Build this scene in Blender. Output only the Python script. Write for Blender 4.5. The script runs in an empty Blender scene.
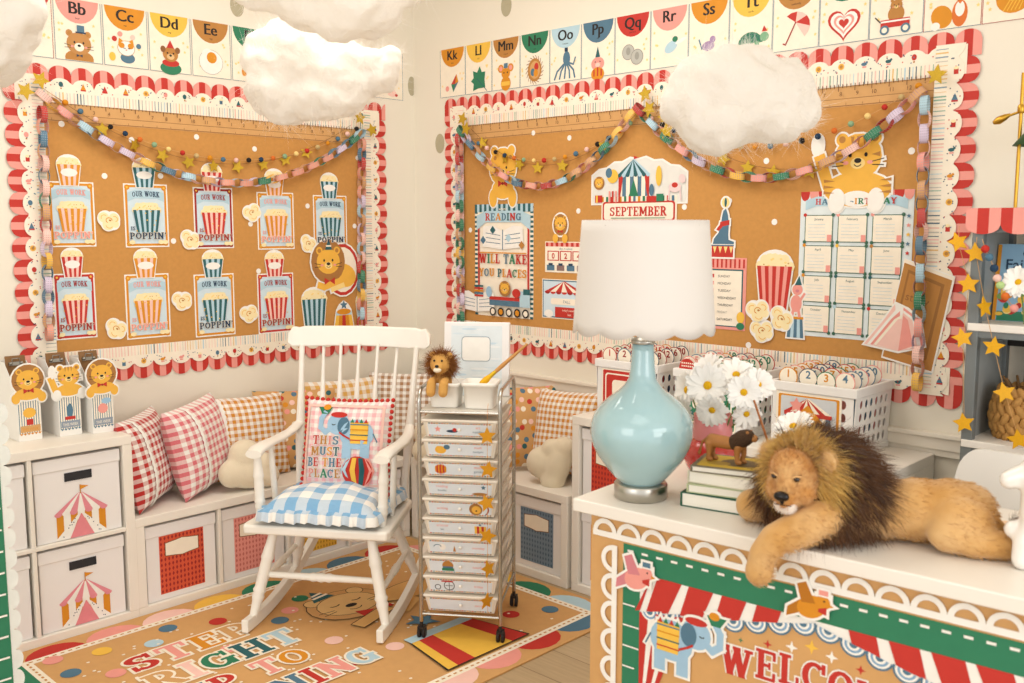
import bpy, bmesh, math, random
from math import sin, cos, pi, radians, sqrt, atan2
from mathutils import Vector as V, Matrix as MX, noise as NZ
S = bpy.context.scene
COL = S.collection
rnd = random.Random(7)

# ------------------------------------------------------------------ camera
CP = V((4.122, -3.517, 1.6)); YAW = radians(43.806); PITCH = radians(6.872); FPX = 958.6
cd = bpy.data.cameras.new('camera'); cam = bpy.data.objects.new('camera', cd); COL.objects.link(cam)
cd.sensor_width = 36; cd.lens = 36 * FPX / 1024; cd.clip_start = 0.05
cam.location = CP; cam.rotation_euler = (pi / 2 - PITCH, 0, YAW)
cd.dof.use_dof = True; cd.dof.focus_distance = 4.2; cd.dof.aperture_fstop = 4.5
S.camera = cam

# ------------------------------------------------------------------ world, lights, exposure
S.view_settings.view_transform = 'Standard'; S.view_settings.look = 'None'
S.view_settings.gamma = 1; S.view_settings.use_curve_mapping = False
S.view_settings.exposure = 0.16
wd = bpy.data.worlds.new('daylight'); S.world = wd; wd.use_nodes = True
bg = wd.node_tree.nodes['Background']; bg.inputs[0].default_value = (1, .985, .965, 1); bg.inputs[1].default_value = 1.2


def area(name, loc, target, sx, sy, power, col):
    l = bpy.data.lights.new(name, 'AREA'); l.shape = 'RECTANGLE'; l.size = sx; l.size_y = sy
    l.energy = power; l.color = col
    o = bpy.data.objects.new(name, l); COL.objects.link(o); o.location = loc
    o.rotation_euler = (V(target) - V(loc)).to_track_quat('-Z', 'Y').to_euler()
    return o


area('window_light', (6.6, -2.4, 1.9), (1.0, -1.0, .9), 2.2, 1.7, 34, (1, .985, .965))
area('window_light', (3.0, -6.2, 2.0), (1.0, -1.0, .8), 2.2, 1.7, 26, (1, .985, .965))
area('overhead_fill', (1.5, -1.5, 3.03), (1.5, -1.5, 0), 1.5, 1.5, 28, (1, .965, .91))  # added fill from overhead to brighten the corner walls, no fixture there
area('overhead_fill', (3.6, -3.2, 3.03), (3.6, -3.2, 0), 1.5, 1.5, 8, (1, .965, .91))  # second added overhead fill, weaker, over the near side

# ------------------------------------------------------------------ camera-ray helper: pixel on a real plane -> place on it
_r = V((cos(YAW), sin(YAW), 0)); _f = V((-sin(YAW) * cos(PITCH), cos(YAW) * cos(PITCH), -sin(PITCH))); _u = _r.cross(_f)


def ray(px, py):
    return _f + _r * ((px - 512) / FPX) - _u * ((py - 341.5) / FPX)


class Frame:
    """a plane of the room: origin, right, up, normal"""
    def __init__(s, O, R, U):
        s.O = V(O); s.R = V(R).normalized(); s.U = V(U).normalized(); s.N = s.R.cross(s.U)

    def at(s, px, py, off=0):
        d = ray(px, py); t = ((s.O + s.N * off - CP).dot(s.N)) / d.dot(s.N); q = CP + d * t - s.O
        return q.dot(s.R), q.dot(s.U)

    def m(s, u, v, off=0, rot=0, tilt=0):
        o = s.O + s.R * u + s.U * v + s.N * off
        b = MX((s.R, s.U, s.N)).transposed().to_4x4()
        return MX.Translation(o) @ b @ MX.Rotation(radians(rot), 4, 'Z') @ MX.Rotation(radians(tilt), 4, 'X')


LW = Frame((0, 0, 0), (0, 1, 0), (0, 0, 1))
BW = Frame((0, 0, 0), (1, 0, 0), (0, 0, 1))


def on(px, py, axis, val):
    d = ray(px, py); k = 'xyz'.index(axis); return CP + d * ((val - CP[k]) / d[k])


# ------------------------------------------------------------------ materials
_m = {}
PAL = dict(red='#c2352c', pink='#ec9d92', palepink='#f4c9bd', ochre='#d98f22', yellow='#f0c04c', brown='#b9813f', green='#2f7d5b',
           ltblue='#b5d3e0', slate='#53788f', navy='#27405a', cream='#f6ecd9', white='#f4f1ea', black='#26211f', kraft='#c68f4c',
           kraftl='#d2a268', kraftd='#8f6237', gold='#c8a52e', lion='#edb548', lionl='#f7d98c', mane='#a9763f', teal='#2c6166',
           popcorn='#f7e6b4', grey='#a7a59c', elephant='#9fc3dc', dkred='#9c2a28', sky='#cfe1ea', orange='#d9722e')


def hexc(h):
    h = PAL.get(h, h).lstrip('#'); c = [int(h[i:i + 2], 16) / 255 for i in (0, 2, 4)]
    return tuple(x / 12.92 if x <= .04045 else ((x + .055) / 1.055) ** 2.4 for x in c) + (1,)


def nodes(name):
    m = bpy.data.materials.new(name); m.use_nodes = True
    return m, m.node_tree.nodes, m.node_tree.links, m.node_tree.nodes['Principled BSDF']


def mat(c, rough=.75, metal=0, var=.06, scale=30, bump=0, bscale=200, coat=0, trans=0, sheen=0):
    key = ('p', c, rough, metal, var, scale, bump, bscale, coat, trans, sheen)
    if key in _m: return _m[key]
    m, N, L, P = nodes('paint_' + str(c).lstrip('#'))
    P.inputs['Roughness'].default_value = rough; P.inputs['Metallic'].default_value = metal
    P.inputs['Coat Weight'].default_value = coat
    P.inputs['Specular IOR Level'].default_value = .35
    if trans: P.inputs['Transmission Weight'].default_value = trans
    if sheen: P.inputs['Sheen Weight'].default_value = sheen
    col = hexc(c)
    tc = N.new('ShaderNodeTexCoord'); n = N.new('ShaderNodeTexNoise'); n.inputs['Scale'].default_value = scale
    n.inputs['Detail'].default_value = 2; L.new(tc.outputs['Object'], n.inputs['Vector'])
    mx = N.new('ShaderNodeMix'); mx.data_type = 'RGBA'
    mx.inputs['A'].default_value = tuple(x * (1 - var) for x in col[:3]) + (1,)
    mx.inputs['B'].default_value = tuple(min(1, x * (1 + var)) for x in col[:3]) + (1,)
    L.new(n.outputs['Fac'], mx.inputs['Factor']); L.new(mx.outputs['Result'], P.inputs['Base Color'])
    if bump:
        n2 = N.new('ShaderNodeTexNoise'); n2.inputs['Scale'].default_value = bscale; n2.inputs['Detail'].default_value = 4
        L.new(tc.outputs['Object'], n2.inputs['Vector'])
        b = N.new('ShaderNodeBump'); b.inputs['Strength'].default_value = bump; b.inputs['Distance'].default_value = .01
        L.new(n2.outputs['Fac'], b.inputs['Height']); L.new(b.outputs['Normal'], P.inputs['Normal'])
    _m[key] = m
    return m


def mathn(N, L, op, a, b=None):
    n = N.new('ShaderNodeMath'); n.operation = op
    for i, x in enumerate((a, b)):
        if x is None: continue
        if isinstance(x, (int, float)): n.inputs[i].default_value = x
        else: L.new(x, n.inputs[i])
    return n.outputs[0]


def gingham(c, nu, nv, base='white', frill=None):
    """woven check: bands of colour both ways over a pale ground, mapped on the cloth's own UVs"""
    key = ('g', c, nu, nv, base)
    if key in _m: return _m[key]
    m, N, L, P = nodes('gingham_' + c.lstrip('#')); P.inputs['Roughness'].default_value = .9
    P.inputs['Sheen Weight'].default_value = .15
    uv = N.new('ShaderNodeUVMap'); sp = N.new('ShaderNodeSeparateXYZ'); L.new(uv.outputs[0], sp.inputs[0])
    a = mathn(N, L, 'LESS_THAN', mathn(N, L, 'FRACT', mathn(N, L, 'MULTIPLY', sp.outputs[0], nu)), .5)
    b = mathn(N, L, 'LESS_THAN', mathn(N, L, 'FRACT', mathn(N, L, 'MULTIPLY', sp.outputs[1], nv)), .5)
    f = mathn(N, L, 'MULTIPLY', mathn(N, L, 'ADD', a, b), .5)
    mx = N.new('ShaderNodeMix'); mx.data_type = 'RGBA'; mx.inputs['A'].default_value = hexc(base); mx.inputs['B'].default_value = hexc(c)
    L.new(f, mx.inputs['Factor']); L.new(mx.outputs['Result'], P.inputs['Base Color'])
    w = N.new('ShaderNodeTexNoise'); w.inputs['Scale'].default_value = 25; b2 = N.new('ShaderNodeBump'); b2.inputs['Strength'].default_value = .35; b2.inputs['Distance'].default_value = .01
    L.new(w.outputs['Fac'], b2.inputs['Height']); L.new(b2.outputs['Normal'], P.inputs['Normal'])
    _m[key] = m
    return m


def dots_mat(name, ground, cols, scale=14, thr=.28):
    """a printed cloth or paper: round spots of several colours on a ground"""
    key = ('d', name)
    if key in _m: return _m[key]
    m, N, L, P = nodes(name); P.inputs['Roughness'].default_value = .85
    uv = N.new('ShaderNodeUVMap'); v = N.new('ShaderNodeTexVoronoi'); v.inputs['Scale'].default_value = scale; v.inputs['Randomness'].default_value = .6
    v.voronoi_dimensions = '2D'
    L.new(uv.outputs[0], v.inputs['Vector'])
    r = N.new('ShaderNodeValToRGB'); r.color_ramp.interpolation = 'CONSTANT'
    el = r.color_ramp.elements
    while len(el) < len(cols): el.new(.5)
    for i, c in enumerate(cols): el[i].position = i / len(cols); el[i].color = hexc(c)
    sp = N.new('ShaderNodeSeparateXYZ'); L.new(v.outputs['Color'], sp.inputs[0]); L.new(sp.outputs[0], r.inputs[0])
    mx = N.new('ShaderNodeMix'); mx.data_type = 'RGBA'; mx.inputs['A'].default_value = hexc(ground)
    L.new(r.outputs[0], mx.inputs['B']); L.new(mathn(N, L, 'LESS_THAN', v.outputs['Distance'], thr), mx.inputs['Factor'])
    L.new(mx.outputs['Result'], P.inputs['Base Color'])
    _m[key] = m
    return m


# ------------------------------------------------------------------ tags and linking
def tag(o, label, cat, group=None, kind=None):
    if label: o['label'] = label
    if cat: o['category'] = cat
    if group: o['group'] = group
    if kind: o['kind'] = kind
    return o


def thing(name, label, cat, loc=(0, 0, 0), rz=0, group=None, mw=None):
    o = bpy.data.objects.new(name, None); COL.objects.link(o); o.empty_display_size = .05
    if mw is not None: o.matrix_world = mw
    else: o.location = loc; o.rotation_euler = (0, 0, rz)
    return tag(o, label, cat, group)


def copy_tree(o, parent=None):
    c = o.copy(); COL.objects.link(c); c.parent = parent
    for ch in list(o.children): copy_tree(ch, c)
    return c


def link(name, me, parent=None, mw=None):
    o = bpy.data.objects.new(name, me); COL.objects.link(o)
    if parent is not None: o.parent = parent
    if mw is not None: o.matrix_local = mw
    return o


# ------------------------------------------------------------------ mesh builder
class MB:
    def __init__(s): s.v = []; s.f = []; s.mi = []; s.uv = {}; s.k = 0; s.M = MX.Identity(4); s.sm = []; s.flat = False

    def add(s, vs, fs, smooth=False, uvs=None):
        b = len(s.v); s.v += [s.M @ V(p) for p in vs]
        for i, f in enumerate(fs):
            if uvs is not None: s.uv[len(s.f)] = uvs[i]
            s.f.append([b + j for j in f]); s.mi.append(s.k); s.sm.append(smooth)
        return s

    def box(s, x0, y0, z0, x1, y1, z1):
        vs = [(x, y, z) for z in (z0, z1) for y in (y0, y1) for x in (x0, x1)]
        return s.add(vs, [(0, 2, 3, 1), (4, 5, 7, 6), (0, 1, 5, 4), (2, 6, 7, 3), (0, 4, 6, 2), (1, 3, 7, 5)])

    def boxc(s, c, d):
        return s.box(c[0] - d[0] / 2, c[1] - d[1] / 2, c[2] - d[2] / 2, c[0] + d[0] / 2, c[1] + d[1] / 2, c[2] + d[2] / 2)

    def frustum(s, x0, x1, y0, y1, z0, z1, ins):
        vs = [(x0 + ins, y0 + ins, z0), (x1 - ins, y0 + ins, z0), (x1 - ins, y1 - ins, z0), (x0 + ins, y1 - ins, z0), (x0, y0, z1), (x1, y0, z1), (x1, y1, z1), (x0, y1, z1)]
        return s.add(vs, [(3, 2, 1, 0), (4, 5, 6, 7), (0, 1, 5, 4), (1, 2, 6, 5), (2, 3, 7, 6), (3, 0, 4, 7)])

    def tube(s, path, r, n=10, cap=True, closed=False):
        P = [V(p) for p in path]; m = len(P); rs = r if isinstance(r, (list, tuple)) else [r] * m
        vs = []; ref = None
        for i, p in enumerate(P):
            a = P[i - 1] if (i or closed) else P[0]; b = P[(i + 1) % m] if (i < m - 1 or closed) else P[-1]
            t = (b - a)
            t = t.normalized() if t.length > 1e-9 else V((0, 0, 1))
            if ref is None: ref = t.orthogonal().normalized()
            ref = (ref - t * ref.dot(t)); ref = ref.normalized() if ref.length > 1e-6 else t.orthogonal().normalized()
            q = t.cross(ref)
            for k in range(n):
                an = 2 * pi * k / n; vs.append(p + (ref * cos(an) + q * sin(an)) * rs[i])
        fs = []
        for i in range(m if closed else m - 1):
            j = (i + 1) % m
            for k in range(n):
                l = (k + 1) % n; fs.append((i * n + k, i * n + l, j * n + l, j * n + k))
        s.add(vs, fs, True)
        if cap and not closed: s.add(vs[:n], [tuple(reversed(range(n)))]); s.add(vs[-n:], [tuple(range(n))])
        return s

    def lathe(s, prof, n=24, c=(0, 0, 0), M=None, cap=True):
        old = s.M; s.M = s.M @ MX.Translation(c) @ (M or MX.Identity(4)); vs = []
        for r, z in prof: vs += [(r * cos(2 * pi * k / n), r * sin(2 * pi * k / n), z) for k in range(n)]
        fs = [(i * n + k, i * n + (k + 1) % n, (i + 1) * n + (k + 1) % n, (i + 1) * n + k) for i in range(len(prof) - 1) for k in range(n)]
        s.add(vs, fs, True)
        if cap:
            s.add(vs[:n], [tuple(reversed(range(n)))]); s.add(vs[-n:], [tuple(range(n))])
        s.M = old; return s

    def ball(s, c, r, n=14, m=9):
        rx, ry, rz = (r, r, r) if isinstance(r, (int, float)) else r
        vs = [(c[0], c[1], c[2] - rz)]
        for i in range(1, m):
            a = -pi / 2 + pi * i / m
            vs += [(c[0] + rx * cos(a) * cos(2 * pi * k / n), c[1] + ry * cos(a) * sin(2 * pi * k / n), c[2] + rz * sin(a)) for k in range(n)]
        vs.append((c[0], c[1], c[2] + rz)); fs = []
        for k in range(n): fs.append((0, 1 + (k + 1) % n, 1 + k))
        for i in range(m - 2):
            for k in range(n): a = 1 + i * n; fs.append((a + k, a + (k + 1) % n, a + n + (k + 1) % n, a + n + k))
        e = len(vs) - 1; a = 1 + (m - 2) * n
        for k in range(n): fs.append((a + k, a + (k + 1) % n, e))
        return s.add(vs, fs, True)

    def prism(s, pts, z0, z1, hole=None):
        """outline in local xy, thickness z0..z1"""
        if sum(pts[i - 1][0] * pts[i][1] - pts[i][0] * pts[i - 1][1] for i in range(len(pts))) < 0: pts = pts[::-1]
        n = len(pts); vs = [(x, y, z0) for x, y in pts] + [(x, y, z1) for x, y in pts]
        fs = [tuple(reversed(range(n))), tuple(range(n, 2 * n))] + [(i, (i + 1) % n, n + (i + 1) % n, n + i) for i in range(n)]
        return s.add(vs, fs)

    def mesh(s, name, mats):
        me = bpy.data.meshes.new(name); me.from_pydata([tuple(p) for p in s.v], [], s.f)
        for m in mats if isinstance(mats, (list, tuple)) else [mats]: me.materials.append(m)
        me.polygons.foreach_set('material_index', s.mi); me.polygons.foreach_set('use_smooth', s.sm)
        if s.uv:
            ul = me.uv_layers.new(name='UVMap')
            for i, p in enumerate(me.polygons):
                q = s.uv.get(i)
                if q:
                    for j, li in enumerate(p.loop_indices): ul.data[li].uv = q[j]
        me.update()
        return me

    def build(s, name, mats, parent=None, bevel=0, mw=None, seg=2):
        o = link(name, s.mesh(name, mats), parent, mw)
        if bevel:
            b = o.modifiers.new('bevel', 'BEVEL'); b.width = bevel; b.segments = seg; b.limit_method = 'ANGLE'; b.angle_limit = radians(40)
        return o


def blob(spheres, voxel, smooth=6, fac=.5):
    """one continuous surface grown round many overlapping ellipsoids"""
    mb = MB()
    for q in spheres: mb.ball(q[:3], q[3] if len(q) == 4 else q[3:6], 18, 12)
    me = mb.mesh('tmp', mat('white')); o = bpy.data.objects.new('tmp', me); COL.objects.link(o)
    r = o.modifiers.new('r', 'REMESH'); r.mode = 'VOXEL'; r.voxel_size = voxel
    if smooth: q = o.modifiers.new('s', 'SMOOTH'); q.iterations = smooth; q.factor = fac
    dg = bpy.context.evaluated_depsgraph_get(); dg.update()
    out = bpy.data.meshes.new_from_object(o.evaluated_get(dg)); bpy.data.objects.remove(o); bpy.data.meshes.remove(me)
    out.materials.clear()
    out.polygons.foreach_set('use_smooth', [True] * len(out.polygons))
    return out


def chain(pts, step=.35):
    """spheres (x,y,z,r) interpolated between joints"""
    out = []
    for a, b in zip(pts, pts[1:]):
        d = (V(b[:3]) - V(a[:3])).length; n = max(1, int(d / (step * min(a[3], b[3]))))
        for i in range(n): t = i / n; out.append(tuple(a[k] + (b[k] - a[k]) * t for k in range(4)))
    out.append(tuple(pts[-1])); return out


def strands(points, n, length, width, bend, seed=1, seg=3, jitter=.3, grav=0):
    """tapered fibres on a list of (point, direction, length factor)"""
    R = random.Random(seed); mb = MB()
    for i in range(n):
        p, d, lf = points[R.randrange(len(points))] if not callable(points) else points(R)
        d = (d + V((R.gauss(0, jitter), R.gauss(0, jitter), R.gauss(0, jitter)))).normalized()
        Ln = length * lf * R.uniform(.7, 1.2); side = d.cross(V((R.gauss(0, 1), R.gauss(0, 1), R.gauss(0, 1)))).normalized()
        bv = V((R.gauss(0, bend), R.gauss(0, bend), R.gauss(0, bend) - grav)); vs = []
        for k in range(seg):
            t = k / seg; q = p + d * (Ln * t) + bv * (Ln * t * t); w = width * (1 - t * .8)
            vs += [q - side * w, q + side * w]
        vs.append(p + d * Ln + bv * Ln)
        fs = [(2 * k, 2 * k + 1, 2 * k + 3, 2 * k + 2) for k in range(seg - 1)] + [(2 * seg - 2, 2 * seg - 1, 2 * seg)]
        mb.add(vs, fs, True)
    return mb


def mesh_points(me, n, seed=1):
    """n surface samples (point, normal) of a mesh"""
    R = random.Random(seed); me.calc_loop_triangles(); T = me.loop_triangles; vv = me.vertices
    import bisect
    acc = []; a = 0
    for t in T: a += t.area; acc.append(a)
    out = []
    for i in range(n):
        t = T[min(len(T) - 1, bisect.bisect(acc, R.random() * a))]; u, w = R.random(), R.random()
        if u + w > 1: u, w = 1 - u, 1 - w
        p = [vv[k].co for k in t.vertices]; out.append((p[0] + (p[1] - p[0]) * u + (p[2] - p[0]) * w, V(t.normal)))
    return out
# ------------------------------------------------------------------ flat printed artwork on paper, card, cloth
_tx = {}


def text_mesh(body, bold=0.0):
    key = (body, bold)
    if key in _tx: return _tx[key]
    c = bpy.data.curves.new('t', 'FONT'); c.body = body; c.size = 1; c.offset = bold; c.resolution_u = 3; c.fill_mode = 'FRONT'
    o = bpy.data.objects.new('t', c); COL.objects.link(o)
    dg = bpy.context.evaluated_depsgraph_get(); dg.update()
    me = bpy.data.meshes.new_from_object(o.evaluated_get(dg))
    vs = [(v.co.x, v.co.y) for v in me.vertices]; fs = [list(p.vertices) for p in me.polygons]
    bpy.data.objects.remove(o); bpy.data.meshes.remove(me); bpy.data.curves.remove(c)
    x0 = min((p[0] for p in vs), default=0); x1 = max((p[0] for p in vs), default=1)
    y0 = min((p[1] for p in vs), default=0); y1 = max((p[1] for p in vs), default=1)
    _tx[key] = (vs, fs, x0, x1, y0, y1)
    return _tx[key]


# slab-serif circus lettering, drawn from strokes in a box 1 high
T_, N_ = .2, .11
SLAB = {
    'A': (.86, [('d', .1, 0, .43, 1, N_), ('d', .76, 0, .43, 1, T_), ('h', .25, .6, .32), ('s', 0, .26, 0), ('s', .56, .86, 0)]),
    'B': (.72, [('v', .2, 0, 1), ('s', .02, .4, 0), ('s', .02, .4, 1), ('a', .38, .74, .2, .2, -90, 90), ('a', .4, .27, .22, .22, -90, 90), ('h', .2, .4, .5)]),
    'C': (.74, [('a', .38, .5, .28, .42, 45, 315), ('b', .6, .64, .72, .97)]),
    'D': (.78, [('v', .2, 0, 1), ('s', .02, .4, 0), ('s', .02, .4, 1), ('a', .36, .5, .3, .43, -90, 90)]),
    'E': (.7, [('v', .2, 0, 1), ('s', .02, .66, 0), ('s', .02, .66, 1), ('h', .2, .5, .5), ('b', .58, .7, .68, .98), ('b', .58, .02, .68, .3), ('b', .44, .38, .52, .62)]),
    'F': (.68, [('v', .2, 0, 1), ('s', .02, .42, 0), ('s', .02, .64, 1), ('h', .2, .48, .5), ('b', .56, .68, .66, .98)]),
    'G': (.8, [('a', .38, .5, .28, .42, 45, 345), ('b', .6, .64, .71, .97), ('b', .56, .05, .74, .45), ('s', .44, .8, .4)]),
    'H': (.86, [('v', .2, 0, 1), ('v', .66, 0, 1), ('s', .02, .38, 0), ('s', .02, .38, 1), ('s', .48, .84, 0), ('s', .48, .84, 1), ('h', .2, .66, .5)]),
    'I': (.42, [('v', .21, 0, 1), ('s', .02, .4, 0), ('s', .02, .4, 1)]),
    'K': (.84, [('v', .2, 0, 1), ('s', .02, .38, 0), ('s', .02, .38, 1), ('d', .24, .42, .66, 1, N_), ('d', .34, .58, .7, 0, T_), ('s', .5, .84, 0), ('s', .48, .82, 1)]),
    'L': (.68, [('v', .2, 0, 1), ('s', .02, .66, 0), ('s', .02, .4, 1), ('b', .56, .02, .66, .34)]),
    'M': (1.04, [('v', .18, 0, 1), ('v', .86, 0, 1), ('s', 0, .34, 0), ('s', .7, 1.04, 0), ('s', 0, .26, 1), ('s', .78, 1.04, 1), ('d', .2, .97, .52, .2, T_), ('d', .84, .97, .52, .2, N_)]),
    'N': (.88, [('v', .18, 0, 1), ('v', .7, 0, 1), ('s', 0, .34, 0), ('s', 0, .26, 1), ('s', .54, .88, 1), ('d', .18, .95, .7, .05, T_)]),
    'O': (.78, [('a', .39, .5, .29, .42, 0, 360)]),
    'P': (.72, [('v', .2, 0, 1), ('s', .02, .42, 0), ('s', .02, .4, 1), ('a', .38, .7, .22, .23, -90, 90), ('h', .2, .4, .46)]),
    'R': (.82, [('v', .2, 0, 1), ('s', .02, .4, 0), ('s', .02, .4, 1), ('a', .38, .72, .22, .22, -90, 90), ('h', .2, .4, .5), ('d', .42, .48, .68, .03, T_), ('s', .58, .82, 0)]),
    'S': (.7, [('a', .35, .72, .22, .2, 30, 270), ('a', .35, .28, .22, .22, -150, 90), ('b', .52, .66, .64, .98), ('b', .04, .02, .16, .34)]),
    'T': (.74, [('v', .37, 0, 1), ('s', .02, .72, 1), ('s', .18, .56, 0), ('b', .02, .68, .12, .98), ('b', .62, .68, .72, .98)]),
    'U': (.84, [('v', .2, .3, 1), ('v', .66, .3, 1), ('s', .02, .38, 1), ('s', .5, .84, 1), ('a', .43, .34, .23, .25, 180, 360)]),
    'W': (1.12, [('d', .16, 1, .36, 0, T_), ('d', .58, 1, .36, 0, N_), ('d', .54, 1, .76, 0, T_), ('d', .98, 1, .76, 0, N_), ('s', 0, .32, 1), ('s', .42, .7, 1), ('s', .82, 1.12, 1)]),
    'Y': (.82, [('d', .16, 1, .41, .42, T_), ('d', .68, 1, .41, .42, N_), ('v', .41, 0, .48), ('s', .22, .6, 0), ('s', 0, .32, 1), ('s', .54, .82, 1)]),
    "'": (.26, [('b', .06, .7, .2, 1)]), ' ': (.4, []),
}


def slab_width(s): return sum(SLAB[c][0] + .07 for c in s) - .07


class Art:
    """layers of printed shapes; x right, y up, each later colour a hair above the last"""
    DZ = .0001
    EPS = 1.5e-5

    def __init__(s): s.it = []; s.z = .0004; s.c = None; s.baseitems = []

    def _p(s, pts, c):
        if c != s.c: s.z += s.DZ; s.c = c
        s.z += s.EPS
        s.it.append((pts, None, c, s.z)); return s

    def base(s, pts, c='white', th=.0012): s.baseitems.append((pts, c, th)); return s

    def poly(s, pts, c): return s._p([tuple(p) for p in pts], c)

    def rect(s, x0, y0, x1, y1, c): return s._p([(x0, y0), (x1, y0), (x1, y1), (x0, y1)], c)

    def ell(s, x, y, rx, ry, c, a0=0, a1=360, n=18, rot=0):
        k = max(6, int(n * abs(a1 - a0) / 360)); full = abs(a1 - a0) >= 359.9
        pts = [(rx * cos(radians(a0 + (a1 - a0) * i / k)), ry * sin(radians(a0 + (a1 - a0) * i / k))) for i in range(k if full else k + 1)]
        cr, sr = cos(radians(rot)), sin(radians(rot))
        return s._p([(x + px * cr - py * sr, y + px * sr + py * cr) for px, py in pts], c)

    def line(s, pts, w, c):
        for (x0, y0), (x1, y1) in zip(pts, pts[1:]):
            dx, dy = x1 - x0, y1 - y0; l = sqrt(dx * dx + dy * dy) or 1; nx, ny = -dy / l * w / 2, dx / l * w / 2
            ex, ey = dx / l * w * .3, dy / l * w * .3
            s._p([(x0 + nx - ex, y0 + ny - ey), (x0 - nx - ex, y0 - ny - ey), (x1 - nx + ex, y1 - ny + ey), (x1 + nx + ex, y1 + ny + ey)], c)
        return s

    def arc(s, x, y, rx, ry, a0, a1, w, c, n=12):
        k = n
        o = [(x + (rx + w / 2) * cos(radians(a0 + (a1 - a0) * i / k)), y + (ry + w / 2) * sin(radians(a0 + (a1 - a0) * i / k))) for i in range(k + 1)]
        q = [(x + (rx - w / 2) * cos(radians(a0 + (a1 - a0) * i / k)), y + (ry - w / 2) * sin(radians(a0 + (a1 - a0) * i / k))) for i in range(k + 1)]
        for i in range(k): s._p([o[i], o[i + 1], q[i + 1], q[i]], c)
        return s

    def star(s, x, y, r, c, n=5, inner=.45, rot=90):
        return s._p([(x + (r if i % 2 == 0 else r * inner) * cos(radians(rot + 180 / n * i)), y + (r if i % 2 == 0 else r * inner) * sin(radians(rot + 180 / n * i))) for i in range(2 * n)], c)

    def text(s, body, x, y, h, c, al='C', w=None, bold=.0, rot=0):
        vs, fs, x0, x1, y0, y1 = text_mesh(body, bold); k = h / .72; kx = k
        if w is not None and (x1 - x0) * k > w: kx = w / (x1 - x0)
        ox = {'C': -(x0 + x1) / 2, 'L': -x0, 'R': -x1}[al]; cr, sr = cos(radians(rot)), sin(radians(rot))
        if c != s.c: s.z += s.DZ; s.c = c
        s.z += s.EPS
        q = [((p[0] + ox) * kx, p[1] * k) for p in vs]
        s.it.append(([(x + a * cr - b * sr, y + a * sr + b * cr) for a, b in q], fs, c, s.z)); return s

    def slab(s, body, x, y, h, cols, al='C', w=None, edge=None, ew=.06, arch=0, rot=0):
        W = slab_width(body); kx = h if w is None else w / W
        cols = [cols] if isinstance(cols, str) else cols
        passes = ([(edge, ew)] if edge else []) + [(None, 0)]
        cr, sr = cos(radians(rot)), sin(radians(rot))
        for ec, e in passes:
            cx = {'C': -W / 2, 'L': 0, 'R': -W}[al]; ci = 0
            for ch in body:
                w_, st = SLAB[ch]
                col = ec or cols[ci % len(cols)]
                yo = arch * (1 - ((cx + w_ / 2) / (W / 2)) ** 2) if al == 'C' else 0

                def tr(p):
                    a, b = (cx + p[0]) * kx, (p[1]) * h + yo
                    return (x + a * cr - b * sr, y + a * sr + b * cr)
                for q in st:
                    if q[0] == 'v': P = [(q[1] - T_ / 2 - e, q[2] - e), (q[1] + T_ / 2 + e, q[2] - e), (q[1] + T_ / 2 + e, q[3] + e), (q[1] - T_ / 2 - e, q[3] + e)]
                    elif q[0] == 'h': P = [(q[1] - e, q[3] - N_ / 2 - e), (q[2] + e, q[3] - N_ / 2 - e), (q[2] + e, q[3] + N_ / 2 + e), (q[1] - e, q[3] + N_ / 2 + e)]
                    elif q[0] == 's':
                        a = max(0, q[3] - N_) if q[3] > .5 else q[3]
                        P = [(q[1] - e, a - e), (q[2] + e, a - e), (q[2] + e, a + N_ + e), (q[1] - e, a + N_ + e)]
                    elif q[0] == 'b': P = [(q[1] - e, q[2] - e), (q[3] + e, q[2] - e), (q[3] + e, q[4] + e), (q[1] - e, q[4] + e)]
                    elif q[0] == 'd':
                        dx = q[5] / 2 + e + .02; P = [(q[1] - dx, q[2]), (q[1] + dx, q[2]), (q[3] + dx, q[4]), (q[3] - dx, q[4])]
                    else:
                        k = 14
                        for i in range(k):
                            a, b = radians(q[5] + (q[6] - q[5]) * i / k), radians(q[5] + (q[6] - q[5]) * (i + 1) / k)
                            hx, hy = T_ / 2 + e, (N_ * .75) + e
                            s._p([tr((q[1] + (q[3] + hx) * cos(t), q[2] + (q[4] + hy - .03) * sin(t))) for t in (a, b)] + [tr((q[1] + (q[3] - hx) * cos(t), q[2] + (q[4] - hy) * sin(t))) for t in (b, a)], col)
                        continue
                    s._p([tr(p) for p in P], col)
                cx += w_ + .07
                if ch != ' ': ci += 1
        return s

    def use(s, other, x, y, k=1, flip=False, rot=0):
        """draw another piece of artwork inside this one"""
        last = None; cr, sr = cos(radians(rot)), sin(radians(rot))
        for pts, fs, c, z in other.it:
            s.z += s.DZ if c != last else s.EPS; last = c
            q = [((-p[0] if flip else p[0]) * k, p[1] * k) for p in pts]
            s.it.append(([(x + a * cr - b * sr, y + a * sr + b * cr) for a, b in q], fs, c, s.z))
        s.c = None; return s

    def build(s, name, parent=None, mw=None, rough=.6, warp=None, mb=None):
        mb = mb or MB(); mats = []; idx = {}

        def mi(c):
            if c not in idx: idx[c] = len(mats); mats.append(mat(c, rough) if isinstance(c, str) else c)
            return idx[c]
        for pts, c, th in s.baseitems:
            mb.k = mi(c); mb.prism(list(pts), 0, max(th, .0003))
        lift = max((b[2] for b in s.baseitems), default=0)
        for pts, fs, c, z in s.it:
            mb.k = mi(c)
            if fs is None:
                ar = sum(pts[i - 1][0] * pts[i][1] - pts[i][0] * pts[i - 1][1] for i in range(len(pts)))
                mb.add([(p[0], p[1], z + lift - .0004) for p in (pts if ar > 0 else pts[::-1])], [tuple(range(len(pts)))])
            else: mb.add([(p[0], p[1], z + lift - .0004) for p in pts], fs)
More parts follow.
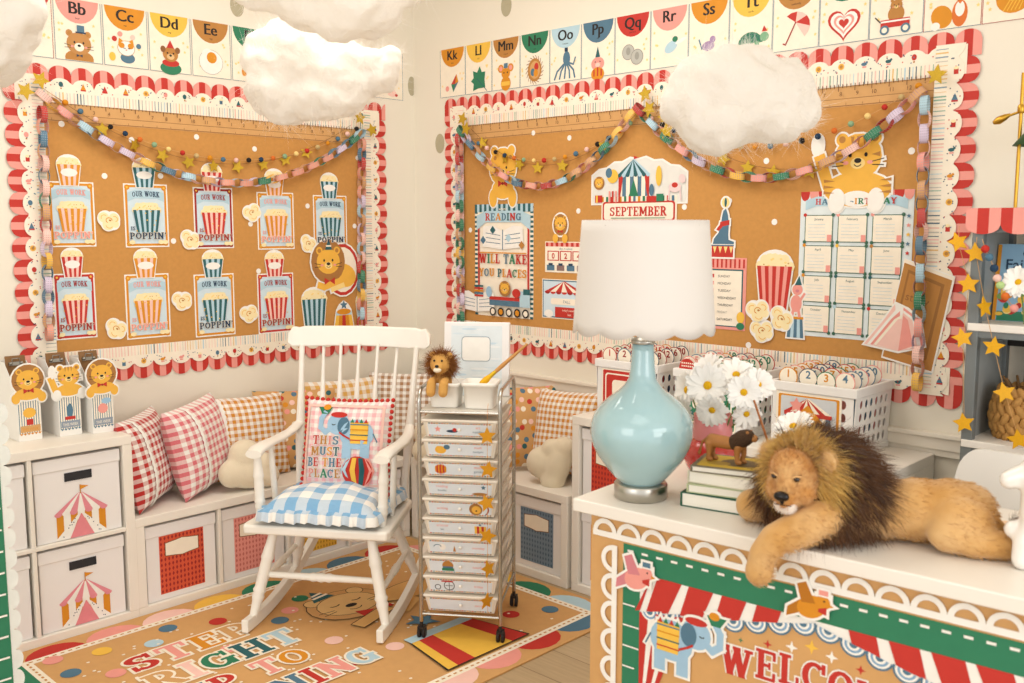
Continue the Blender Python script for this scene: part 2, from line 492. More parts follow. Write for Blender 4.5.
        if warp: mb.v = [V(warp(p)) for p in mb.v]
        return link(name, mb.mesh(name, mats), parent, mw)


def halo(a, g, c='white', th=.0012):
    """card backing that stands a little proud of everything drawn"""
    bs = []
    for k, (pts, fs, _, z) in enumerate(a.it):
        if fs is not None: continue
        P = list(pts)
        if sum(P[i - 1][0] * P[i][1] - P[i][0] * P[i - 1][1] for i in range(len(P))) < 0: P = P[::-1]
        out = []; n = len(P)
        for i in range(n):
            (ax, ay), (bx, by), (cx, cy) = P[i - 1], P[i], P[(i + 1) % n]
            n1 = V((by - ay, ax - bx, 0)); n2 = V((cy - by, bx - cx, 0)); n1 = n1.normalized() if n1.length > 1e-9 else n1; n2 = n2.normalized() if n2.length > 1e-9 else n2
            m = n1 + n2; m = m.normalized() if m.length > 1e-6 else n1
            d = min(2.0, 1 / max(.3, m.dot(n1))); out.append((bx + m.x * g * d, by + m.y * g * d))
        bs.append((out, c, th + 1.2e-5 * len(bs)))
    a.baseitems = bs + a.baseitems; a.lift_all = True
    return a


def rrect(x0, y0, x1, y1, r=.01, n=4):
    out = []
    for cx, cy, a in ((x1 - r, y1 - r, 0), (x0 + r, y1 - r, 90), (x0 + r, y0 + r, 180), (x1 - r, y0 + r, 270)):
        out += [(cx + r * cos(radians(a + 90 * i / n)), cy + r * sin(radians(a + 90 * i / n))) for i in range(n + 1)]
    return out


def circ(x, y, rx, ry=None, n=22, a0=0, a1=360):
    ry = ry or rx; return [(x + rx * cos(radians(a0 + (a1 - a0) * i / n)), y + ry * sin(radians(a0 + (a1 - a0) * i / n))) for i in range(n if a1 - a0 >= 360 else n + 1)]


# ---- little drawn creatures and props (unit about 1 high, centre 0,0)
def cub_face(a, fur='lion', mane=None, x=0, y=0, k=1, bow=True, hat=None, stripes=False):
    E = lambda px, py, rx, ry, c, **q: a.ell(x + px * k, y + py * k, rx * k, ry * k, c, **q)
    if mane:
        E(0, 0, .5, .48, mane)
    for sx in (-1, 1): E(sx * .27, .28, .1, .1, fur); E(sx * .27, .28, .055, .055, 'brown')
    E(0, 0, .36, .32, fur)
    if stripes:
        for px in (-.1, 0, .1): a.poly([(x + (px - .03) * k, y + .32 * k), (x + (px + .03) * k, y + .32 * k), (x + px * k, y + .14 * k)], 'brown')
        for sx in (-1, 1): a.poly([(x + sx * .36 * k, y + .07 * k), (x + sx * .36 * k, y - .01 * k), (x + sx * .22 * k, y + .03 * k)], 'brown')
    for sx in (-1, 1):
        E(sx * .13, .03, .028, .035, 'black'); E(sx * .2, -.09, .05, .03, 'pink')
        for j in (0, 1): a.line([(x + sx * .24 * k, y - (.08 + j * .05) * k), (x + sx * .42 * k, y - (.04 + j * .1) * k)], .014 * k, 'black')
    E(0, -.1, .12, .09, 'lionl'); E(0, -.06, .06, .04, 'black'); a.arc(x, y - .1 * k, .06 * k, .05 * k, 200, 340, .016 * k, 'black', 5)
    if bow:
        for sx in (-1, 1): a.poly([(x, y - .36 * k), (x + sx * .16 * k, y - .28 * k), (x + sx * .16 * k, y - .45 * k)], 'red')
        E(0, -.365, .035, .04, 'dkred')
    if hat == 'cone':
        a.poly([(x - .1 * k, y + .3 * k), (x + .12 * k, y + .3 * k), (x + .02 * k, y + .58 * k)], 'teal')
        a.line([(x - .06 * k, y + .4 * k), (x + .08 * k, y + .4 * k)], .04 * k, 'cream')
    return a


def popcorn_top(a, x0, x1, y, r, seed=3, ground=True):
    R = random.Random(seed); n = max(5, int((x1 - x0) / r * 1.1))
    for lay in (0, 1):
        for i in range(n + 1 - lay * 2):
            px = x0 + (x1 - x0) * (i + lay) / n
            a.ell(px, y + lay * r * 1.1 + r * .35 * sin(pi * (i + lay) / n), r * R.uniform(.9, 1.15), r * R.uniform(.9, 1.1), 'popcorn', n=9)
    for i in range(n): a.ell(R.uniform(x0, x1), y + R.uniform(0, 1.5 * r), r * .3, r * .22, 'lionl', n=6)
    for i in range(n // 2): a.ell(R.uniform(x0, x1), y + R.uniform(0, 1.3 * r), r * .2, r * .15, '#c9a25e', n=6)


def bucket(a, x, y, w, h, c1, c2, n=7, r=None, badge=False):
    """tapered striped popcorn tub, base centre x,y"""
    r = r or w * .12; popcorn_top(a, x - w / 2 + r * .6, x + w / 2 - r * .6, y + h, r)
    b = .72
    for i in range(n):
        t0, t1 = i / n - .5, (i + 1) / n - .5
        a.poly([(x + t0 * w * b, y), (x + t1 * w * b, y), (x + t1 * w, y + h), (x + t0 * w, y + h)], c1 if i % 2 == 0 else c2)
    if badge: a.ell(x, y + h * .62, w * .36, h * .2, 'white')
    return a


def bucket_outline(x, y, w, h, g, r=None):
    r = r or w * .12
    return [(x - w * .36 - g, y - g), (x + w * .36 + g, y - g), (x + w / 2 + g, y + h)] + circ(x, y + h, w / 2 + g, r * 2.9 + g, 10, 0, 180)[1:-1] + [(x - w / 2 - g, y + h)]


def tent(a, x, y, w, h, c1='#e48f9b', c2='white', wallc='ochre', door='#e58a92'):
    n = 7
    for i in range(n):
        t0, t1 = i / n - .5, (i + 1) / n - .5
        a.poly([(x + t0 * w * .92, y), (x + t1 * w * .92, y), (x + t1 * w * .92, y + h * .5), (x + t0 * w * .92, y + h * .5)], wallc if i % 2 == 0 else c2)
    for sx in (-1, 1): a.poly([(x, y + h * .5), (x + sx * w * .5, y), (x + sx * w * .22, y)], 'white')
    R = random.Random(5)
    for i in range(14):
        sx = 1 if i % 2 else -1; t = R.uniform(.1, .8); a.ell(x + sx * w * (.36 - .3 * t) + R.uniform(-.03, .03) * w, y + h * .48 * t, w * .012, w * .012, 'navy', n=6)
    a.poly([(x - w * .23, y), (x + w * .23, y), (x, y + h * .46)], door)
    for i in range(n):
        t0, t1 = i / n - .5, (i + 1) / n - .5
        a.poly([(x + t0 * w, y + h * .5), (x + t1 * w, y + h * .5), (x + t1 * w * .06, y + h * .86), (x + t0 * w * .06, y + h * .86)], c1 if i % 2 == 0 else c2)
    for i in range(n): a.ell(x + ((i + .5) / n - .5) * w, y + h * .5, w / n / 2, w / n * .38, c1 if i % 2 == 0 else c2, 180, 360, 12)
    a.line([(x, y + h * .84), (x, y + h)], w * .02, 'brown'); a.poly([(x, y + h), (x + w * .16, y + h * .96), (x, y + h * .91)], 'ochre')
    return a


def elephant(a, x, y, k=1, flip=False):
    """side-on elephant with a blanket, head at +x unless flipped"""
    b = Art(); b.z = 0
    b.ell(0, 0, .3, .26, 'elephant'); b.rect(-.24, -.42, -.08, -.1, 'elephant'); b.rect(.08, -.42, .24, -.1, 'elephant')
    b.ell(.34, .17, .2, .19, 'elephant')
    pts = [(.46, .1), (.56, .02), (.66, .1), (.66, .26), (.6, .36)]
    b.line(pts, .09, 'elephant')
    b.poly([(.54, .34), (.66, .34), (.74, .46), (.48, .46)], 'green'); b.ell(.58, .46, .07, .05, 'ochre')
    b.ell(.24, .14, .11, .15, 'slate'); b.arc(.42, .17, .03, .02, 190, 350, .014, 'black', 5)
    b.ell(.34, .33, .15, .05, 'red'); b.poly([(-.2, -.16), (.1, -.16), (.12, .2), (-.2, .22)], 'yellow')
    for j in range(4): b.line([(-.2, -.1 + j * .09), (.11, -.1 + j * .09)], .018, ('red', 'teal', 'ochre', 'slate')[j])
    for j in range(4): b.poly([(-.19 + j * .08, .2), (-.12 + j * .08, .2), (-.155 + j * .08, .27)], 'green' if j % 2 else 'red')
    b.line([(.12, -.08), (.24, -.02), (.3, .02)], .03, 'red'); b.line([(-.29, .02), (-.36, -.12)], .02, 'slate')
    a.use(b, x, y, k, flip); return a


def bird(a, x, y, k, body='pink', dark='#d9808a', hat='slate'):
    b = Art(); b.z = 0
    b.poly([(-.5, -.3), (-.1, -.1), (-.2, .12), (-.48, -.1)], dark)
    b.ell(0, 0, .3, .22, body, rot=25); b.poly([(-.2, .05), (.08, .08), (-.12, .48), (-.3, .4)], dark); b.ell(.22, .14, .15, .14, body)
    b.poly([(.34, .14), (.44, .1), (.34, .06)], 'ochre'); b.ell(.25, .17, .02, .02, 'black'); b.poly([(.14, 0), (.3, .06), (.3, -.1), (.14, -.06)], 'red')
    b.rect(.14, .26, .32, .38, hat); b.rect(.1, .25, .36, .28, 'white')
    a.use(b, x, y, k); return a


def book2d(a, x, y, w, c='white'):
    """open book seen from the front"""
    h = w * .4
    for sx in (-1, 1):
        a.poly([(x, y), (x + sx * w * .5, y + h * .12), (x + sx * w * .48, y + h), (x + sx * w * .25, y + h * 1.05), (x, y + h * .8)], c)
        for j in range(3): a.line([(x + sx * w * .06, y + h * (.25 + .18 * j)), (x + sx * w * .42, y + h * (.32 + .2 * j))], w * .012, 'slate')
    a.line([(x, y), (x, y + h * .85)], w * .02, 'slate'); return a


def tiny_icon(a, x, y, s, R):
    """one of the small circus motifs of the border paper"""
    k = R.randrange(5); c = R.choice(['red', 'slate', 'teal', 'ochre', 'pink'])
    if k == 0: a.poly([(x - s * .5, y - s * .5), (x + s * .5, y - s * .5), (x, y + s * .6)], c); a.rect(x - s * .5, y - s * .75, x + s * .5, y - s * .5, 'red')
    elif k == 1: a.ell(x, y + s * .15, s * .42, s * .5, c, n=10); a.rect(x - s * .14, y - s * .7, x + s * .14, y - s * .45, 'brown')
    elif k == 2: a.ell(x, y, s * .55, s * .55, 'lion', n=10); a.ell(x, y, s * .3, s * .3, 'brown', n=8)
    elif k == 3: a.rect(x - s * .35, y - s * .6, x + s * .35, y + s * .2, c); a.ell(x, y + s * .35, s * .4, s * .25, 'popcorn', n=8)
    else: a.ell(x - s * .1, y, s * .5, s * .3, c, n=10); a.ell(x + s * .35, y + s * .25, s * .22, s * .2, c, n=8); a.rect(x - s * .4, y - s * .6, x + s * .3, y - s * .35, 'pink')
# ------------------------------------------------------------------ the room shell
def structure(name, mb, m, bevel=0): return tag(mb.build(name, m, None, bevel), None, None, None, 'structure')


wallm = mat('#ede6d6', .85, var=.02, scale=3, bump=.04, bscale=120)
structure('wall_left', MB().box(-.1, -6.5, 0, 0, .1, 3.05), wallm)
structure('wall_back', MB().box(0, 0, 0, 6, .1, 3.05), wallm)
structure('ceiling', MB().box(-.1, -6.5, 3.05, 6, .1, 3.12), mat('#f3eee4', .9, var=.02))


def plank_mat():
    m, N, L, P = nodes('pale_oak_planks'); P.inputs['Roughness'].default_value = .45
    tc = N.new('ShaderNodeTexCoord'); mp = N.new('ShaderNodeMapping'); mp.inputs['Rotation'].default_value = (0, 0, 0)
    L.new(tc.outputs['Object'], mp.inputs[0])
    br = N.new('ShaderNodeTexBrick'); br.inputs['Scale'].default_value = 1; br.inputs['Brick Width'].default_value = 1.2; br.inputs['Row Height'].default_value = .18
    br.inputs['Mortar Size'].default_value = .002; br.inputs['Color1'].default_value = hexc('#cdb48e'); br.inputs['Color2'].default_value = hexc('#bfa37c'); br.inputs['Mortar'].default_value = hexc('#8f7654')
    L.new(mp.outputs[0], br.inputs['Vector'])
    n = N.new('ShaderNodeTexNoise'); n.inputs['Scale'].default_value = 6; mp2 = N.new('ShaderNodeMapping'); mp2.inputs['Scale'].default_value = (1, 14, 1)
    L.new(tc.outputs['Object'], mp2.inputs[0]); L.new(mp2.outputs[0], n.inputs['Vector'])
    mx = N.new('ShaderNodeMix'); mx.data_type = 'RGBA'; mx.blend_type = 'MULTIPLY'; mx.inputs['Factor'].default_value = .35
    L.new(br.outputs['Color'], mx.inputs['A']); L.new(n.outputs['Fac'], mx.inputs['B']); L.new(mx.outputs['Result'], P.inputs['Base Color'])
    return m


structure('floor', MB().box(-.1, -6.5, -.1, 6, .1, 0), plank_mat())
trimm = mat('#efe7d8', .5, var=.02)
t = MB()
t.box(.0, -.022, .8, 6, 0, .85).box(0, -.034, .845, 6, 0, .862).box(0, -.015, .775, 6, 0, .8)
structure('trim_1', t, trimm, .003)
structure('baseboard_back', MB().box(0, -.018, 0, 6, 0, .11), trimm, .004)
structure('baseboard_left', MB().box(0, -6.5, 0, .018, 0, .11), trimm, .004)
for k, (u, v, fr, lab) in enumerate([(-1.07, 2.62, LW, 'grey painted spot high on left wall above the alphabet row'), (-.015, 2.36, LW, 'grey painted spot on left wall right beside the corner'),
                           (.212, 2.04, BW, 'grey painted spot on back wall beside the left scalloped border'), (.71, 2.68, BW, 'grey painted spot on back wall above the nest card'),
                           (.14, 1.87, BW, 'grey painted spot on back wall low in the corner strip')][:4]):
    a = Art(); a.base(circ(0, 0, .036 if k != 1 else .026, .052), '#b5ad92', .0008)
    tag(a.build('wall_spot', None, fr.m(u, v, .0005)), lab, 'wall decal', 'grey wall spots')

# ------------------------------------------------------------------ two kraft boards with their scalloped borders
PITCH_S = .09


def scal(t, amp): x = (t % PITCH_S) / PITCH_S * 2 - 1; return amp * sqrt(max(0, 1 - x * x))


def side_fn(side, u0, u1, v0, v1):
    if side == 'top': return (u1 - u0), lambda t, o: (u0 + t, v1 + o)
    if side == 'bottom': return (u1 - u0), lambda t, o: (u1 - t, v0 - o)
    if side == 'left': return (v1 - v0), lambda t, o: (u0 - o, v0 + t)
    return (v1 - v0), lambda t, o: (u1 + o, v1 - t)


def border(fr, which, u0, u1, v0, v1, seed):
    R = random.Random(seed)
    for side in ('top', 'bottom', 'left', 'right'):
        L, fn = side_fn(side, u0, u1, v0, v1); n = round(L / PITCH_S); L2 = L; vert = side in ('left', 'right')
        a = Art(); w = PITCH_S / 3; i = 0; t = 0
        ph = 0
        e0 = PITCH_S if vert else 0; t = e0
        while t < L - e0 - 1e-6:
            # stripe edges fall so each scallop is pale-red-pale, then red-pale-red
            t1 = min(L - e0, t + w); K = 5
            prof = [fn(t + (t1 - t) * k / K, -.036 + scal(t + (t1 - t) * k / K, .036)) for k in range(K + 1)]
            a.poly(prof + [fn(t1, -.09), fn(t, -.09)], 'pink' if i % 2 else 'red'); a.c = 'x'; a.z = .0008
            i += 1; t = t1
        a.base([fn(e0, -.09), fn(L - e0, -.09), fn(L - e0, -.038), fn(e0, -.038)], 'pink', .0005)
        o = a.build('scalloped_border', None, fr.m(0, 0, .0045 + (.002 if vert else 0)))
        tag(o, 'red and pink scalloped border on the %s edge of the %s board' % (side, which), 'border', 'striped scalloped borders')
        b = Art(); pts = []
        m = 8 * n
        for k in range(m + 1):
            t = .045 + (L - .09) * k / m; pts.append(fn(t, -.086 + scal(t, .036)))
        b.base([fn(.045, -.15), fn(L - .045, -.15)] [::1] + pts[::-1], 'cream', .001)
        b.z = .0005
        t = .06
        while t < L - .06:
            b.line([fn(t, -.148), fn(t, -.108)], R.choice([.002, .003, .004, .005]), R.choice(['#8fa3ad', 'palepink', '#e6c07a', '#8fb39c', 'palepink', 'palepink', '#c9c4b8', 'ltblue', '#e9b7a8', '#55707e'])); b.c = 'x'; b.z = .0009
            t += R.uniform(.011, .017)
        for k in range(n):
            t = (k + .5) * PITCH_S
            if .08 < t < L - .08:
                x, y = fn(t, -.078); b.c = None; b.z = .0012; tiny_icon(b, x, y, .022, R)
                b.z = .0012
                for j in range(7):
                    x, y = fn(t + R.uniform(-.042, .042), R.uniform(-.1, -.06)); b.ell(x, y, .0025, .0025, R.choice(['navy', 'red', 'slate']), n=5)
        o = b.build('scalloped_border', None, fr.m(0, 0, .0085 + (.002 if vert else 0)))
        tag(o, 'white circus print border along the %s edge of the %s board' % (side, which), 'border', 'white circus print borders')


def kraft_mat():
    return mat('kraft', .8, var=.1, scale=60, bump=.05, bscale=300)


for fr, which, u0, u1, v0, v1, sd in ((LW, 'popcorn', -2.12, -.205, .925, 2.25, 3), (BW, 'birthday', .258, 2.958, .95, 2.268, 8)):
    o = MB().box(u0 + .06, v0 + .06, 0, u1 - .06, v1 - .06, .003).build('bulletin_board', kraft_mat(), None, 0, fr.m(0, 0, .0005))
    tag(o, 'kraft brown paper bulletin board on the %s wall' % ('left' if fr is LW else 'back'), 'bulletin board')
    border(fr, which, u0, u1, v0, v1, sd)
    # ruler print strip
    a = Art(); x0, x1 = u0 + .15, u1 - .15; y0, y1 = v1 - .225, v1 - .142
    a.base([(x0, y0), (x1, y0), (x1, y1), (x0, y1)], 'kraftl', .0006); a.line([(x0, y0 + .03), (x1, y0 + .03)], .002, 'kraftd'); a.line([(x0, y0 + .004), (x1, y0 + .004)], .003, 'kraftd')
    n = int((x1 - x0) / .016)
    for i in range(n):
        h = .026 if i % 4 == 0 else .014; a.rect(x0 + i * .016, y1 - h, x0 + i * .016 + .003, y1, '#6b4424')
        if i % 4 == 2: a.rect(x0 + i * .016, y0 + .004, x0 + i * .016 + .0016, y0 + .014, 'kraftd')
    for i in range(1, n // 4): a.text(str((i - 1) % 12 + 1), x0 + i * .064 + .012, y1 - .044, .015, '#6b4424')
    tag(a.build('ruler_strip', None, fr.m(0, 0, .0042)), 'kraft paper ruler strip across the top of the %s board' % which, 'ruler strip')

# ------------------------------------------------------------------ alphabet cards
HEAD = ['red', 'pink', 'ochre', 'yellow', 'brown', 'green', 'ltblue', 'slate']
WORD = dict(A='apple', B='bear', C='cat', D='dog', E='egg', F='', J='', K='kite', L='leaf', M='mouse', N='nest', O='octopus', P='pig', Q='quarters',
            R='', S='', T='turtle', U='umbrella', V='valentine', W='wagon', X='fox', Y='yarn')
LOOK = dict(A='red A card half behind the near cloud', B='B card with a bear in a hat', C='C card with a juggling cat', D='D card with a dog in a green ruff', E='E card with a fried egg',
            F='F card with striped food, against the cloud', J='card whose corner shows under the cloud by the corner', K='K card with a kite', L='L card with a green leaf', M='M card with a mouse',
            N='N card with a nest of eggs', O='O card with a blue octopus', P='P card with a pig in a party hat', Q='Q card with two grey coins', R='R card with a flying creature',
            S='S card left of the turtle card', T='T card with a green turtle', U='U card with a red umbrella', V='V card with a red heart', W='W card with a bear in a red wagon', X='X card with an orange fox', Y='Y card with yellow yarn')


def pic(a, L):
    R = random.Random(ord(L))
    for k in range(5): a.star(R.choice([-1, 1]) * R.uniform(.055, .085), R.uniform(-.1, .03), .008, 'lionl')
    if L == 'B':
        a.ell(0, -.108, .058, .03, 'brown', 0, 180); a.rect(-.058, -.12, .058, -.106, 'brown'); cub_face(a, '#c08a4e', None, 0, -.052, .14, bow=False); a.ell(0, -.066, .02, .017, 'cream'); a.ell(0, -.06, .007, .005, 'black'); a.poly([(-.012, -.094), (0, -.1), (-.012, -.106)], 'navy'); a.poly([(.012, -.094), (0, -.1), (.012, -.106)], 'navy'); a.rect(-.006, -.006, .024, .022, 'slate'); a.rect(-.012, -.01, .03, -.004, 'navy')
    elif L == 'C':
        a.ell(.005, -.085, .032, .022, 'slate'); a.ell(0, -.045, .0385, .0325, '#b59a72'); a.poly([(-.036, -.04), (-.03, -.004), (-.008, -.018)], 'ochre'); a.poly([(.036, -.04), (.03, -.004), (.008, -.018)], 'ochre'); a.ell(0, -.045, .036, .03, 'white'); a.ell(-.02, -.034, .013, .012, 'ochre'); a.ell(.02, -.034, .013, .012, 'ochre'); a.ell(0, -.052, .004, .003, 'pink')
        for x, y, c in ((-.05, -.01, 'red'), (-.025, .012, 'pink'), (.03, .004, 'palepink'), (.055, -.03, 'slate')): a.ell(x, y, .011, .011, c)
        a.ell(-.062, -.085, .014, .018, 'yellow'); a.line([(-.012, -.045), (-.004, -.045)], .003, 'black'); a.line([(.008, -.045), (.016, -.045)], .003, 'black')
    elif L == 'D':
        a.ell(0, -.105, .05, .028, 'green'); a.ell(0, -.082, .04, .016, 'red'); a.ell(0, -.045, .036, .032, 'brown')
        for s in (-1, 1): a.ell(s * .034, -.025, .012, .014, '#8b5d33'); a.ell(s * .014, -.04, .004, .004, 'black')
        a.ell(0, -.055, .018, .013, '#e0bb85'); a.ell(0, -.05, .006, .005, 'black'); a.poly([(-.018, -.018), (.018, -.018), (0, .016)], 'red')
    elif L == 'E': a.ell(-.004, -.055, .06, .056, 'grey'); a.ell(-.004, -.055, .058, .054, 'white'); a.ell(-.02, -.03, .03, .034, 'white'); a.ell(0, -.035, .025, .025, 'ochre')
    elif L == 'F':
        for i in range(3): a.ell(-.03 + i * .035, -.07, .016, .03, 'ochre', rot=-15); a.line([(-.04 + i * .035, -.06), (-.02 + i * .035, -.08)], .006, 'black')
    elif L == 'K': a.poly([(-.01, -.06), (.03, -.01), (.02, -.06)], 'red'); a.poly([(.03, -.01), (.045, -.05), (.02, -.06)], 'ochre'); a.poly([(-.01, -.06), (.02, -.06), (.006, -.1)], 'green'); a.poly([(.02, -.06), (.045, -.05), (.006, -.1)], 'slate'); a.ell(-.04, -.08, .014, .014, 'pink')
    elif L == 'L': a.poly([(.05, -.1), (.0, -.1), (-.04, -.11), (-.035, -.075), (-.055, -.06), (-.035, -.045), (-.04, -.01), (-.01, -.02), (.01, .01), (.025, -.02), (.05, -.02), (.045, -.06)], 'green'); a.line([(.06, -.115), (-.01, -.05)], .004, 'teal')
    elif L == 'M':
        a.ell(0, -.095, .034, .035, 'ochre'); a.ell(0, -.045, .03, .026, 'ochre')
        for s in (-1, 1): a.ell(s * .034, -.02, .02, .02, 'ochre'); a.ell(s * .034, -.02, .012, .012, 'pink'); a.ell(s * .012, -.042, .004, .004, 'black')
        a.rect(-.012, -.02, .014, .004, 'slate'); a.rect(-.03, -.105, .03, -.085, 'yellow')
    elif L == 'N':
        a.ell(0, -.05, .045, .055, 'brown'); a.ell(.002, -.05, .034, .042, 'kraftl')
        for x, y, c in ((-.012, -.06, 'slate'), (.012, -.035, 'red'), (.008, -.065, 'ochre')): a.ell(x, y, .014, .018, c)
        for i in range(20): q = i * .314; a.line([(.045 * cos(q), -.05 + .055 * sin(q)), (.058 * cos(q + .2), -.05 + .068 * sin(q + .2))], .003, 'kraftd')
    elif L == 'O':
        a.ell(.008, -.02, .022, .034, 'slate')
        for i, x in enumerate((-.05, -.025, 0, .025, .05)): a.line([(.004 + x * .3, -.045), (x, -.075), (x * 1.25 - .004, -.11)], .009, 'slate')
        a.line([(.02, -.04), (.05, -.05), (.062, -.02)], .008, 'slate'); a.rect(-.004, .012, .016, .03, 'navy')
    elif L == 'P': a.ell(0, -.065, .038, .03, 'pink'); a.ell(0, -.11, .038, .03, 'ochre'); a.rect(-.004, -.12, .004, -.08, 'red'); a.rect(-.025, -.12, -.017, -.09, 'red'); a.rect(.017, -.12, .025, -.09, 'red'); a.poly([(-.014, -.036), (.014, -.036), (0, .012)], 'teal'); a.ell(0, -.07, .014, .01, 'palepink'); a.ell(-.014, -.056, .003, .003, 'black'); a.ell(.014, -.056, .003, .003, 'black')
    elif L == 'Q':
        for x, y in ((-.022, -.035), (.026, -.06)): a.ell(x, y, .034, .034, '#8d8d86'); a.ell(x, y, .031, .031, '#b9b9b1'); a.ell(x, y + .004, .012, .017, '#9d9d95')
    elif L == 'R': a.ell(.01, -.04, .035, .022, 'ltblue', rot=30); a.ell(-.04, -.07, .02, .028, 'cream'); a.ell(.03, -.01, .014, .012, 'green'); a.ell(.06, -.02, .03, .008, 'white', rot=20)
    elif L == 'S': a.ell(0, -.06, .03, .02, '#a58bb0'); a.ell(.02, -.035, .014, .014, '#a58bb0'); a.line([(-.03, -.07), (-.045, -.03)], .006, 'slate')
    elif L == 'T':
        a.ell(0, -.075, .055, .045, 'green', 0, 180); a.ell(.062, -.055, .02, .018, '#7fb08a'); a.rect(-.03, -.085, -.012, -.07, '#7fb08a'); a.rect(.02, -.085, .04, -.07, '#7fb08a'); a.poly([(.05, -.035), (.075, -.035), (.06, -.012)], 'red')
        for i in range(3): a.arc(0, -.075, .018 + .014 * i, .014 + .011 * i, 10, 170, .003, 'teal', 6)
    elif L == 'U':
        for i in range(4): a.poly([(.0, -.02)] + [(.0 + .06 * cos(radians(q)), -.035 + .055 * sin(radians(q))) for q in (150 - 45 * i - 20, 128 - 45 * i - 20, 105 - 45 * i - 20)], 'red' if i % 2 == 0 else 'palepink')
        a.line([(.0, -.02), (-.04, -.1), (-.05, -.095)], .005, 'dkred')
    elif L == 'V':
        for k, c in ((1.35, 'red'), (1.12, 'white'), (.85, 'pink'), (.65, 'white'), (.42, 'red')):
            a.poly([(.05 * k * 16 * sin(q) ** 3 / 17, -.05 + .05 * k * (13 * cos(q) - 5 * cos(2 * q) - 2 * cos(3 * q) - cos(4 * q)) / 17) for q in [2 * pi * i / 28 for i in range(28)]], c)
    elif L == 'W':
        a.ell(0, -.045, .03, .03, 'brown'); cub_face(a, 'brown', None, 0, -.015, .06, bow=False); a.rect(-.055, -.09, .05, -.062, 'red'); a.rect(-.055, -.072, .05, -.066, 'white')
        for x in (-.04, .036): a.ell(x, -.098, .017, .017, 'slate'); a.ell(x, -.098, .01, .01, 'cream')
        a.line([(-.055, -.07), (-.075, -.05)], .004, 'black')
    elif L == 'X': a.ell(-.035, -.08, .035, .04, 'ochre', rot=30); a.ell(.025, -.075, .026, .045, 'orange'); a.ell(.025, -.06, .016, .026, 'white'); a.poly([(-.008, .0), (.058, .0), (.025, -.045)], 'orange'); a.poly([(-.005, -.004), (.012, .0), (.002, .026)], 'orange'); a.poly([(.055, -.004), (.038, .0), (.048, .026)], 'orange'); a.ell(-.055, -.11, .016, .014, 'white')
    elif L == 'Y':
        a.ell(0, -.05, .055, .05, 'ochre')
        for i in range(5): a.arc(-.02, -.06, .014 + .01 * i, .012 + .009 * i, 0, 100, .003, 'yellow', 6); a.line([(-.03 + .012 * i, -.09), (.01 + .01 * i, -.02)], .003, 'yellow')
    elif L == 'A': a.ell(0, -.06, .04, .04, 'red'); a.line([(0, -.02), (.01, 0)], .005, 'brown')
    elif L == 'J': a.ell(.02, -.09, .03, .02, 'palepink'); a.ell(.05, -.1, .01, .008, 'red')


for i, L in enumerate('ABCDEFJKLMNOPQRSTUVWXY'):
    left = i < 7; hi = HEAD[(ord(L) - 65) % 8]
    a = Art(); a.base([(-.0975, -.124), (.0975, -.124), (.0975, .124), (-.0975, .124)], 'cream', .0012)
    for x in (-.0955, .0955): a.rect(x - .0012, -.123, x + .0012, .123, 'dkred' if L in 'AXY' else 'slate')
    a.rect(-.0955, -.1235, .0955, -.1215, 'dkred' if L in 'Y' else 'slate')
    a.ell(0, .124, .088, .095, hi, 180, 360, 26)
    for dx in (-.0022, -.0011, 0, .0011, .0022): a.text(L + L.lower(), dx, .066, .05, 'black')
    if WORD[L]: a.text(WORD[L], 0, .046, .008, 'black')
    pic(a, L)
    if left: u = (-2.01 + .2 * i) if i < 6 else -.175
    else: u = .318 + .195 * (i - 7)
    fr = LW if left else BW
    o = a.build('alphabet_card', None, fr.m(u, 2.4, .001))
    tag(o, 'alphabet ' + LOOK[L] + (' above the popcorn board' if left and L != 'J' else ''), 'alphabet card', 'alphabet cards along the walls')
# ------------------------------------------------------------------ popcorn posters and their tub-shaped toppers (left wall)
POST = [((46, 181), (96, 246.5), 'ochre', 'ochre', 'palepink', 'pink', 'orange striped tub, leftmost of the upper row'), ((122.3, 183.3), (168.8, 246.8), 'ochre', 'teal', 'ltblue', 'navy', 'teal striped tub, second of the upper row'),
        ((192, 187), (233.5, 248), 'dkred', 'red', 'palepink', 'dkred', 'red striped tub, middle of the upper row'), ((255.8, 191.9), (294, 249), 'ochre', 'ochre', 'palepink', 'pink', 'orange striped tub, fourth of the upper row'),
        ((312.2, 195), (346.7, 249), 'ochre', 'teal', 'ltblue', 'navy', 'teal striped tub above the hoop lion'),
        ((52, 274), (97, 337), 'red', 'red', 'palepink', 'dkred', 'red striped tub, leftmost of the lower row'), ((123.6, 274.7), (170.5, 336), 'ochre', 'ochre', 'palepink', 'pink', 'orange striped tub in the lower row'),
        ((192.9, 274.7), (235, 334), 'ochre', 'teal', 'ltblue', 'navy', 'teal striped tub in the lower row'), ((256.3, 273.9), (294, 331), 'red', 'red', 'palepink', 'dkred', 'red striped tub, left of the hoop lion')]
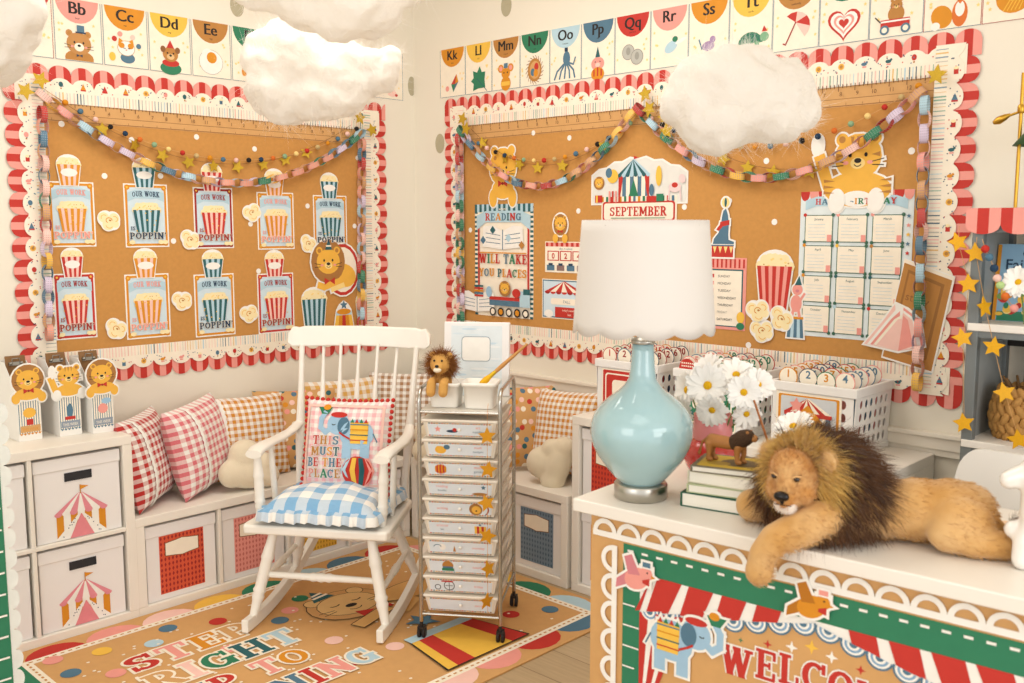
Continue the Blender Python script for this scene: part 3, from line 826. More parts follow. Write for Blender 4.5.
for n, (tl, br, bc, c1, c2, tc, desc) in enumerate(POST):
    u0, v1 = LW.at(*tl); u1, v0 = LW.at(*br); w, h = u1 - u0, v1 - v0
    a = Art(); a.base([(-w / 2, -h / 2), (w / 2, -h / 2), (w / 2, h / 2), (-w / 2, h / 2)], 'white', .0012)
    e = .006; a.rect(-w / 2 + e, -h / 2 + e, w / 2 - e, h / 2 - e, bc); e = .016; a.rect(-w / 2 + e, -h / 2 + e, w / 2 - e, h / 2 - e, 'sky')
    for sx in (-1, 1):
        for sy in (-1, 1): a.ell(sx * (w / 2 - .016), sy * (h / 2 - .016), .012, .012, bc, n=10); a.ell(sx * (w / 2 - .016), sy * (h / 2 - .016), .005, .005, 'yellow', n=8)
    a.poly([(-w * .42, h * .22), (-w * .42, h * .36), (-w * .25, h * .4), (w * .25, h * .4), (w * .42, h * .36), (w * .42, h * .22), (w * .25, h * .27), (-w * .25, h * .27)], 'ltblue')
    a.slab('OUR WORK', 0, h * .29, h * .085, tc, w=w * .62, arch=h * .012)
    bucket(a, 0, -h * .29, w * .62, h * .38, c1, c2, 9, w * .07)
    R = random.Random(n)
    for k in range(9): a.ell(R.uniform(-.3, .3) * w, R.uniform(-.25, .15) * h, w * .016, w * .016, 'yellow', n=6)
    for x in (-.36, .3, .4): a.ell(w * x, -h * .42, w * .07, h * .035, 'popcorn', n=8)
    a.slab('IS', -w * .33, -h * .23, h * .06, tc, w=w * .1)
    a.slab("POPPIN'", 0, -h * .37, h * .105, tc, w=w * .84, edge='cream', ew=.05)
    uc, vc = (u0 + u1) / 2, (v0 + v1) / 2
    tag(a.build('popcorn_poster', None, LW.m(uc, vc, .0045)), 'popcorn poster with ' + desc, 'poster', 'popcorn posters')
    b = Art(); bw, bh = w * .5, .085; cy = v1 - .015
    b.base(bucket_outline(0, 0, bw, bh, .004, bw * .14), 'white', .0014); bucket(b, 0, 0, bw, bh, c1, c2, 7, bw * .13, True)
    tag(b.build('popcorn_topper', None, LW.m(uc - .005, cy, .0075)), 'tub topper cutout of the poster with ' + desc, 'cutout', 'popcorn tub toppers')


def kernel(fr, px, py, lab, k=1.0, rot=0, off=.009):
    u, v = fr.at(px, py); a = Art(); pts = []
    bl = [(-.022, .008, .02), (.016, .014, .02), (.0, -.014, .022), (.026, -.006, .014)]
    # outline = scalloped lump
    for i in range(40):
        q = 2 * pi * i / 40; d = max(bx * cos(q) + by * sin(q) + r for bx, by, r in bl); pts.append((k * (d + .003) * cos(q), k * (d + .003) * sin(q)))
    a.base(pts, 'white', .0014)
    for bx, by, r in bl: a.ell(bx * k, by * k, r * k, r * k * .95, 'popcorn', n=14)
    a.arc(0, .002 * k, .012 * k, .01 * k, 20, 250, .0028 * k, 'ochre', 7); a.arc(-.02 * k, .008 * k, .012 * k, .01 * k, 60, 220, .0022 * k, 'lion', 6); a.arc(.018 * k, .012 * k, .012 * k, .01 * k, -60, 120, .0022 * k, 'lion', 6); a.arc(.004 * k, -.014 * k, .013 * k, .012 * k, 200, 340, .0022 * k, 'lion', 6); a.ell(.003 * k, .003 * k, .005 * k, .0035 * k, 'brown', n=7)
    tag(a.build('popcorn_cutout', None, fr.m(u, v, off, rot)), lab, 'cutout', 'loose popcorn cutouts')


for px, py, lab in ((108, 221, 'popcorn kernel cutout between the first two upper posters'), (189, 240, 'popcorn kernel cutout on the lower left corner of the upper red poster'), (251, 213, 'popcorn kernel cutout between the third and fourth upper posters'),
                    (307, 244, 'popcorn kernel cutout at the foot of the teal poster over the hoop lion'), (248, 314, 'popcorn kernel cutout left of the lower right red poster'), (181, 301, 'popcorn kernel cutout left of the lower teal poster'), (115, 329, 'popcorn kernel cutout low between the lower red and orange posters')):
    kernel(LW, px, py, lab, 1.15, rnd.uniform(-40, 40))
for px, py, lab in ((759, 311, 'popcorn kernel cutout under the big red popcorn tub'), (782, 319, 'popcorn kernel cutout beside the pig on its drum'), (763, 331, 'lowest popcorn kernel cutout under the big popcorn tub')):
    kernel(BW, px, py, lab, 1.25, rnd.uniform(-40, 40))
DOTS = [(LW, 104, 176, 'above the first popcorn kernel of the popcorn board'), (LW, 160, 176, 'right of the upper teal tub topper'), (LW, 196, 137, 'high between the garland stars of the popcorn board'), (LW, 254, 149, 'just above the pompoms in the middle of the popcorn board'),
        (LW, 173, 241, 'low right of the upper teal poster'), (LW, 250, 224, 'under the popcorn kernel of the upper row'), (LW, 61, 124, 'by the upper left corner of the popcorn board'), (LW, 131, 140, 'under the dark pompom left on the popcorn board'), (LW, 307, 206, 'between the two rightmost upper posters'),
        (LW, 354, 226, 'at right of the upper right teal poster'), (LW, 357, 158, 'by the top of the right paper chain, popcorn board'), (LW, 258, 271, 'at the corner of the lower right red poster'),
        (BW, 534, 133, 'under the ruler strip at left on the birthday board'), (BW, 570, 138, 'above the left pompoms of the birthday board'), (BW, 579, 211, 'above the small lion counter'), (BW, 471, 230, 'left of the reading poster'), (BW, 467, 297, 'beside the bottom left of the reading poster'),
        (BW, 685, 207, 'just right of the month banner'), (BW, 767, 161, 'under the cloud near the middle swag'), (BW, 912, 151, 'right of the tiger'), (BW, 730, 201, 'over the seal ball'), (BW, 775, 222, 'between seal and birthday chart'), (BW, 706, 147, 'under the left end of the right cloud'), (BW, 749, 345, 'on the lower edge of the birthday board'), (BW, 887, 355, 'under the open book cutout')]
for fr, px, py, lab in DOTS:
    u, v = fr.at(px, py); a = Art(); a.base(circ(0, 0, .0125), 'white', .001)
    tag(a.build('paper_dot', None, fr.m(u, v, .0042)), 'small white paper dot ' + lab, 'paper dot', 'white paper dots')


def cut(name, fr, px, py, art, lab, cat='cutout', off=.008, group=None, rot=0):
    u, v = fr.at(px, py); return tag(art.build(name, None, fr.m(u, v, off, rot)), lab, cat, group)


# lion through the hoop
a = Art()
a.ell(.06, 0, .105, .135, 'red'); a.ell(.06, 0, .09, .118, 'cream')
a.ell(.07, -.03, .075, .06, 'lion', rot=-20); a.ell(-.03, .045, .105, .112, 'mane'); cub_face(a, 'lion', None, -.03, .045, .2, bow=False, hat='cone')
a.line([(.05, -.055), (-.06, -.085), (-.09, -.075)], .034, 'lion'); a.line([(.06, -.08), (-.01, -.1)], .026, 'lionl')
for sx in (-1, 1): a.poly([(-.025, -.055), (-.025 + sx * .032, -.037), (-.025 + sx * .032, -.075)], 'red')
halo(a, .008); cut('hoop_lion_cutout', LW, 332, 270, a, 'yellow lion cutout in party hat leaping through a red hoop', off=.0095)
a = Art(); a.base(bucket_outline(0, 0, .145, .18, .005, .02), 'white', .0014); bucket(a, 0, 0, .145, .18, 'teal', 'ltblue', 9, .02)
cut('popcorn_tub_cutout', LW, 314, 334, a, 'teal and pale blue striped popcorn tub cutout under the hoop lion', off=.007, group='popcorn tub cutouts')
a = Art(); a.base([(-.075, 0), (.075, 0), (.05, .14), (.03, .17), (0, .19), (-.03, .17), (-.05, .14)], 'white', .0014)
for i in range(5):
    t0, t1 = i / 5 - .5, (i + 1) / 5 - .5; a.poly([(t0 * .14, .004), (t1 * .14, .004), (t1 * .095, .12), (t0 * .095, .12)], ('yellow', 'ochre', 'red', 'ochre', 'yellow')[i])
a.rect(-.05, .112, .05, .13, 'ltblue'); a.ell(0, .13, .045, .016, 'ochre'); a.star(0, .165, .026, 'slate')
cut('circus_drum_cutout', LW, 343, 336, a, 'yellow and red circus pedestal cutout topped by a blue star', off=.0105)
a = Art(); a.base(bucket_outline(0, 0, .145, .18, .005, .02), 'white', .0014); bucket(a, 0, 0, .145, .18, 'ochre', 'pink', 9, .02)
cut('popcorn_tub_cutout', LW, 367, 334, a, 'orange and pink popcorn tub cutout behind the right paper chain', off=.0065, group='popcorn tub cutouts')

# ------------------------------------------------------------------ back wall cutouts and charts
u0, v1 = BW.at(475.7, 204.6); u1, v0 = BW.at(534, 319.5); w, h = u1 - u0, v1 - v0
a = Art(); a.base([(0, 0), (w, 0), (w, h), (0, h)], 'cream', .0012)
for i in range(24):
    a.rect(0, h * i / 24, w * .05, h * (i + .5) / 24, 'teal'); a.rect(w * .95, h * i / 24, w, h * (i + .5) / 24, 'teal')
for i in range(12): a.rect(w * i / 12, h * .93, w * (i + .5) / 12, h, 'teal'); a.rect(w * (i + .5) / 12, h * .93, w * (i + 1) / 12, h, 'ltblue')
for x in (.06, .91): a.rect(w * x, h * .2, w * (x + .03), h * .9, 'red')
a.poly([(w * .04, h * .77), (w * .04, h * .9), (w * .2, h * .94), (w * .8, h * .94), (w * .96, h * .9), (w * .96, h * .77), (w * .8, h * .84), (w * .2, h * .84)], 'ltblue')
a.slab('READING', w * .5, h * .855, h * .065, ['red', 'slate', 'ochre', 'slate', 'teal'], w=w * .62)
a.text('where', w * .5, h * .945, h * .028, 'cream')
book2d(a, w * .5, h * .6, w * .7)
for x, y, c in ((.33, .77, 'teal'), (.16, .68, 'slate'), (.82, .64, 'brown'), (.6, .7, 'ltblue')): a.poly([(w * (x - .05), h * y), (w * x, h * (y - .035)), (w * (x + .05), h * y), (w * x, h * (y + .04))], c)
a.rect(w * .1, h * .565, w * .9, h * .575, 'ochre')
a.slab('WILL TAKE', w * .5, h * .475, h * .085, ['red', 'green', 'ochre', 'red', 'slate', 'green', 'red'], w=w * .82)
a.slab('YOU PLACES', w * .5, h * .355, h * .075, ['ochre', 'slate', 'ochre', 'teal', 'ochre', 'red', 'green', 'ochre'], w=w * .82)
book2d(a, w * .06, h * .03, w * .62)
a.rect(w * .28, h * .1, w * .95, h * .16, 'slate'); a.rect(w * .28, h * .15, w * .8, h * .18, 'red'); a.rect(w * .8, h * .1, w * .97, h * .24, 'ltblue'); a.rect(w * .86, h * .21, w * .97, h * .26, 'teal')
for i in range(5): a.ell(w * (.34 + .14 * i), h * .045, w * .055, w * .055, 'black'); a.ell(w * (.34 + .14 * i), h * .045, w * .035, w * .035, 'ochre' if i % 2 else 'cream')
cub_face(a, 'lion', 'mane', w * .55, h * .255, w * .2, bow=False); a.ell(w * .75, h * .22, w * .07, h * .04, 'red'); a.ell(w * .28, h * .22, w * .05, h * .05, 'elephant')
for i in range(5): a.rect(w * .02, h * (.17 + .022 * i), w * .18, h * (.187 + .022 * i), ('red', 'slate', 'ochre', 'red', 'teal')[i])
tag(a.build('reading_poster', None, BW.m(u0, v0, .0045)), 'tall poster reading READING WILL TAKE YOU PLACES on the back board', 'poster')
a = Art()
a.ell(0, -.04, .075, .05, 'lion'); a.ell(0, .07, .095, .095, 'lion'); a.ell(-.06, .15, .024, .024, 'lion'); a.ell(.06, .15, .024, .024, 'lion'); cub_face(a, 'lion', None, 0, .06, .2)
for s in (-1, 1): a.ell(s * .068, -.085, .028, .045, 'lion')
halo(a, .007); cut('bear_cutout', BW, 504, 181, a, 'yellow bear cutout with red bow peeking over the reading poster', off=.0075)
# small lion counter
u0, v1 = BW.at(546, 241.4); u1, v0 = BW.at(583, 273.5); w, h = u1 - u0 + .03, v1 - v0
a = Art(); a.base([(0, 0), (w, 0), (w, h), (0, h)], 'cream', .0014); a.rect(.004, h * .84, w - .004, h * .97, 'pink')
for i in range(8): a.rect(.004 + (w - .008) * i / 8, h * .84, .004 + (w - .008) * (i + .5) / 8, h * .97, 'red')
a.text('days in school', w / 2, h * .74, h * .07, 'slate', w=w * .8)
for i, dch in enumerate('024'): a.rect(w * (.06 + .3 * i), h * .38, w * (.34 + .3 * i), h * .7, 'red'); a.rect(w * (.085 + .3 * i), h * .41, w * (.315 + .3 * i), h * .67, 'cream'); a.text(dch, w * (.2 + .3 * i), h * .45, h * .18, 'red', bold=.03)
for i in range(4): a.rect(w * (.05 + .24 * i), h * .06, w * (.23 + .24 * i), h * .24, ('slate', '#8a6f6a', 'slate', '#8a6f6a')[i]); a.rect(w * (.09 + .24 * i), h * .22, w * (.19 + .24 * i), h * .3, 'navy')
tag(a.build('day_counter', None, BW.m(u0, v0, .0045)), 'small school day counter card showing 024 left of the table lamp shade', 'counter card')
a = Art(); a.base(circ(0, .02, .052, .06) , 'white', .0014); a.ell(0, .02, .045, .052, 'mane'); cub_face(a, 'lion', None, 0, .025, .1); a.ell(-.03, -.045, .018, .022, 'lion'); a.ell(.03, -.045, .018, .022, 'lion')
cut('lion_cutout', BW, 561.5, 229, a, 'small lion cutout sitting on top of the 024 counter card', off=.007)
u0, v1 = BW.at(543, 278.5); u1, v0 = BW.at(580, 320.5); w, h = u1 - u0 + .05, v1 - v0
a = Art(); a.base([(0, 0), (w, 0), (w, h), (0, h)], 'cream', .0014); a.rect(.004, .004, w - .004, h - .004, 'slate'); a.rect(.01, .01, w - .01, h - .01, 'sky')
for i in range(7): a.poly([(w * (.06 + .126 * i), h * .68), (w * (.06 + .126 * (i + 1)), h * .68), (w * .52, h * .95), (w * .48, h * .95)], 'red' if i % 2 == 0 else 'cream'); a.ell(w * (.123 + .126 * i), h * .68, w * .06, h * .06, 'red' if i % 2 else 'dkred', 180, 360)
a.poly(rrect(w * .2, h * .36, w * .92, h * .52, h * .06), 'cream'); a.text('FALL', w * .56, h * .4, h * .08, 'slate'); a.rect(w * .3, h * .04, w * .96, h * .3, 'red'); a.text("today's weather", w * .62, h * .2, h * .055, 'cream', w=w * .5); a.text('hot', w * .62, h * .09, h * .06, 'cream'); a.ell(w * .16, h * .12, w * .1, h * .1, 'white')
tag(a.build('season_card', None, BW.m(u0, v0, .0045)), 'season card with red striped tent top and FALL label below the 024 counter', 'season card')
# tent and carousel picture
u0, v1 = BW.at(592.4, 157); u1, v0 = BW.at(688.4, 203.5); w, h = u1 - u0, v1 - v0
a = Art(); pts = [(0, 0), (w, 0)]
for i in range(13):
    q = i / 12; pts.append((w - w * q, h * (.62 + .3 * sin(pi * q) + (.05 if i % 2 else 0))))
a.base(pts, 'white', .0016); a.poly([(.006, .006), (w - .006, .006)] + [(x * .97 + w * .015, y * .96) for x, y in pts[2:]], '#e4e3dc')
cx = w * .46
for i in range(8): a.rect(cx + w * (-.16 + .04 * i), h * .03, cx + w * (-.16 + .04 * (i + 1)), h * .6, 'slate' if i % 2 else 'cream')
for s in (-1, 1): a.poly([(cx + s * w * .16, h * .03), (cx + s * w * .16, h * .6), (cx + s * w * .11, h * .6), (cx + s * w * .13, h * .3)], 'red')
a.poly([(cx - w * .07, h * .03), (cx + w * .07, h * .03), (cx, h * .5)], 'green')
for i in range(8): a.poly([(cx + w * (-.17 + .0425 * i), h * .6), (cx + w * (-.17 + .0425 * (i + 1)), h * .6), (cx + w * .008, h * .9), (cx - w * .008, h * .9)], 'teal' if i % 2 == 0 else 'ltblue'); a.ell(cx + w * (-.149 + .0425 * i), h * .6, w * .021, h * .05, 'teal' if i % 2 == 0 else 'ltblue', 180, 360)
a.poly([(cx, h * .9), (cx + w * .05, h * .93), (cx, h * .97)], 'red')
cub_face(a, 'lion', 'mane', w * .09, h * .45, w * .12, bow=False); a.rect(w * .05, h * .05, w * .13, h * .2, 'red'); a.rect(w * .06, h * .05, w * .08, h * .2, 'yellow'); a.ell(w * .24, h * .58, w * .06, h * .14, 'yellow'); a.ell(w * .2, h * .65, w * .035, h * .1, 'slate')
for i in range(4): a.rect(w * (.2 + .035 * i), h * .05, w * (.218 + .035 * i), h * .28, 'red' if i % 2 else 'pink')
a.ell(w * .72, h * .55, w * .03, h * .2, 'yellow'); a.ell(w * .65, h * .28, w * .025, h * .12, 'slate'); a.rect(w * .6, h * .05, w * .7, h * .16, 'red'); a.rect(w * .7, h * .05, w * .77, h * .2, 'green')
a.ell(w * .88, h * .32, w * .06, h * .1, '#e9d0cf'); a.ell(w * .95, h * .48, w * .03, h * .09, '#e9d0cf', rot=30); a.line([(w * .83, h * .3), (w * .82, h * .08)], w * .014, '#e9d0cf'); a.line([(w * .93, h * .3), (w * .94, h * .08)], w * .014, '#e9d0cf'); a.ell(w * .88, h * .36, w * .03, h * .05, 'red')
tag(a.build('circus_picture', None, BW.m(u0, v0, .0045)), 'cut-out circus tent picture with lion, clown and horse above the month banner', 'picture')
u0, v1 = BW.at(602.6, 201.5); u1, v0 = BW.at(677.5, 222); w, h = u1 - u0, v1 - v0 + .02
a = Art(); a.base([(0, 0), (w, 0), (w, h), (0, h)], 'cream', .0014)
for i in range(16): a.rect(w * i / 16, h * .8, w * (i + .5) / 16, h, ('ochre', 'green', 'red', 'slate')[i % 4])
a.poly(rrect(w * .02, h * .04, w * .98, h * .8, .014), 'red'); a.poly(rrect(w * .04, h * .1, w * .96, h * .74, .012), 'cream'); a.slab('SEPTEMBER', w * .5, h * .24, h * .36, 'red', w=w * .76); a.line([(w * .14, h * .16), (w * .86, h * .16)], .003, 'green')
tag(a.build('month_banner', None, BW.m(u0, v0, .0062)), 'month banner card reading SEPTEMBER above the lamp shade', 'banner')
# seal
a = Art(); a.rect(-.05, .004, .053, .05, 'red'); a.rect(-.053, .05, .056, .055, 'slate')
for i in range(4): a.poly([(-.044 + i * .026, .048), (-.026 + i * .026, .048), (-.035 + i * .026, .02)], 'lionl')
a.poly([(-.045, .058), (.055, .058), (.056, .068), (.03, .076), (.028, .1), (.03, .14), (.024, .18), (.014, .205), (.002, .195), (-.004, .17), (-.008, .14), (-.018, .105), (-.04, .08)], 'slate'); a.poly([(-.012, .15), (.032, .158), (.032, .138), (-.014, .128)], 'red'); a.poly([(-.012, .14), (-.03, .118), (-.018, .112), (0, .13)], 'red'); a.ell(.012, .23, .018, .02, 'lionl'); a.ell(.012, .23, .006, .019, 'teal'); halo(a, .007)
cut('seal_cutout', BW, 723, 258, a, 'blue seal cutout balancing a ball above the weekday chart')
u0, v1 = BW.at(704, 257); u1, v0 = BW.at(745.5, 331); w, h = u1 - u0, v1 - v0
a = Art(); a.base([(0, 0), (w, 0), (w, h), (0, h)], 'pink', .0014)
for i in range(10): a.rect(w * (i + .2) / 10, h * .86, w * (i + .6) / 10, h * .98, 'red')
a.rect(w * .05, h * .04, w * .93, h * .84, 'teal'); a.rect(w * .08, h * .055, w * .9, h * .82, 'cream')
for i, dname in enumerate(['SUNDAY', 'MONDAY', 'TUESDAY', 'WEDNESDAY', 'THURSDAY', 'FRIDAY', 'SATURDAY']):
    y = h * (.72 - .1 * i); a.rect(w * .14, y, w * .27, y + h * .05, ('red', 'pink', 'palepink', 'slate', 'black', 'yellow', 'green')[i]); a.text(dname, w * .36, y + h * .005, h * .035, 'black' if i != 5 else 'grey', 'L')
a.ell(w * .9, h * .18, w * .09, h * .08, 'yellow'); a.ell(w * .9, h * .06, w * .09, h * .05, 'green')
tag(a.build('weekday_chart', None, BW.m(u0, v0, .0045)), 'pink framed weekday list chart half hidden behind the lamp shade', 'chart')
a = Art(); a.base(bucket_outline(0, 0, .155, .185, .006, .021), 'white', .0014); bucket(a, 0, 0, .155, .185, 'red', 'pink', 9, .021)
cut('popcorn_tub_cutout', BW, 774, 312, a, 'large red and pink striped popcorn tub cutout on the back board', off=.0065, group='popcorn tub cutouts')
a = Art()
for i in range(5): a.poly([(-.036 + .0144 * i, .004), (-.036 + .0144 * (i + 1), .004), (-.029 + .0116 * (i + 1), .085), (-.029 + .0116 * i, .085)], 'slate' if i % 2 == 0 else 'ltblue')
a.rect(-.033, .078, .033, .088, 'ochre'); a.ell(0, .14, .024, .034, 'pink'); a.ell(.004, .195, .022, .022, 'pink'); a.line([(-.012, .11), (-.016, .09)], .012, 'pink'); a.line([(.012, .11), (.016, .09)], .012, 'pink'); a.line([(.015, .15), (.034, .18)], .01, 'pink'); a.poly([(-.008, .212), (.022, .214), (.01, .25)], 'teal'); a.ell(.004, .19, .008, .006, '#d9808a')
halo(a, .006); cut('pig_cutout', BW, 796, 338.5, a, 'pink pig cutout in party hat standing on a blue striped drum')
# birthday chart
u0, v1 = BW.at(802, 192); u1, v0 = BW.at(908, 344); w, h = u1 - u0, v1 - v0
a = Art(); a.base([(0, 0), (w, 0), (w, h), (0, h)], '#dfe9ea', .0014)
for i in range(12): a.ell(w * (i + .5) / 12, h * .985, w / 24, h * .05, 'red' if i % 2 == 0 else 'pink', 180, 360); a.rect(w * i / 12, h * .985, w * (i + 1) / 12, h, 'red' if i % 2 == 0 else 'pink')
a.poly([(w * .05, h * .875), (w * .05, h * .94), (w * .15, h * .965), (w * .85, h * .965), (w * .95, h * .94), (w * .95, h * .875), (w * .85, h * .9), (w * .15, h * .9)], 'ltblue')
a.slab('HAPPY BIRTHDAY', w * .5, h * .91, h * .04, ['red', 'slate', 'ochre', 'green'], w=w * .72)
MON = ['January', 'February', 'March', 'April', 'May', 'June', 'July', 'August', 'September', 'October', 'November', 'December']
for r in range(4):
    for c in range(3):
        x0, y0 = w * (.05 + .305 * c), h * (.655 - .208 * r); cw, ch = w * .26, h * .185; a.c = None; a.z = .003
        a.rect(x0, y0, x0 + cw, y0 + ch, '#3f6a55'); a.rect(x0 + .003, y0 + .003, x0 + cw - .003, y0 + ch - .003, 'cream')
        for sx in (0, 1):
            for sy in (0, 1): a.ell(x0 + sx * cw, y0 + sy * ch, .007, .007, '#3f6a55' if (sx, sy) != (0, 1) else ('red', 'pink', 'pink', 'ochre', 'yellow', 'brown', 'ochre', 'teal', 'teal', 'slate', 'ltblue', 'red')[r * 3 + c])
        a.rect(x0 + cw - .022, y0 + .002, x0 + cw - .004, y0 + .028, 'pink'); a.text(MON[r * 3 + c], x0 + cw / 2, y0 + ch - .02, .009, 'teal')
        for j in range(5): a.rect(x0 + .014, y0 + ch * (.16 + .12 * j), x0 + cw - .03, y0 + ch * (.16 + .12 * j) + .0012, 'ltblue')
R = random.Random(4)
for i in range(14): a.star(w * .965, h * (.05 + .06 * i), .009, R.choice(['yellow', 'pink', 'slate', 'red']))
tag(a.build('birthday_chart', None, BW.m(u0, v0, .0045)), 'large pale blue birthday chart with twelve month boxes', 'chart')
a = Art()
a.ell(0, -.02, .13, .065, 'lion'); a.ell(.0, -.055, .06, .03, 'white'); a.line([(-.115, 0), (-.15, .1)], .045, 'lion'); a.ell(-.16, .15, .022, .04, 'white'); a.ell(0, .1, .09, .085, 'lion'); cub_face(a, 'lion', None, 0, .1, .235, bow=False, stripes=True)
for x in (-.075, .075): a.ell(x, -.06, .032, .045, 'white')
for s in (-1, 1):
    for j in range(3): a.poly([(s * .13, .02 - j * .022), (s * .085, .012 - j * .022), (s * .13, .008 - j * .022)], 'brown')
halo(a, .007); cut('tiger_cutout', BW, 858, 184, a, 'striped yellow tiger cub cutout waving above the birthday chart', off=.0075)
a = Art(); a.base([(-.09, -.16), (.1, -.2), (.16, .15), (-.02, .21)], 'white', .0016); a.poly([(-.084, -.154), (.095, -.193), (.152, .145), (-.018, .203)], 'brown'); a.poly([(-.06, -.125), (.075, -.155), (.125, .12), (-.005, .17)], '#9a6a35'); a.poly([(-.05, -.115), (.066, -.142), (.113, .112), (0, .157)], 'brown')
a.line([(-.018, .2), (.152, .142)], .012, 'cream'); a.text('story', .03, .05, .03, 'kraftd', rot=-14); a.star(.03, -.03, .04, '#9a6a35')
cut('closed_book_cutout', BW, 909, 316, a, 'brown closed book cutout at lower right corner of the back board', off=.0135)
a = Art(); a.base([(-.14, -.05), (0, -.07), (.1, -.04), (.08, .06), (.03, .1), (-.02, .12), (-.06, .06)], 'white', .0014)
for j in range(5): a.poly([(-.13 + j * .012, -.045), (0, -.062), (-.02 + .01 * j, .11 - j * .012), (-.055 + j * .012, .055)], ('palepink', 'white', 'pink', 'cream', 'palepink')[j])
for j in range(4): a.poly([(.0, -.062), (.095 - j * .014, -.037), (.078 - j * .016, .055), (.012, .1 - j * .01)], ('pink', 'white', 'palepink', 'pink')[j])
cut('open_book_cutout', BW, 901, 334, a, 'open pink page book cutout leaning on the brown book cutout', off=.0165)

# ------------------------------------------------------------------ paper chains
LCOL = ['palepink', 'red', 'ltblue', 'kraftl', 'pink', 'green', 'yellow', 'slate', '#e59a84', '#d9c9dd']
_links = {}


def printed(c):
    key = ('lk', c)
    if key in _m: return _m[key]
    m, N, L, P = nodes('printed_' + c.lstrip('#')); P.inputs['Roughness'].default_value = .7
    uv = N.new('ShaderNodeUVMap'); sp = N.new('ShaderNodeSeparateXYZ'); L.new(uv.outputs[0], sp.inputs[0])
    g = [mathn(N, L, 'LESS_THAN', mathn(N, L, 'FRACT', mathn(N, L, 'MULTIPLY', sp.outputs[i], k)), .4) for i, k in ((0, 22), (1, 4))]
    mx = N.new('ShaderNodeMix'); mx.data_type = 'RGBA'; mx.inputs['A'].default_value = hexc(c); q = hexc(c)
    mx.inputs['B'].default_value = tuple(x * .55 + .3 * (x < .35) for x in q[:3]) + (1,)
    L.new(mathn(N, L, 'MULTIPLY', g[0], g[1]), mx.inputs['Factor']); L.new(mx.outputs['Result'], P.inputs['Base Color'])
    _m[key] = m; return m


def link_mesh(c, la=.034, lb=.02, w=.026):
    key = c
    if key in _links: return _links[key]
    mb = MB(); n = 20
    for i in range(n):
        q0, q1 = 2 * pi * i / n, 2 * pi * (i + 1) / n
        for s, r in ((1, 1), (-1, .96)):
            vs = [(la * cos(q) * r, lb * sin(q) * r, z) for q in (q0, q1) for z in (-w / 2, w / 2)]
            f = (0, 2, 3, 1) if s > 0 else (0, 1, 3, 2)
            U = {0: (i / n, 0), 1: (i / n, 1), 2: ((i + 1) / n, 0), 3: ((i + 1) / n, 1)}
            mb.add(vs, [f], True, [[U[j] for j in f]])
        for z, fl in ((w / 2, 0), (-w / 2, 1)):
            vs = [(la * cos(q) * r, lb * sin(q) * r, z) for q in (q0, q1) for r in (1, .96)]
            mb.add(vs, [(0, 2, 3, 1) if not fl else (0, 1, 3, 2)], False, [[(0, 0)] * 4])
    _links[key] = mb.mesh('link', printed(c)); return _links[key]


def resample(P, step):
    P = [V(p) for p in P]; out = [P[0]]; acc = 0
    for a, b in zip(P, P[1:]):
        L = (b - a).length; t = step - acc
        while t <= L: out.append(a + (b - a) * (t / L)); t += step
        acc = (L - (t - step))
    return out


def catenary(fr, a, b, c, n=24, off=.03):
    """curve through pixel a, lowest pixel c, pixel b on the wall plane"""
    A, B, C = fr.at(*a, off), fr.at(*b, off), fr.at(*c, off); out = []
    tc = (C[0] - A[0]) / (B[0] - A[0]); lin = A[1] + (B[1] - A[1]) * tc; k = (lin - C[1]) / (tc * (1 - tc))
    for i in range(n + 1):
        t = i / n; out.append((A[0] + (B[0] - A[0]) * t, A[1] + (B[1] - A[1]) * t - k * t * (1 - t)))
    return out


def paper_chain(fr, pts, label, seed, step=.049, off=.036):
    P3 = [fr.O + fr.R * u + fr.U * v + fr.N * off for u, v in pts]
    Q = resample(P3, step); root = thing('paper_chain', label, 'paper chain', Q[0], 0, 'paper chains'); R = random.Random(seed); last = None
    for i, (p, q) in enumerate(zip(Q, Q[1:])):
        T = (q - p).normalized(); Bn = T.cross(fr.N).normalized()
        X, Y, Z = (T, fr.N, Bn) if i % 2 == 0 else (T, -Bn, fr.N)   # broad face out, then edge out
        z = (R.uniform(-.25, .25)); Y, Z = Y * cos(z) + Z * sin(z), Z * cos(z) - Y * sin(z)
        c = R.choice([x for x in LCOL if x != last]); last = c
        M4 = MX((X, Y, X.cross(Y))).transposed().to_4x4(); M4.translation = (p + q) / 2 - Q[0]
        link('link', link_mesh(c), root, M4)
    return root


def vert(fr, a, b): A, B = fr.at(*a, .036), fr.at(*b, .036); return [A, B]


paper_chain(LW, vert(LW, (42, 108), (50, 350)), 'paper chain hanging straight down the left edge of the popcorn board', 1)
paper_chain(LW, catenary(LW, (38, 92), (364, 130), (215, 182)), 'multicoloured paper chain swag across the top of the popcorn board', 2)
paper_chain(LW, vert(LW, (362, 140), (361, 345)), 'paper chain hanging straight down the right edge of the popcorn board', 3)
paper_chain(BW, vert(BW, (459, 135), (461, 345)), 'paper chain hanging down the left edge of the birthday board', 4)
paper_chain(BW, catenary(BW, (460, 128), (637, 108), (545, 186)), 'paper chain swag above the reading poster', 5)
paper_chain(BW, catenary(BW, (637, 106), (932, 82), (765, 178)), 'long paper chain swag under the right cloud', 6)
paper_chain(BW, vert(BW, (925, 98), (917, 392)), 'paper chain hanging down the right edge of the birthday board', 7)

# ------------------------------------------------------------------ felt ball and gold star garlands
BALLC = ['ochre', 'lionl', 'navy', 'slate', 'red', 'orange', 'palepink', '#c9b07a', '#8fb08a', 'black']
goldm = mat('gold', .45, .35, var=.2, scale=300, bump=.3, bscale=600)
starm = None


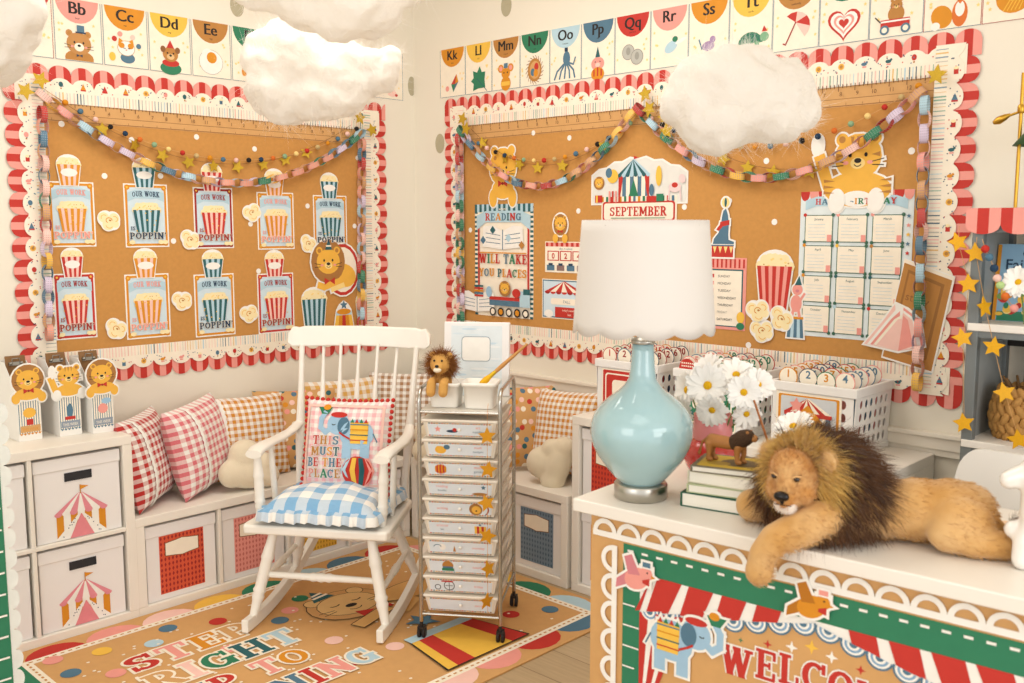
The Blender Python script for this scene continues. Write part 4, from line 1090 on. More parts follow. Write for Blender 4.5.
def star_mesh(r=.032, th=.004, m=None):
    mb = MB(); pts = [(r * (1 if i % 2 == 0 else .48) * cos(pi / 2 + pi / 5 * i), r * (1 if i % 2 == 0 else .48) * sin(pi / 2 + pi / 5 * i)) for i in range(10)]
    mb.prism(pts, -th / 2, th / 2)
    return mb.mesh('star', m or goldm)


STAR = star_mesh()


def pom_garland(fr, a, b, c, label, seed, n_step=.067, off=.028):
    pts = catenary(fr, a, b, c); P3 = [fr.O + fr.R * u + fr.U * v + fr.N * off for u, v in pts]
    root = thing('pompom_garland', label, 'garland', P3[0], 0, 'felt ball garlands'); o = P3[0]
    MB().tube([p - o for p in P3], .0012, 6).build('string', mat('kraftl'), root)
    R = random.Random(seed)
    for i, p in enumerate(resample(P3, n_step)[1:]):
        mb = MB().ball((0, 0, 0), .0115 * R.uniform(.9, 1.1), 12, 8); mb.build('pompom', mat(BALLC[(i * 3 + seed) % 10], .95, bump=.4, bscale=500), root, 0, MX.Translation(p - o))


def star_garland(fr, a, b, c, label, ts, off=.02):
    pts = catenary(fr, a, b, c); P3 = [fr.O + fr.R * u + fr.U * v + fr.N * off for u, v in pts]
    root = thing('star_garland', label, 'garland', P3[0], 0, 'gold star garlands'); o = P3[0]
    MB().tube([p - o for p in P3], .001, 6).build('string', mat('kraftd'), root)
    R = random.Random(len(ts)); base = MX((fr.R, fr.U, fr.N)).transposed().to_4x4()
    for t in ts:
        k = t * (len(P3) - 1); i = min(len(P3) - 2, int(k)); p = P3[i].lerp(P3[i + 1], k - i)
        M4 = MX.Translation(p - o - V((0, 0, .014))) @ base @ MX.Rotation(R.uniform(-.5, .5), 4, 'Z') @ MX.Rotation(R.uniform(-.7, .7), 4, 'Y')
        link('star', STAR, root, M4)


pom_garland(LW, (50, 93), (360, 127), (210, 158), 'felt ball garland strung over the popcorn board', 0)
star_garland(LW, (40, 85), (352, 125), (215, 163), 'gold star garland strung over the popcorn board', [.16, .25, .33, .41, .49, .57, .66, .74, .82])
pom_garland(BW, (470, 138), (640, 115), (548, 160), 'felt ball garland over the reading poster', 3)
pom_garland(BW, (640, 112), (930, 78), (770, 146), 'felt ball garland behind the right cloud', 6)
star_garland(BW, (466, 125), (643, 105), (545, 165), 'gold star garland over the reading poster', [.1, .24, .33, .44, .58, .8])
star_garland(BW, (650, 100), (840, 160), (755, 166), 'gold star garland below the right cloud', [.08, .22, .42, .55, .68, .86])
for fr, px, py, lab in ((LW, 25, 91, 'lower left gold star at the top left corner of the popcorn board'), (LW, 40, 80, 'upper gold star at the top left corner of the popcorn board'), (LW, 359, 118, 'upper gold star at the right end of the popcorn swag'), (LW, 372, 130, 'lower gold star at the right end of the popcorn swag'),
                        (BW, 463, 119, 'upper gold star at the left end of the birthday board swags'), (BW, 467, 129, 'lower gold star at the left end of the birthday board swags'), (BW, 645, 94, 'upper gold star where the two back swags meet'), (BW, 650, 109, 'lower gold star where the two back swags meet'),
                        (BW, 667, 131, 'bright gold star on the swag just left of the cloud'), (BW, 937, 75, 'gold star at the right end of the birthday board swag')):
    u, v = fr.at(px, py, .05); o = link('gold_star', STAR, None, fr.m(u, v, .05 + .004 * (px % 3), rnd.uniform(-30, 30))); o.scale = (1.15, 1.15, 1)
    tag(o, lab, 'star', 'gold corner stars')
# ------------------------------------------------------------------ cube shelving, bins and the bench
shelfm = mat('#f0eadf', .45, var=.015, scale=8)
binm = mat('#efecea', .6, var=.015, scale=8)
darkm = mat('#2c2c30', .6)
FRONT = MX(((1, 0, 0, 0), (0, 0, -1, 0), (0, 1, 0, 0), (0, 0, 0, 1)))   # art on a face that looks to local -y


def cube_shelf(label, loc, rz, cols, rows, cell=.335, cellh=.335, depth=.385, name='cube_shelf', cat='shelf'):
    r = thing(name, label, cat, loc, rz); o, i_ = .038, .016
    W = 2 * o + cols * cell + (cols - 1) * i_; H = 2 * o + rows * cellh + (rows - 1) * i_
    MB().box(0, 0, H - o, W, depth, H).build('top_board', shelfm, r, .003)
    MB().box(0, .002, 0, W, depth, o).build('bottom_board', shelfm, r, .003)
    for x in (0, W - o): MB().box(x, .001, o, x + o, depth, H - o).build('side_board', shelfm, r, .002)
    for k in range(1, rows): z = o + k * cellh + (k - 1) * i_; MB().box(o, .003, z, W - o, depth, z + i_).build('shelf_board', shelfm, r, .002)
    for k in range(1, cols):
        for j in range(rows): x = o + k * cell + (k - 1) * i_; z = o + j * (cellh + i_); MB().box(x, .004, z, x + i_, depth, z + cellh).build('divider', shelfm, r, .002)
    MB().box(o, depth - .006, o, W - o, depth - .002, H - o).build('back_panel', shelfm, r)
    return r, W, H


def cell_at(loc, rz, c, rw, cell, cellh):
    x = .038 + c * (cell + .016); z = .038 + rw * (cellh + .016)
    return MX.Translation(loc) @ MX.Rotation(rz, 4, 'Z') @ MX.Translation((x, 0, z))


def bin_box(mw, w, h, label, art, slot=False, group=None, lidh=.05):
    """lidded storage box, front on local y=0, base z=0"""
    r = thing('storage_bin', label, 'storage bin', group=group, mw=mw @ MX.Translation((.006, .014, .001)))
    w -= .012; h -= .014; d = .335
    b = MB().box(.004, .004, 0, w - .004, d, h - lidh + .01)
    b.build('body', binm, r, .003)
    MB().box(0, 0, h - lidh, w, d + .004, h).build('lid', binm, r, .004)
    if slot:
        s = MB(); s.box(w / 2 - .052, .0005, h - lidh - .045, w / 2 + .052, .0055, h - lidh - .012); s.build('slot_shade', darkm, r)  # solid dark plate: the shade inside the hand hole, as colour
    if art: art.build('front_sheet', r, MX.Translation((w / 2, .0035 if not slot else .0038, (h - lidh) / 2 + (.0 if slot else .012))) @ FRONT)
    return r


def tent_art(v=0):
    a = Art(); tent(a, .005, -.135, .205, .205); return a


def diamond_sheet(c, dark, w=.2, h=.25, dx=0):
    a = Art(); a.base([(dx - w / 2, -h / 2), (dx + w / 2, -h / 2), (dx + w / 2, h / 2), (dx - w / 2, h / 2)], c, .0008)
    nx, ny = 12, 11
    for i in range(nx):
        for j in range(ny):
            x, y = dx + w * ((i + .5) / nx - .5), h * ((j + .5) / ny - .5); a.poly([(x - w / nx * .3, y), (x, y - h / ny * .42), (x + w / nx * .3, y), (x, y + h / ny * .42)], dark)
    a.c = None
    lab = lambda g: [(dx - .072 - g, h * .16 - g), (dx - .03, h * .14 - g), (dx, h * .12 - g), (dx + .03, h * .14 - g), (dx + .072 + g, h * .16 - g), (dx + .072 + g, h * .36 + g), (dx + .03, h * .38 + g), (dx, h * .4 + g), (dx - .03, h * .38 + g), (dx - .072 - g, h * .36 + g)]
    a.poly(lab(.004), 'kraftd'); a.poly(lab(.001), 'cream')
    return a


LT = (.405, -2.632, 0); R90 = pi / 2
cube_shelf('tall white two-row cube shelf at left carrying the three magazine holders', LT, R90, 2, 2, .345, .338)
for c, rw, lab in ((1, 1, 'upper white bin with pink circus tent picture right of the shelf upright'), (1, 0, 'lower white bin with pink circus tent picture at the end of the shelf'),
                   (0, 1, 'upper left white bin cut by the photo edge'), (0, 0, 'lower left white bin cut by the photo edge')):
    bin_box(cell_at(LT, R90, c, rw, .345, .338), .345, .338, lab, tent_art(), True, 'circus tent bins')
LB = (.402, -1.85, 0)
cube_shelf('low white cube bench along the left wall under the pillows', LB, R90, 4, 1, .331, .34, name='storage_bench', cat='bench')
for c, col, dk, lab in ((0, '#d95a3c', 'dkred', 'white bench bin with red diamond sheet beside the tall shelf'), (1, 'pink', '#cf6f68', 'white bench bin with pink diamond sheet behind the rocking chair'),
                        (2, 'yellow', '#c9952c', 'white bench bin with yellow diamond sheet seen between the chair legs'), (3, '#7a5a45', '#5b4032', 'white bench bin with brown sheet behind the chair, near the corner')):
    bin_box(cell_at(LB, R90, c, 0, .331, .34), .331, .34, lab, diamond_sheet(col, dk), False, 'diamond sheet bins')
BB = (.41, -.398, 0)
cube_shelf('low white cube bench along the back wall behind the drawer cart', BB, 0, 3, 1, .316, .345, name='storage_bench', cat='bench')
for c, col, dk, lab in ((2, '#7d92a6', '#566d83', 'white bench bin with slate blue diamond sheet right of the cart'), (1, 'green', 'teal', 'white bench bin with green sheet hidden behind the cart')):
    bin_box(cell_at(BB, 0, c, 0, .316, .345), .316, .345, lab, diamond_sheet(col, dk), False, 'diamond sheet bins')
RT = (1.485, -.392, 0)
cube_shelf('tall white cube shelf along the back wall under the white crates', RT, 0, 4, 2, .318, .347, .37)
for c, rw, col, dk, lab in ((0, 1, '#d0452f', 'dkred', 'white bin with red diamond sheet behind the lamp base'), (0, 0, '#d98a4a', '#a85f2a', 'white bin with orange diamond sheet behind the desk corner'),
                            (3, 1, 'ltblue', 'slate', 'white bin at the right end of the tall shelf behind the lion')):
    bin_box(cell_at(RT, 0, c, rw, .318, .347), .318, .347, lab, diamond_sheet(col, dk), False, 'diamond sheet bins')
sc = MB()
MB().lathe([(.006, 0), (.006, .003), (.003, .004)], 10, (2.883, -.33, .74), MX.Rotation(pi / 2, 4, 'Y'))

# ------------------------------------------------------------------ magazine holders with cub cutouts, clipboards inside
cardm = mat('#f1eee8', .6, var=.015)
for k, (x, y, kind, c, lab) in enumerate(((.225, -2.168, 'lion', 'ochre', 'leftmost of the three white magazine holders, lion cutout and orange label'), (.245, -2.022, 'tiger', 'slate', 'middle white magazine holder with tiger cutout and seal picture'), (.285, -1.908, 'lion', 'slate', 'right white magazine holder with lion cutout and blue label'))):
    r = thing('magazine_holder', lab, 'magazine holder', (x, y, .7685), pi / 2, 'magazine holders')
    w, d = .086, .2
    side = [(0, 0), (d, 0), (d, .3), (.12, .3), (0, .19)]
    for sx in (-w / 2, w / 2 - .002):
        mb = MB(); mb.M = MX(((0, 0, 1, sx), (1, 0, 0, 0), (0, 1, 0, 0), (0, 0, 0, 1))); mb.prism(side, 0, .002); mb.build('side_panel', cardm, r)
    MB().box(-w / 2 + .002, 0, 0, w / 2 - .002, .002, .19).build('front_panel', cardm, r); MB().box(-w / 2 + .002, d - .002, 0, w / 2 - .002, d, .3).build('back_panel', cardm, r)
    MB().box(-w / 2 + .002, .002, 0, w / 2 - .002, d - .002, .002).build('base', cardm, r)
    a = Art(); a.base([(-.04, .03), (.04, .03), (.04, .16), (-.04, .16)], 'cream', .0006)
    for i in range(9): a.rect(-.04 + i * .009, .03, -.037 + i * .009, .16, 'slate')
    for i in range(6): a.poly([(-.04 + i * .0135, .03), (-.0265 + i * .0135, .03), (-.033 + i * .0135, .022)], 'ochre' if k == 0 else 'slate')
    if kind == 'tiger': a.ell(0, .1, .012, .03, 'slate'); a.rect(-.02, .065, .02, .078, 'red')
    elif k == 0: a.ell(0, .11, .024, .02, 'lion'); a.rect(-.012, .062, .012, .085, 'red')
    else: a.ell(0, .1, .02, .02, 'pink'); a.ell(.015, .13, .02, .012, 'elephant')
    a.rect(-.036, .034, .038, .06, 'kraftl' if k == 0 else '#8f9aa8'); a.text('THIS WEEK', 0, .04, .012, 'ochre' if k == 0 else 'cream', w=.06)
    a.build('label_sheet', r, MX.Translation((0, -.0006, 0)) @ FRONT)
    a = Art()
    if kind == 'lion': a.ell(0, .24, .06, .06, 'mane')
    a.ell(0, .185, .052, .024, 'lion')
    if kind == 'tiger': a.line([(-.05, .18), (-.068, .235)], .024, 'lion'); a.ell(-.062, .258, .009, .024, 'white')
    cub_face(a, 'lion', None, 0, .24, .118, kind == 'lion', None, kind == 'tiger')
    for s in (-1, 1): a.ell(s * .048, .17, .016, .02, 'white' if kind == 'tiger' else 'lion')
    halo(a, .006).build('cub_cutout', r, MX.Translation((0, -.003, 0)) @ FRONT)
    cb = thing('clipboard', 'brown clipboard with steel clip standing in the ' + ('leftmost', 'middle', 'right')[k] + ' magazine holder', 'clipboard', group='clipboards')
    cb.matrix_world = MX.Translation((x - .07, y, .7705)) @ MX.Rotation(pi / 2, 4, 'Z') @ MX.Rotation(radians(-9), 4, 'X')
    MB().box(-.038, 0, 0, .038, .003, .325).build('board', mat('#8a653f', .6, bump=.1), cb, .002)
    c_ = MB().box(-.026, -.006, .286, .026, -.001, .3); c_.tube([(-.014, -.006, .3), (-.014, -.01, .313), (.014, -.01, .313), (.014, -.006, .3)], .0022, 6); c_.ball((-.02, -.008, .294), .007, 8, 6).ball((.02, -.008, .294), .007, 8, 6)
    c_.build('clip', mat('#9b9890', .3, .9), cb)

# ------------------------------------------------------------------ pillows
def pillow_z(x, y, th, p=3.2): return th / 2 * max(0, (1 - abs(x) ** p)) ** .55 * max(0, (1 - abs(y) ** p)) ** .55


def pframe(c, yaw, lean, roll=0):
    yaw, lean = radians(yaw), radians(lean)
    N = V((cos(yaw) * cos(lean), sin(yaw) * cos(lean), sin(lean))); R = V((0, 0, 1)).cross(N).normalized(); U = N.cross(R)
    m = MX((R, U, N)).transposed().to_4x4(); m.translation = c
    return m @ MX.Rotation(radians(roll), 4, 'Z')


def pillow_mb(w, h, th, n=22, seed=1, crease=.006):
    mb = MB(); g = lambda i: -1 + 2 * i / n

    def P(x, y, s):
        px = x * w / 2 * (1 - .045 * (1 - y * y)); py = y * h / 2 * (1 - .045 * (1 - x * x))
        z = pillow_z(x, y, th) * s
        z += crease * NZ.noise(V((x * 2.2 + seed, y * 2.2, s * 3.1 + seed))) * (1 - abs(x * y)) * (1 if abs(x) < 1 and abs(y) < 1 else 0)
        return (px, py, z)
    for s in (1, -1):
        vs = [P(g(i), g(j), s) for j in range(n + 1) for i in range(n + 1)]; fs = []; uv = []
        for j in range(n):
            for i in range(n):
                q = [j * (n + 1) + i, j * (n + 1) + i + 1, (j + 1) * (n + 1) + i + 1, (j + 1) * (n + 1) + i]; q = q if s > 0 else q[::-1]
                fs.append(tuple(q)); uv.append([((k % (n + 1)) / n, (k // (n + 1)) / n) for k in q])
        mb.add(vs, fs, True, uv)
    return mb, P


def pillow(label, c, w, h, th, yaw, lean, m, roll=0, seed=1, lace=None, group='bench pillows', name='pillow'):
    r = thing(name, label, 'pillow', group=group, mw=pframe(c, yaw, lean, roll))
    mb, P = pillow_mb(w, h, th, seed=seed); mb.build('cover', m, r)
    if lace is not None:
        s = MB(); n = 30
        vs = []
        for j in range(n + 1):
            y = -.98 + 1.96 * j / n
            for x in (lace - .045, lace, lace + .045):
                p = P(x + .012 * (1 if j % 2 else -1), y, 1); vs.append((p[0], p[1], p[2] + (.009 if x == lace else .004)))
        s.add(vs, [(j * 3 + k, j * 3 + k + 1, j * 3 + k + 4, j * 3 + k + 3) for j in range(n) for k in (0, 1)], True); s.build('lace_strip', mat('white', .9), r)
    return r, P


floral = dots_mat('flower_print', 'kraftl', ['red', 'palepink', 'teal', 'cream', 'ochre', 'slate', 'pink'], 9, .3)
pillow('red gingham pillow standing against the tall left shelf', (.2, -1.7, .612), .40, .39, .16, 44, 12, gingham('#b82a26', 11, 11), seed=2, lace=-.6)
pillow('pink gingham pillow second from the tall shelf', (.2, -1.455, .626), .40, .40, .17, 30, 12, gingham('#d9727a', 11, 11), roll=4, seed=3, lace=-.4)
pillow('orange gingham pillow behind the left cloud pillow', (.14, -1.175, .612), .41, .39, .16, -4, 14, gingham('#cf8a2a', 12, 12), roll=-2, seed=4, lace=-.68)
pillow('flower print pillow right of the orange pillow, behind the chair', (.16, -.92, .612), .40, .39, .13, -30, 14, floral, seed=5)
pillow('pale yellow gingham pillow glimpsed through the chair spindles', (.16, -.62, .625), .40, .40, .13, -14, 14, gingham('#dfae5a', 9, 9), seed=6)
pillow('brown gingham pillow seen through the right chair spindles', (.27, -.3, .63), .42, .41, .14, -48, 14, gingham('#a9805a', 12, 12), seed=7)
pillow('flower print pillow standing just right of the cart', (.99, -.17, .63), .38, .40, .12, -35, 13, floral, seed=8)
pillow('orange gingham pillow right of the drawer cart', (1.235, -.13, .632), .39, .40, .14, -88, 14, gingham('#cf8a2a', 13, 13), roll=3, seed=9)
plush = mat('#efe2c6', .95, var=.05, bump=.5, bscale=260, sheen=.5)


def cloud_pillow(label, c, yaw, lean, k=1.0, roll=0):
    me = blob([(0, -.03, 0, .12 * k, .07 * k, .055), (-.075 * k, -.035, 0, .06 * k, .062 * k, .05), (.08 * k, -.04, 0, .055 * k, .055 * k, .048), (-.02 * k, .045 * k, 0, .075 * k, .072 * k, .055), (.055 * k, .015, 0, .05 * k, .05 * k, .05)], .009, 8)
    me.materials.append(plush)
    o = link('cloud_pillow', me, None, pframe(c, yaw, lean, roll)); tag(o, label, 'pillow', 'cloud pillows')


cloud_pillow('cream cloud pillow in front of the orange gingham pillow on the left bench', (.33, -1.28, .522), -12, 12, 1.05, -8)
cloud_pillow('cream cloud pillow behind the rocking chair arm at right', (.52, -.33, .52), -45, 12, 1.0, 20)
cloud_pillow('cream cloud pillow on the back bench right of the cart', (1.275, -.29, .527), -70, 10, 1.0, 75)

# ------------------------------------------------------------------ printed rug
RUG = Frame((0, 0, .001), (0, 1, 0), (-1, 0, 0))
r = thing('rug', 'kraft coloured printed rug reading STEP RIGHT UP TO LEARNING on the floor', 'rug', (1.1, -1.45, .001))
ruglm = MX.Translation((-1.1, 1.45, 0)) @ MX((RUG.R, RUG.U, RUG.N)).transposed().to_4x4()
a = Art(); a.DZ = .00005; a.EPS = 5e-6
U0, U1, V0, V1 = -2.335, -.545, -1.712, -.525; E_ = .118
a.base([(U0 - E_, V0 - E_), (U1 + E_, V0 - E_), (U1 + E_, V1 + E_), (U0 - E_, V1 + E_)], 'kraftl', .006)
OC = ['red', 'pink', 'palepink', 'yellow', 'green', 'ltblue', 'slate']; k = 0
for side, L in (('t', U1 - U0), ('r', V1 - V0), ('b', U1 - U0), ('l', V1 - V0)):
    n = round(L / .235)
    for i in range(n):
        t = (i + .5) / n; a.c = 'o'; a.z = .001
        col = OC[k % 7]; k += 1; rr = L / n / 2
        if side == 't': a.ell(U0 + L * t, V1, rr, .1, col, 0, 180)
        elif side == 'b': a.ell(U1 - L * t, V0, rr, .1, col, 180, 360)
        elif side == 'r': a.ell(U1, V1 - L * t, .1, rr, col, -90, 90)
        else: a.ell(U0, V0 + L * t, .1, rr, col, 90, 270)
a.z = .0013
for q in (([(U0, V0), (U1, V0)]), ([(U1, V0), (U1, V1)]), ([(U1, V1), (U0, V1)]), ([(U0, V1), (U0, V0)])): a.line(q, .036, 'cream'); a.c = 'cream'
for x0, y0, x1, y1 in ((U0, V0, U1, V0), (U1, V0, U1, V1), (U1, V1, U0, V1), (U0, V1, U0, V0)):
    n = int(sqrt((x1 - x0) ** 2 + (y1 - y0) ** 2) / .028)
    for i in range(n): t = (i + .3) / n; t2 = (i + .65) / n; a.line([(x0 + (x1 - x0) * t, y0 + (y1 - y0) * t), (x0 + (x1 - x0) * t2, y0 + (y1 - y0) * t2)], .008, 'kraft')
R = random.Random(12)
a.c = 's'; a.z = .0016
for i in range(150): a.ell(R.uniform(U0 + .06, U1 - .06), R.uniform(V0 + .06, V1 - .06), .007, .006, 'cream', n=7)
for px, py, c in ((102, 653, 'yellow'), (53, 662, 'pink'), (71, 675, 'slate'), (116, 675, 'pink'), (154, 645, 'ltblue'), (168, 630, 'slate'), (218, 623, 'red'), (280, 622, 'slate'), (290, 612, 'pink'), (270, 637, 'yellow'), (334, 642, 'palepink'), (395, 648, 'palepink'), (511, 616, 'red'), (550, 611, 'slate'), (300, 600, 'green'), (380, 592, 'yellow'), (470, 600, 'slate'), (230, 650, 'pink'), (350, 664, 'red')):
    u, v = RUG.at(px, py); a.c = 's'; a.z = .0018; a.ell(u, v, .036, .036, c)
uc = -1.845
a.c = None
a.slab('STEP', uc, -.885, .135, ['red', 'pink', 'ochre', 'kraftl'], w=.5, edge='cream', ew=.07)
a.slab('RIGHT', uc + .04, -1.075, .14, ['kraftl', 'palepink', 'green', 'teal', 'ltblue'], w=.6, edge='cream', ew=.07)
a.slab('UP TO', uc + .02, -1.245, .125, ['slate', 'red', 'pink', 'ochre'], w=.5, edge='cream', ew=.07)
a.slab('LEARNING', uc + .02, -1.43, .13, ['green', 'ochre', 'red', 'pink', 'slate', 'red', 'pink', 'ltblue'], w=.85, edge='cream', ew=.07)
# lion lying on the rug print
lx, ly = RUG.at(348, 606)
b = Art(); b.z = 0
b.ell(0, 0, .235, .2, 'black'); b.ell(0, 0, .231, .196, '#d2a268')
b.ell(.4, -.08, .26, .11, 'black'); b.ell(.4, -.08, .256, .106, '#dcae6c')
for s in (-1, 1): b.ell(s * .14, .13, .05, .05, 'black'); b.ell(s * .14, .13, .046, .046, '#e4bd80')
b.ell(0, 0, .18, .145, 'black'); b.ell(0, 0, .176, .141, '#e4bd80')
for s in (-1, 1): b.arc(s * .07, .03, .03, .018, 200, 340, .009, 'black', 6); b.line([(s * .11, -.03), (s * .2, -.02)], .005, 'black'); b.line([(s * .11, -.05), (s * .19, -.06)], .005, 'black')
b.ell(0, -.03, .035, .022, 'black'); b.arc(0, -.06, .04, .03, 200, 340, .006, 'black', 6)
for s in (-1, 1): b.poly([(.06, -.16), (.06 + s * .1, -.115), (.06 + s * .1, -.2)], 'red')
b.line([(.1, -.2), (-.12, -.27)], .09, 'black'); b.line([(.1, -.2), (-.12, -.27)], .08, '#dcae6c'); b.line([(.3, -.2), (.16, -.28)], .075, '#dcae6c')
b.poly([(-.13, .13), (.02, .15), (-.06, .28)], 'teal'); b.line([(-.1, .18), (-.005, .195)], .02, 'cream'); b.line([(-.085, .215), (-.02, .23)], .018, 'cream')
b.line([(.6, 0), (.75, .1)], .03, 'red')
a.use(b, lx, ly, .78)
# striped tent print near the right corner, under the cart
b = Art(); b.z = 0; b.poly([(-.26, -.16), (.2, -.16), (.14, .14), (-.2, .14)], 'black'); b.poly([(-.25, -.155), (.19, -.155), (.135, .135), (-.195, .135)], 'yellow')
for i in (0, 2): t0, t1 = -.25 + .15 * i, -.25 + .15 * (i + 1); b.poly([(t0 + .05, -.155), (t1 - .01, -.155), (t1 * .75 - .01, .135), (t0 * .75 + .03, .135)], 'red')
b.rect(-.2, .12, .14, .17, 'ltblue'); b.star(-.02, .26, .08, 'slate')
tx, ty = RUG.at(468, 640); a.use(b, tx, ty, .95)
a.build('printed_mat', r, ruglm, .9)
# ------------------------------------------------------------------ white rocking chair
whitem = mat('#f4f0e6', .32, var=.01, coat=.2)
CH = (1.076, -1.452, .0085); CRZ = radians(34)
r = thing('rocking_chair', 'white painted wooden rocking chair with spindle back on the rug', 'rocking chair', CH, CRZ)


def turned(p, q, r0, prof, n=14, m=30):
    """turned rail between two points; prof(t) multiplies the radius"""
    P, Q = V(p), V(q); mb = MB(); mb.tube([P.lerp(Q, i / m) for i in range(m + 1)], [r0 * prof(i / m) for i in range(m + 1)], n); return mb


def vase(t):
    b = .85 + .35 * sin(pi * t)
    for c, w, h in ((.22, .02, .35), (.3, .015, .3), (.68, .02, .35), (.75, .015, .3)): b += h * math.exp(-((t - c) / w) ** 2)
    return b


def beads(t):
    b = .85 + .25 * (1 - abs(2 * t - 1))
    for c in (.44, .5, .56): b += .35 * math.exp(-((t - c) / .018) ** 2)
    return b


rock = lambda y: ((y - .08) ** 2) / 3.0
for s in (-1, 1):
    mb = MB(); ys = [-.05 + .8 * i / 24 for i in range(25)]; pts = [(y, rock(y)) for y in ys] + [(y, rock(y) + .052) for y in reversed(ys)]
    mb.M = MX(((0, 0, 1, s * .275 - .014), (1, 0, 0, 0), (0, 1, 0, 0), (0, 0, 0, 1))); mb.prism(pts, 0, .028); mb.build('rocker', whitem, r, .004)
    turned((s * .275, .03, .04), (s * .2, .09, .392), .019, vase).build('leg', whitem, r)
    turned((s * .275, .47, .09), (s * .19, .37, .392), .018, vase).build('leg', whitem, r)
    turned((s * .25, .06, .17), (s * .25, .435, .21), .012, beads).build('stretcher', whitem, r)
    turned((s * .252, .08, .42), (s * .262, .085, .695), .016, vase).build('arm_post', whitem, r)
    turned((s * .248, .22, .42), (s * .265, .22, .70), .011, lambda t: .8 + .4 * sin(pi * t)).build('arm_spindle', whitem, r)
    # back post, slim with a swell below the middle
    turned((s * .235, .43, .42), (s * .262, .575, 1.07), .0155, lambda t: .8 + .5 * math.exp(-((t - .42) / .22) ** 2)).build('back_post', whitem, r)
    arm = [(s * .25, .49, .735), (s * .262, .42, .712), (s * .268, .3, .706), (s * .268, .2, .71), (s * .264, .09, .708), (s * .262, .05, .698)]
    mb = MB(); vs = []
    for i, (x, y, z) in enumerate(arm):
        wd, hh = (.02, .025, .03, .032, .036, .034)[i], (.016, .014, .014, .015, .019, .017)[i]
        vs += [(x + wd * cos(q) * 1.0, y, z + hh * sin(q)) for q in [2 * pi * k / 16 for k in range(16)]]
    mb.add(vs, [(i * 16 + k, i * 16 + (k + 1) % 16, (i + 1) * 16 + (k + 1) % 16, (i + 1) * 16 + k) for i in range(5) for k in range(16)], True)
    mb.add(vs[:16], [tuple(range(16))]); mb.add(vs[-16:], [tuple(reversed(range(16)))]); mb.build('arm', whitem, r, .006)
turned((-.25, .07, .205), (.25, .07, .205), .014, beads).build('stretcher', whitem, r)
turned((-.24, .43, .25), (.24, .43, .25), .012, beads).build('stretcher', whitem, r)
sb = MB(); sb.prism([(-.292, .0), (.292, 0), (.3, .03), (.27, .45), (.24, .475), (-.24, .475), (-.27, .45), (-.3, .03)], .39, .428); sb.build('seat', whitem, r, .01, seg=3)
for i in range(5):
    x = -.157 + .0785 * i; P, Q = V((x * .92, .445, .42)), V((x * 1.08, .588 - .02 * (1 - (x / .16) ** 2) + .012, 1.08)); mb = MB(); vs = []
    for k in range(21):
        t = k / 20; p = P.lerp(Q, t); sw = .0075 + .0125 * max(0, 1 - abs(t - .42) / .42) ** 1.2; dp = .0075
        vs += [(p.x + sw * cos(q), p.y + dp * sin(q), p.z) for q in [2 * pi * j / 12 for j in range(12)]]
    mb.add(vs, [(a_ * 12 + j, a_ * 12 + (j + 1) % 12, (a_ + 1) * 12 + (j + 1) % 12, (a_ + 1) * 12 + j) for a_ in range(20) for j in range(12)], True); mb.build('spindle', whitem, r)
# crest rail, gently bowed, with eared ends
mb = MB(); n = 28; vs = []
for i in range(n + 1):
    x = -.325 + .65 * i / n; e = abs(x) / .325; y = .565 + .035 * (1 - e * e) if False else .60 - .03 * e * e
    top = 1.155 - .004 * e - (.03 * max(0, (e - .93) / .07) ** 2) - (.006 if .8 < e < .86 else 0); bot = 1.06 + .012 * (1 - e * e) + (.024 * max(0, (e - .9) / .1) ** 1.5) - .004
    if .74 < e < .86: bot += .004
    vs += [(x, y - .013, bot), (x, y + .013, bot), (x, y + .013 + .012, top), (x, y - .013 + .012, top)]
mb.add(vs, [(i * 4 + k, i * 4 + (k + 1) % 4, (i + 1) * 4 + (k + 1) % 4, (i + 1) * 4 + k) for i in range(n) for k in range(4)] + [(3, 2, 1, 0), (n * 4, n * 4 + 1, n * 4 + 2, n * 4 + 3)]); mb.build('crest_rail', whitem, r, .007, seg=3)
CM = MX.Translation(CH) @ MX.Rotation(CRZ, 4, 'Z')

# seat cushion with ruffle
cm = CM @ MX.Translation((.01, .215, .491))
r = thing('seat_cushion', 'blue gingham ruffled cushion lying on the rocking chair seat', 'cushion', mw=cm)
mb, P = pillow_mb(.45, .42, .125, 28, 11, .02); mb.build('cover', gingham('#7fb0d6', 5, 5), r)
mb = MB(); n = 560; vs = []; per = []
for i in range(n):
    t = i / n * 4; s_ = int(t); f = t - s_; x, y = [(-1 + 2 * f, -1), (1, -1 + 2 * f), (1 - 2 * f, 1), (-1, 1 - 2 * f)][s_]; per.append((x, y))
for i, (x, y) in enumerate(per):
    p = P(x * .985, y * .985, 1); wv = sin(i * .42) * .009 + sin(i * .13) * .006; out = V((x if abs(x) > .99 else 0, y if abs(y) > .99 else 0, 0)).normalized() if max(abs(x), abs(y)) > .9 else V((0, 0, 0))
    for k, (d, z) in enumerate(((-.004, .004), (.022, -.006), (.03 , -.042))):
        q = V((p[0], p[1], 0)) + out * (d + wv * k * .5); vs.append((q.x, q.y, z + wv * .35 * k))
mb.add(vs, [(i * 3 + k, i * 3 + k + 1, ((i + 1) % n) * 3 + k + 1, ((i + 1) % n) * 3 + k) for i in range(n) for k in (0, 1)], True,
       [[(i * 4 / n * .25 * 3, .1 * k), (i * 4 / n * .25 * 3, .1 * k + .1), ((i + 1) * 4 / n * .25 * 3, .1 * k + .1), ((i + 1) * 4 / n * .25 * 3, .1 * k)] for i in range(n) for k in (0, 1)])
mb.build('ruffle', gingham('#7fb0d6', 9, 5), r)
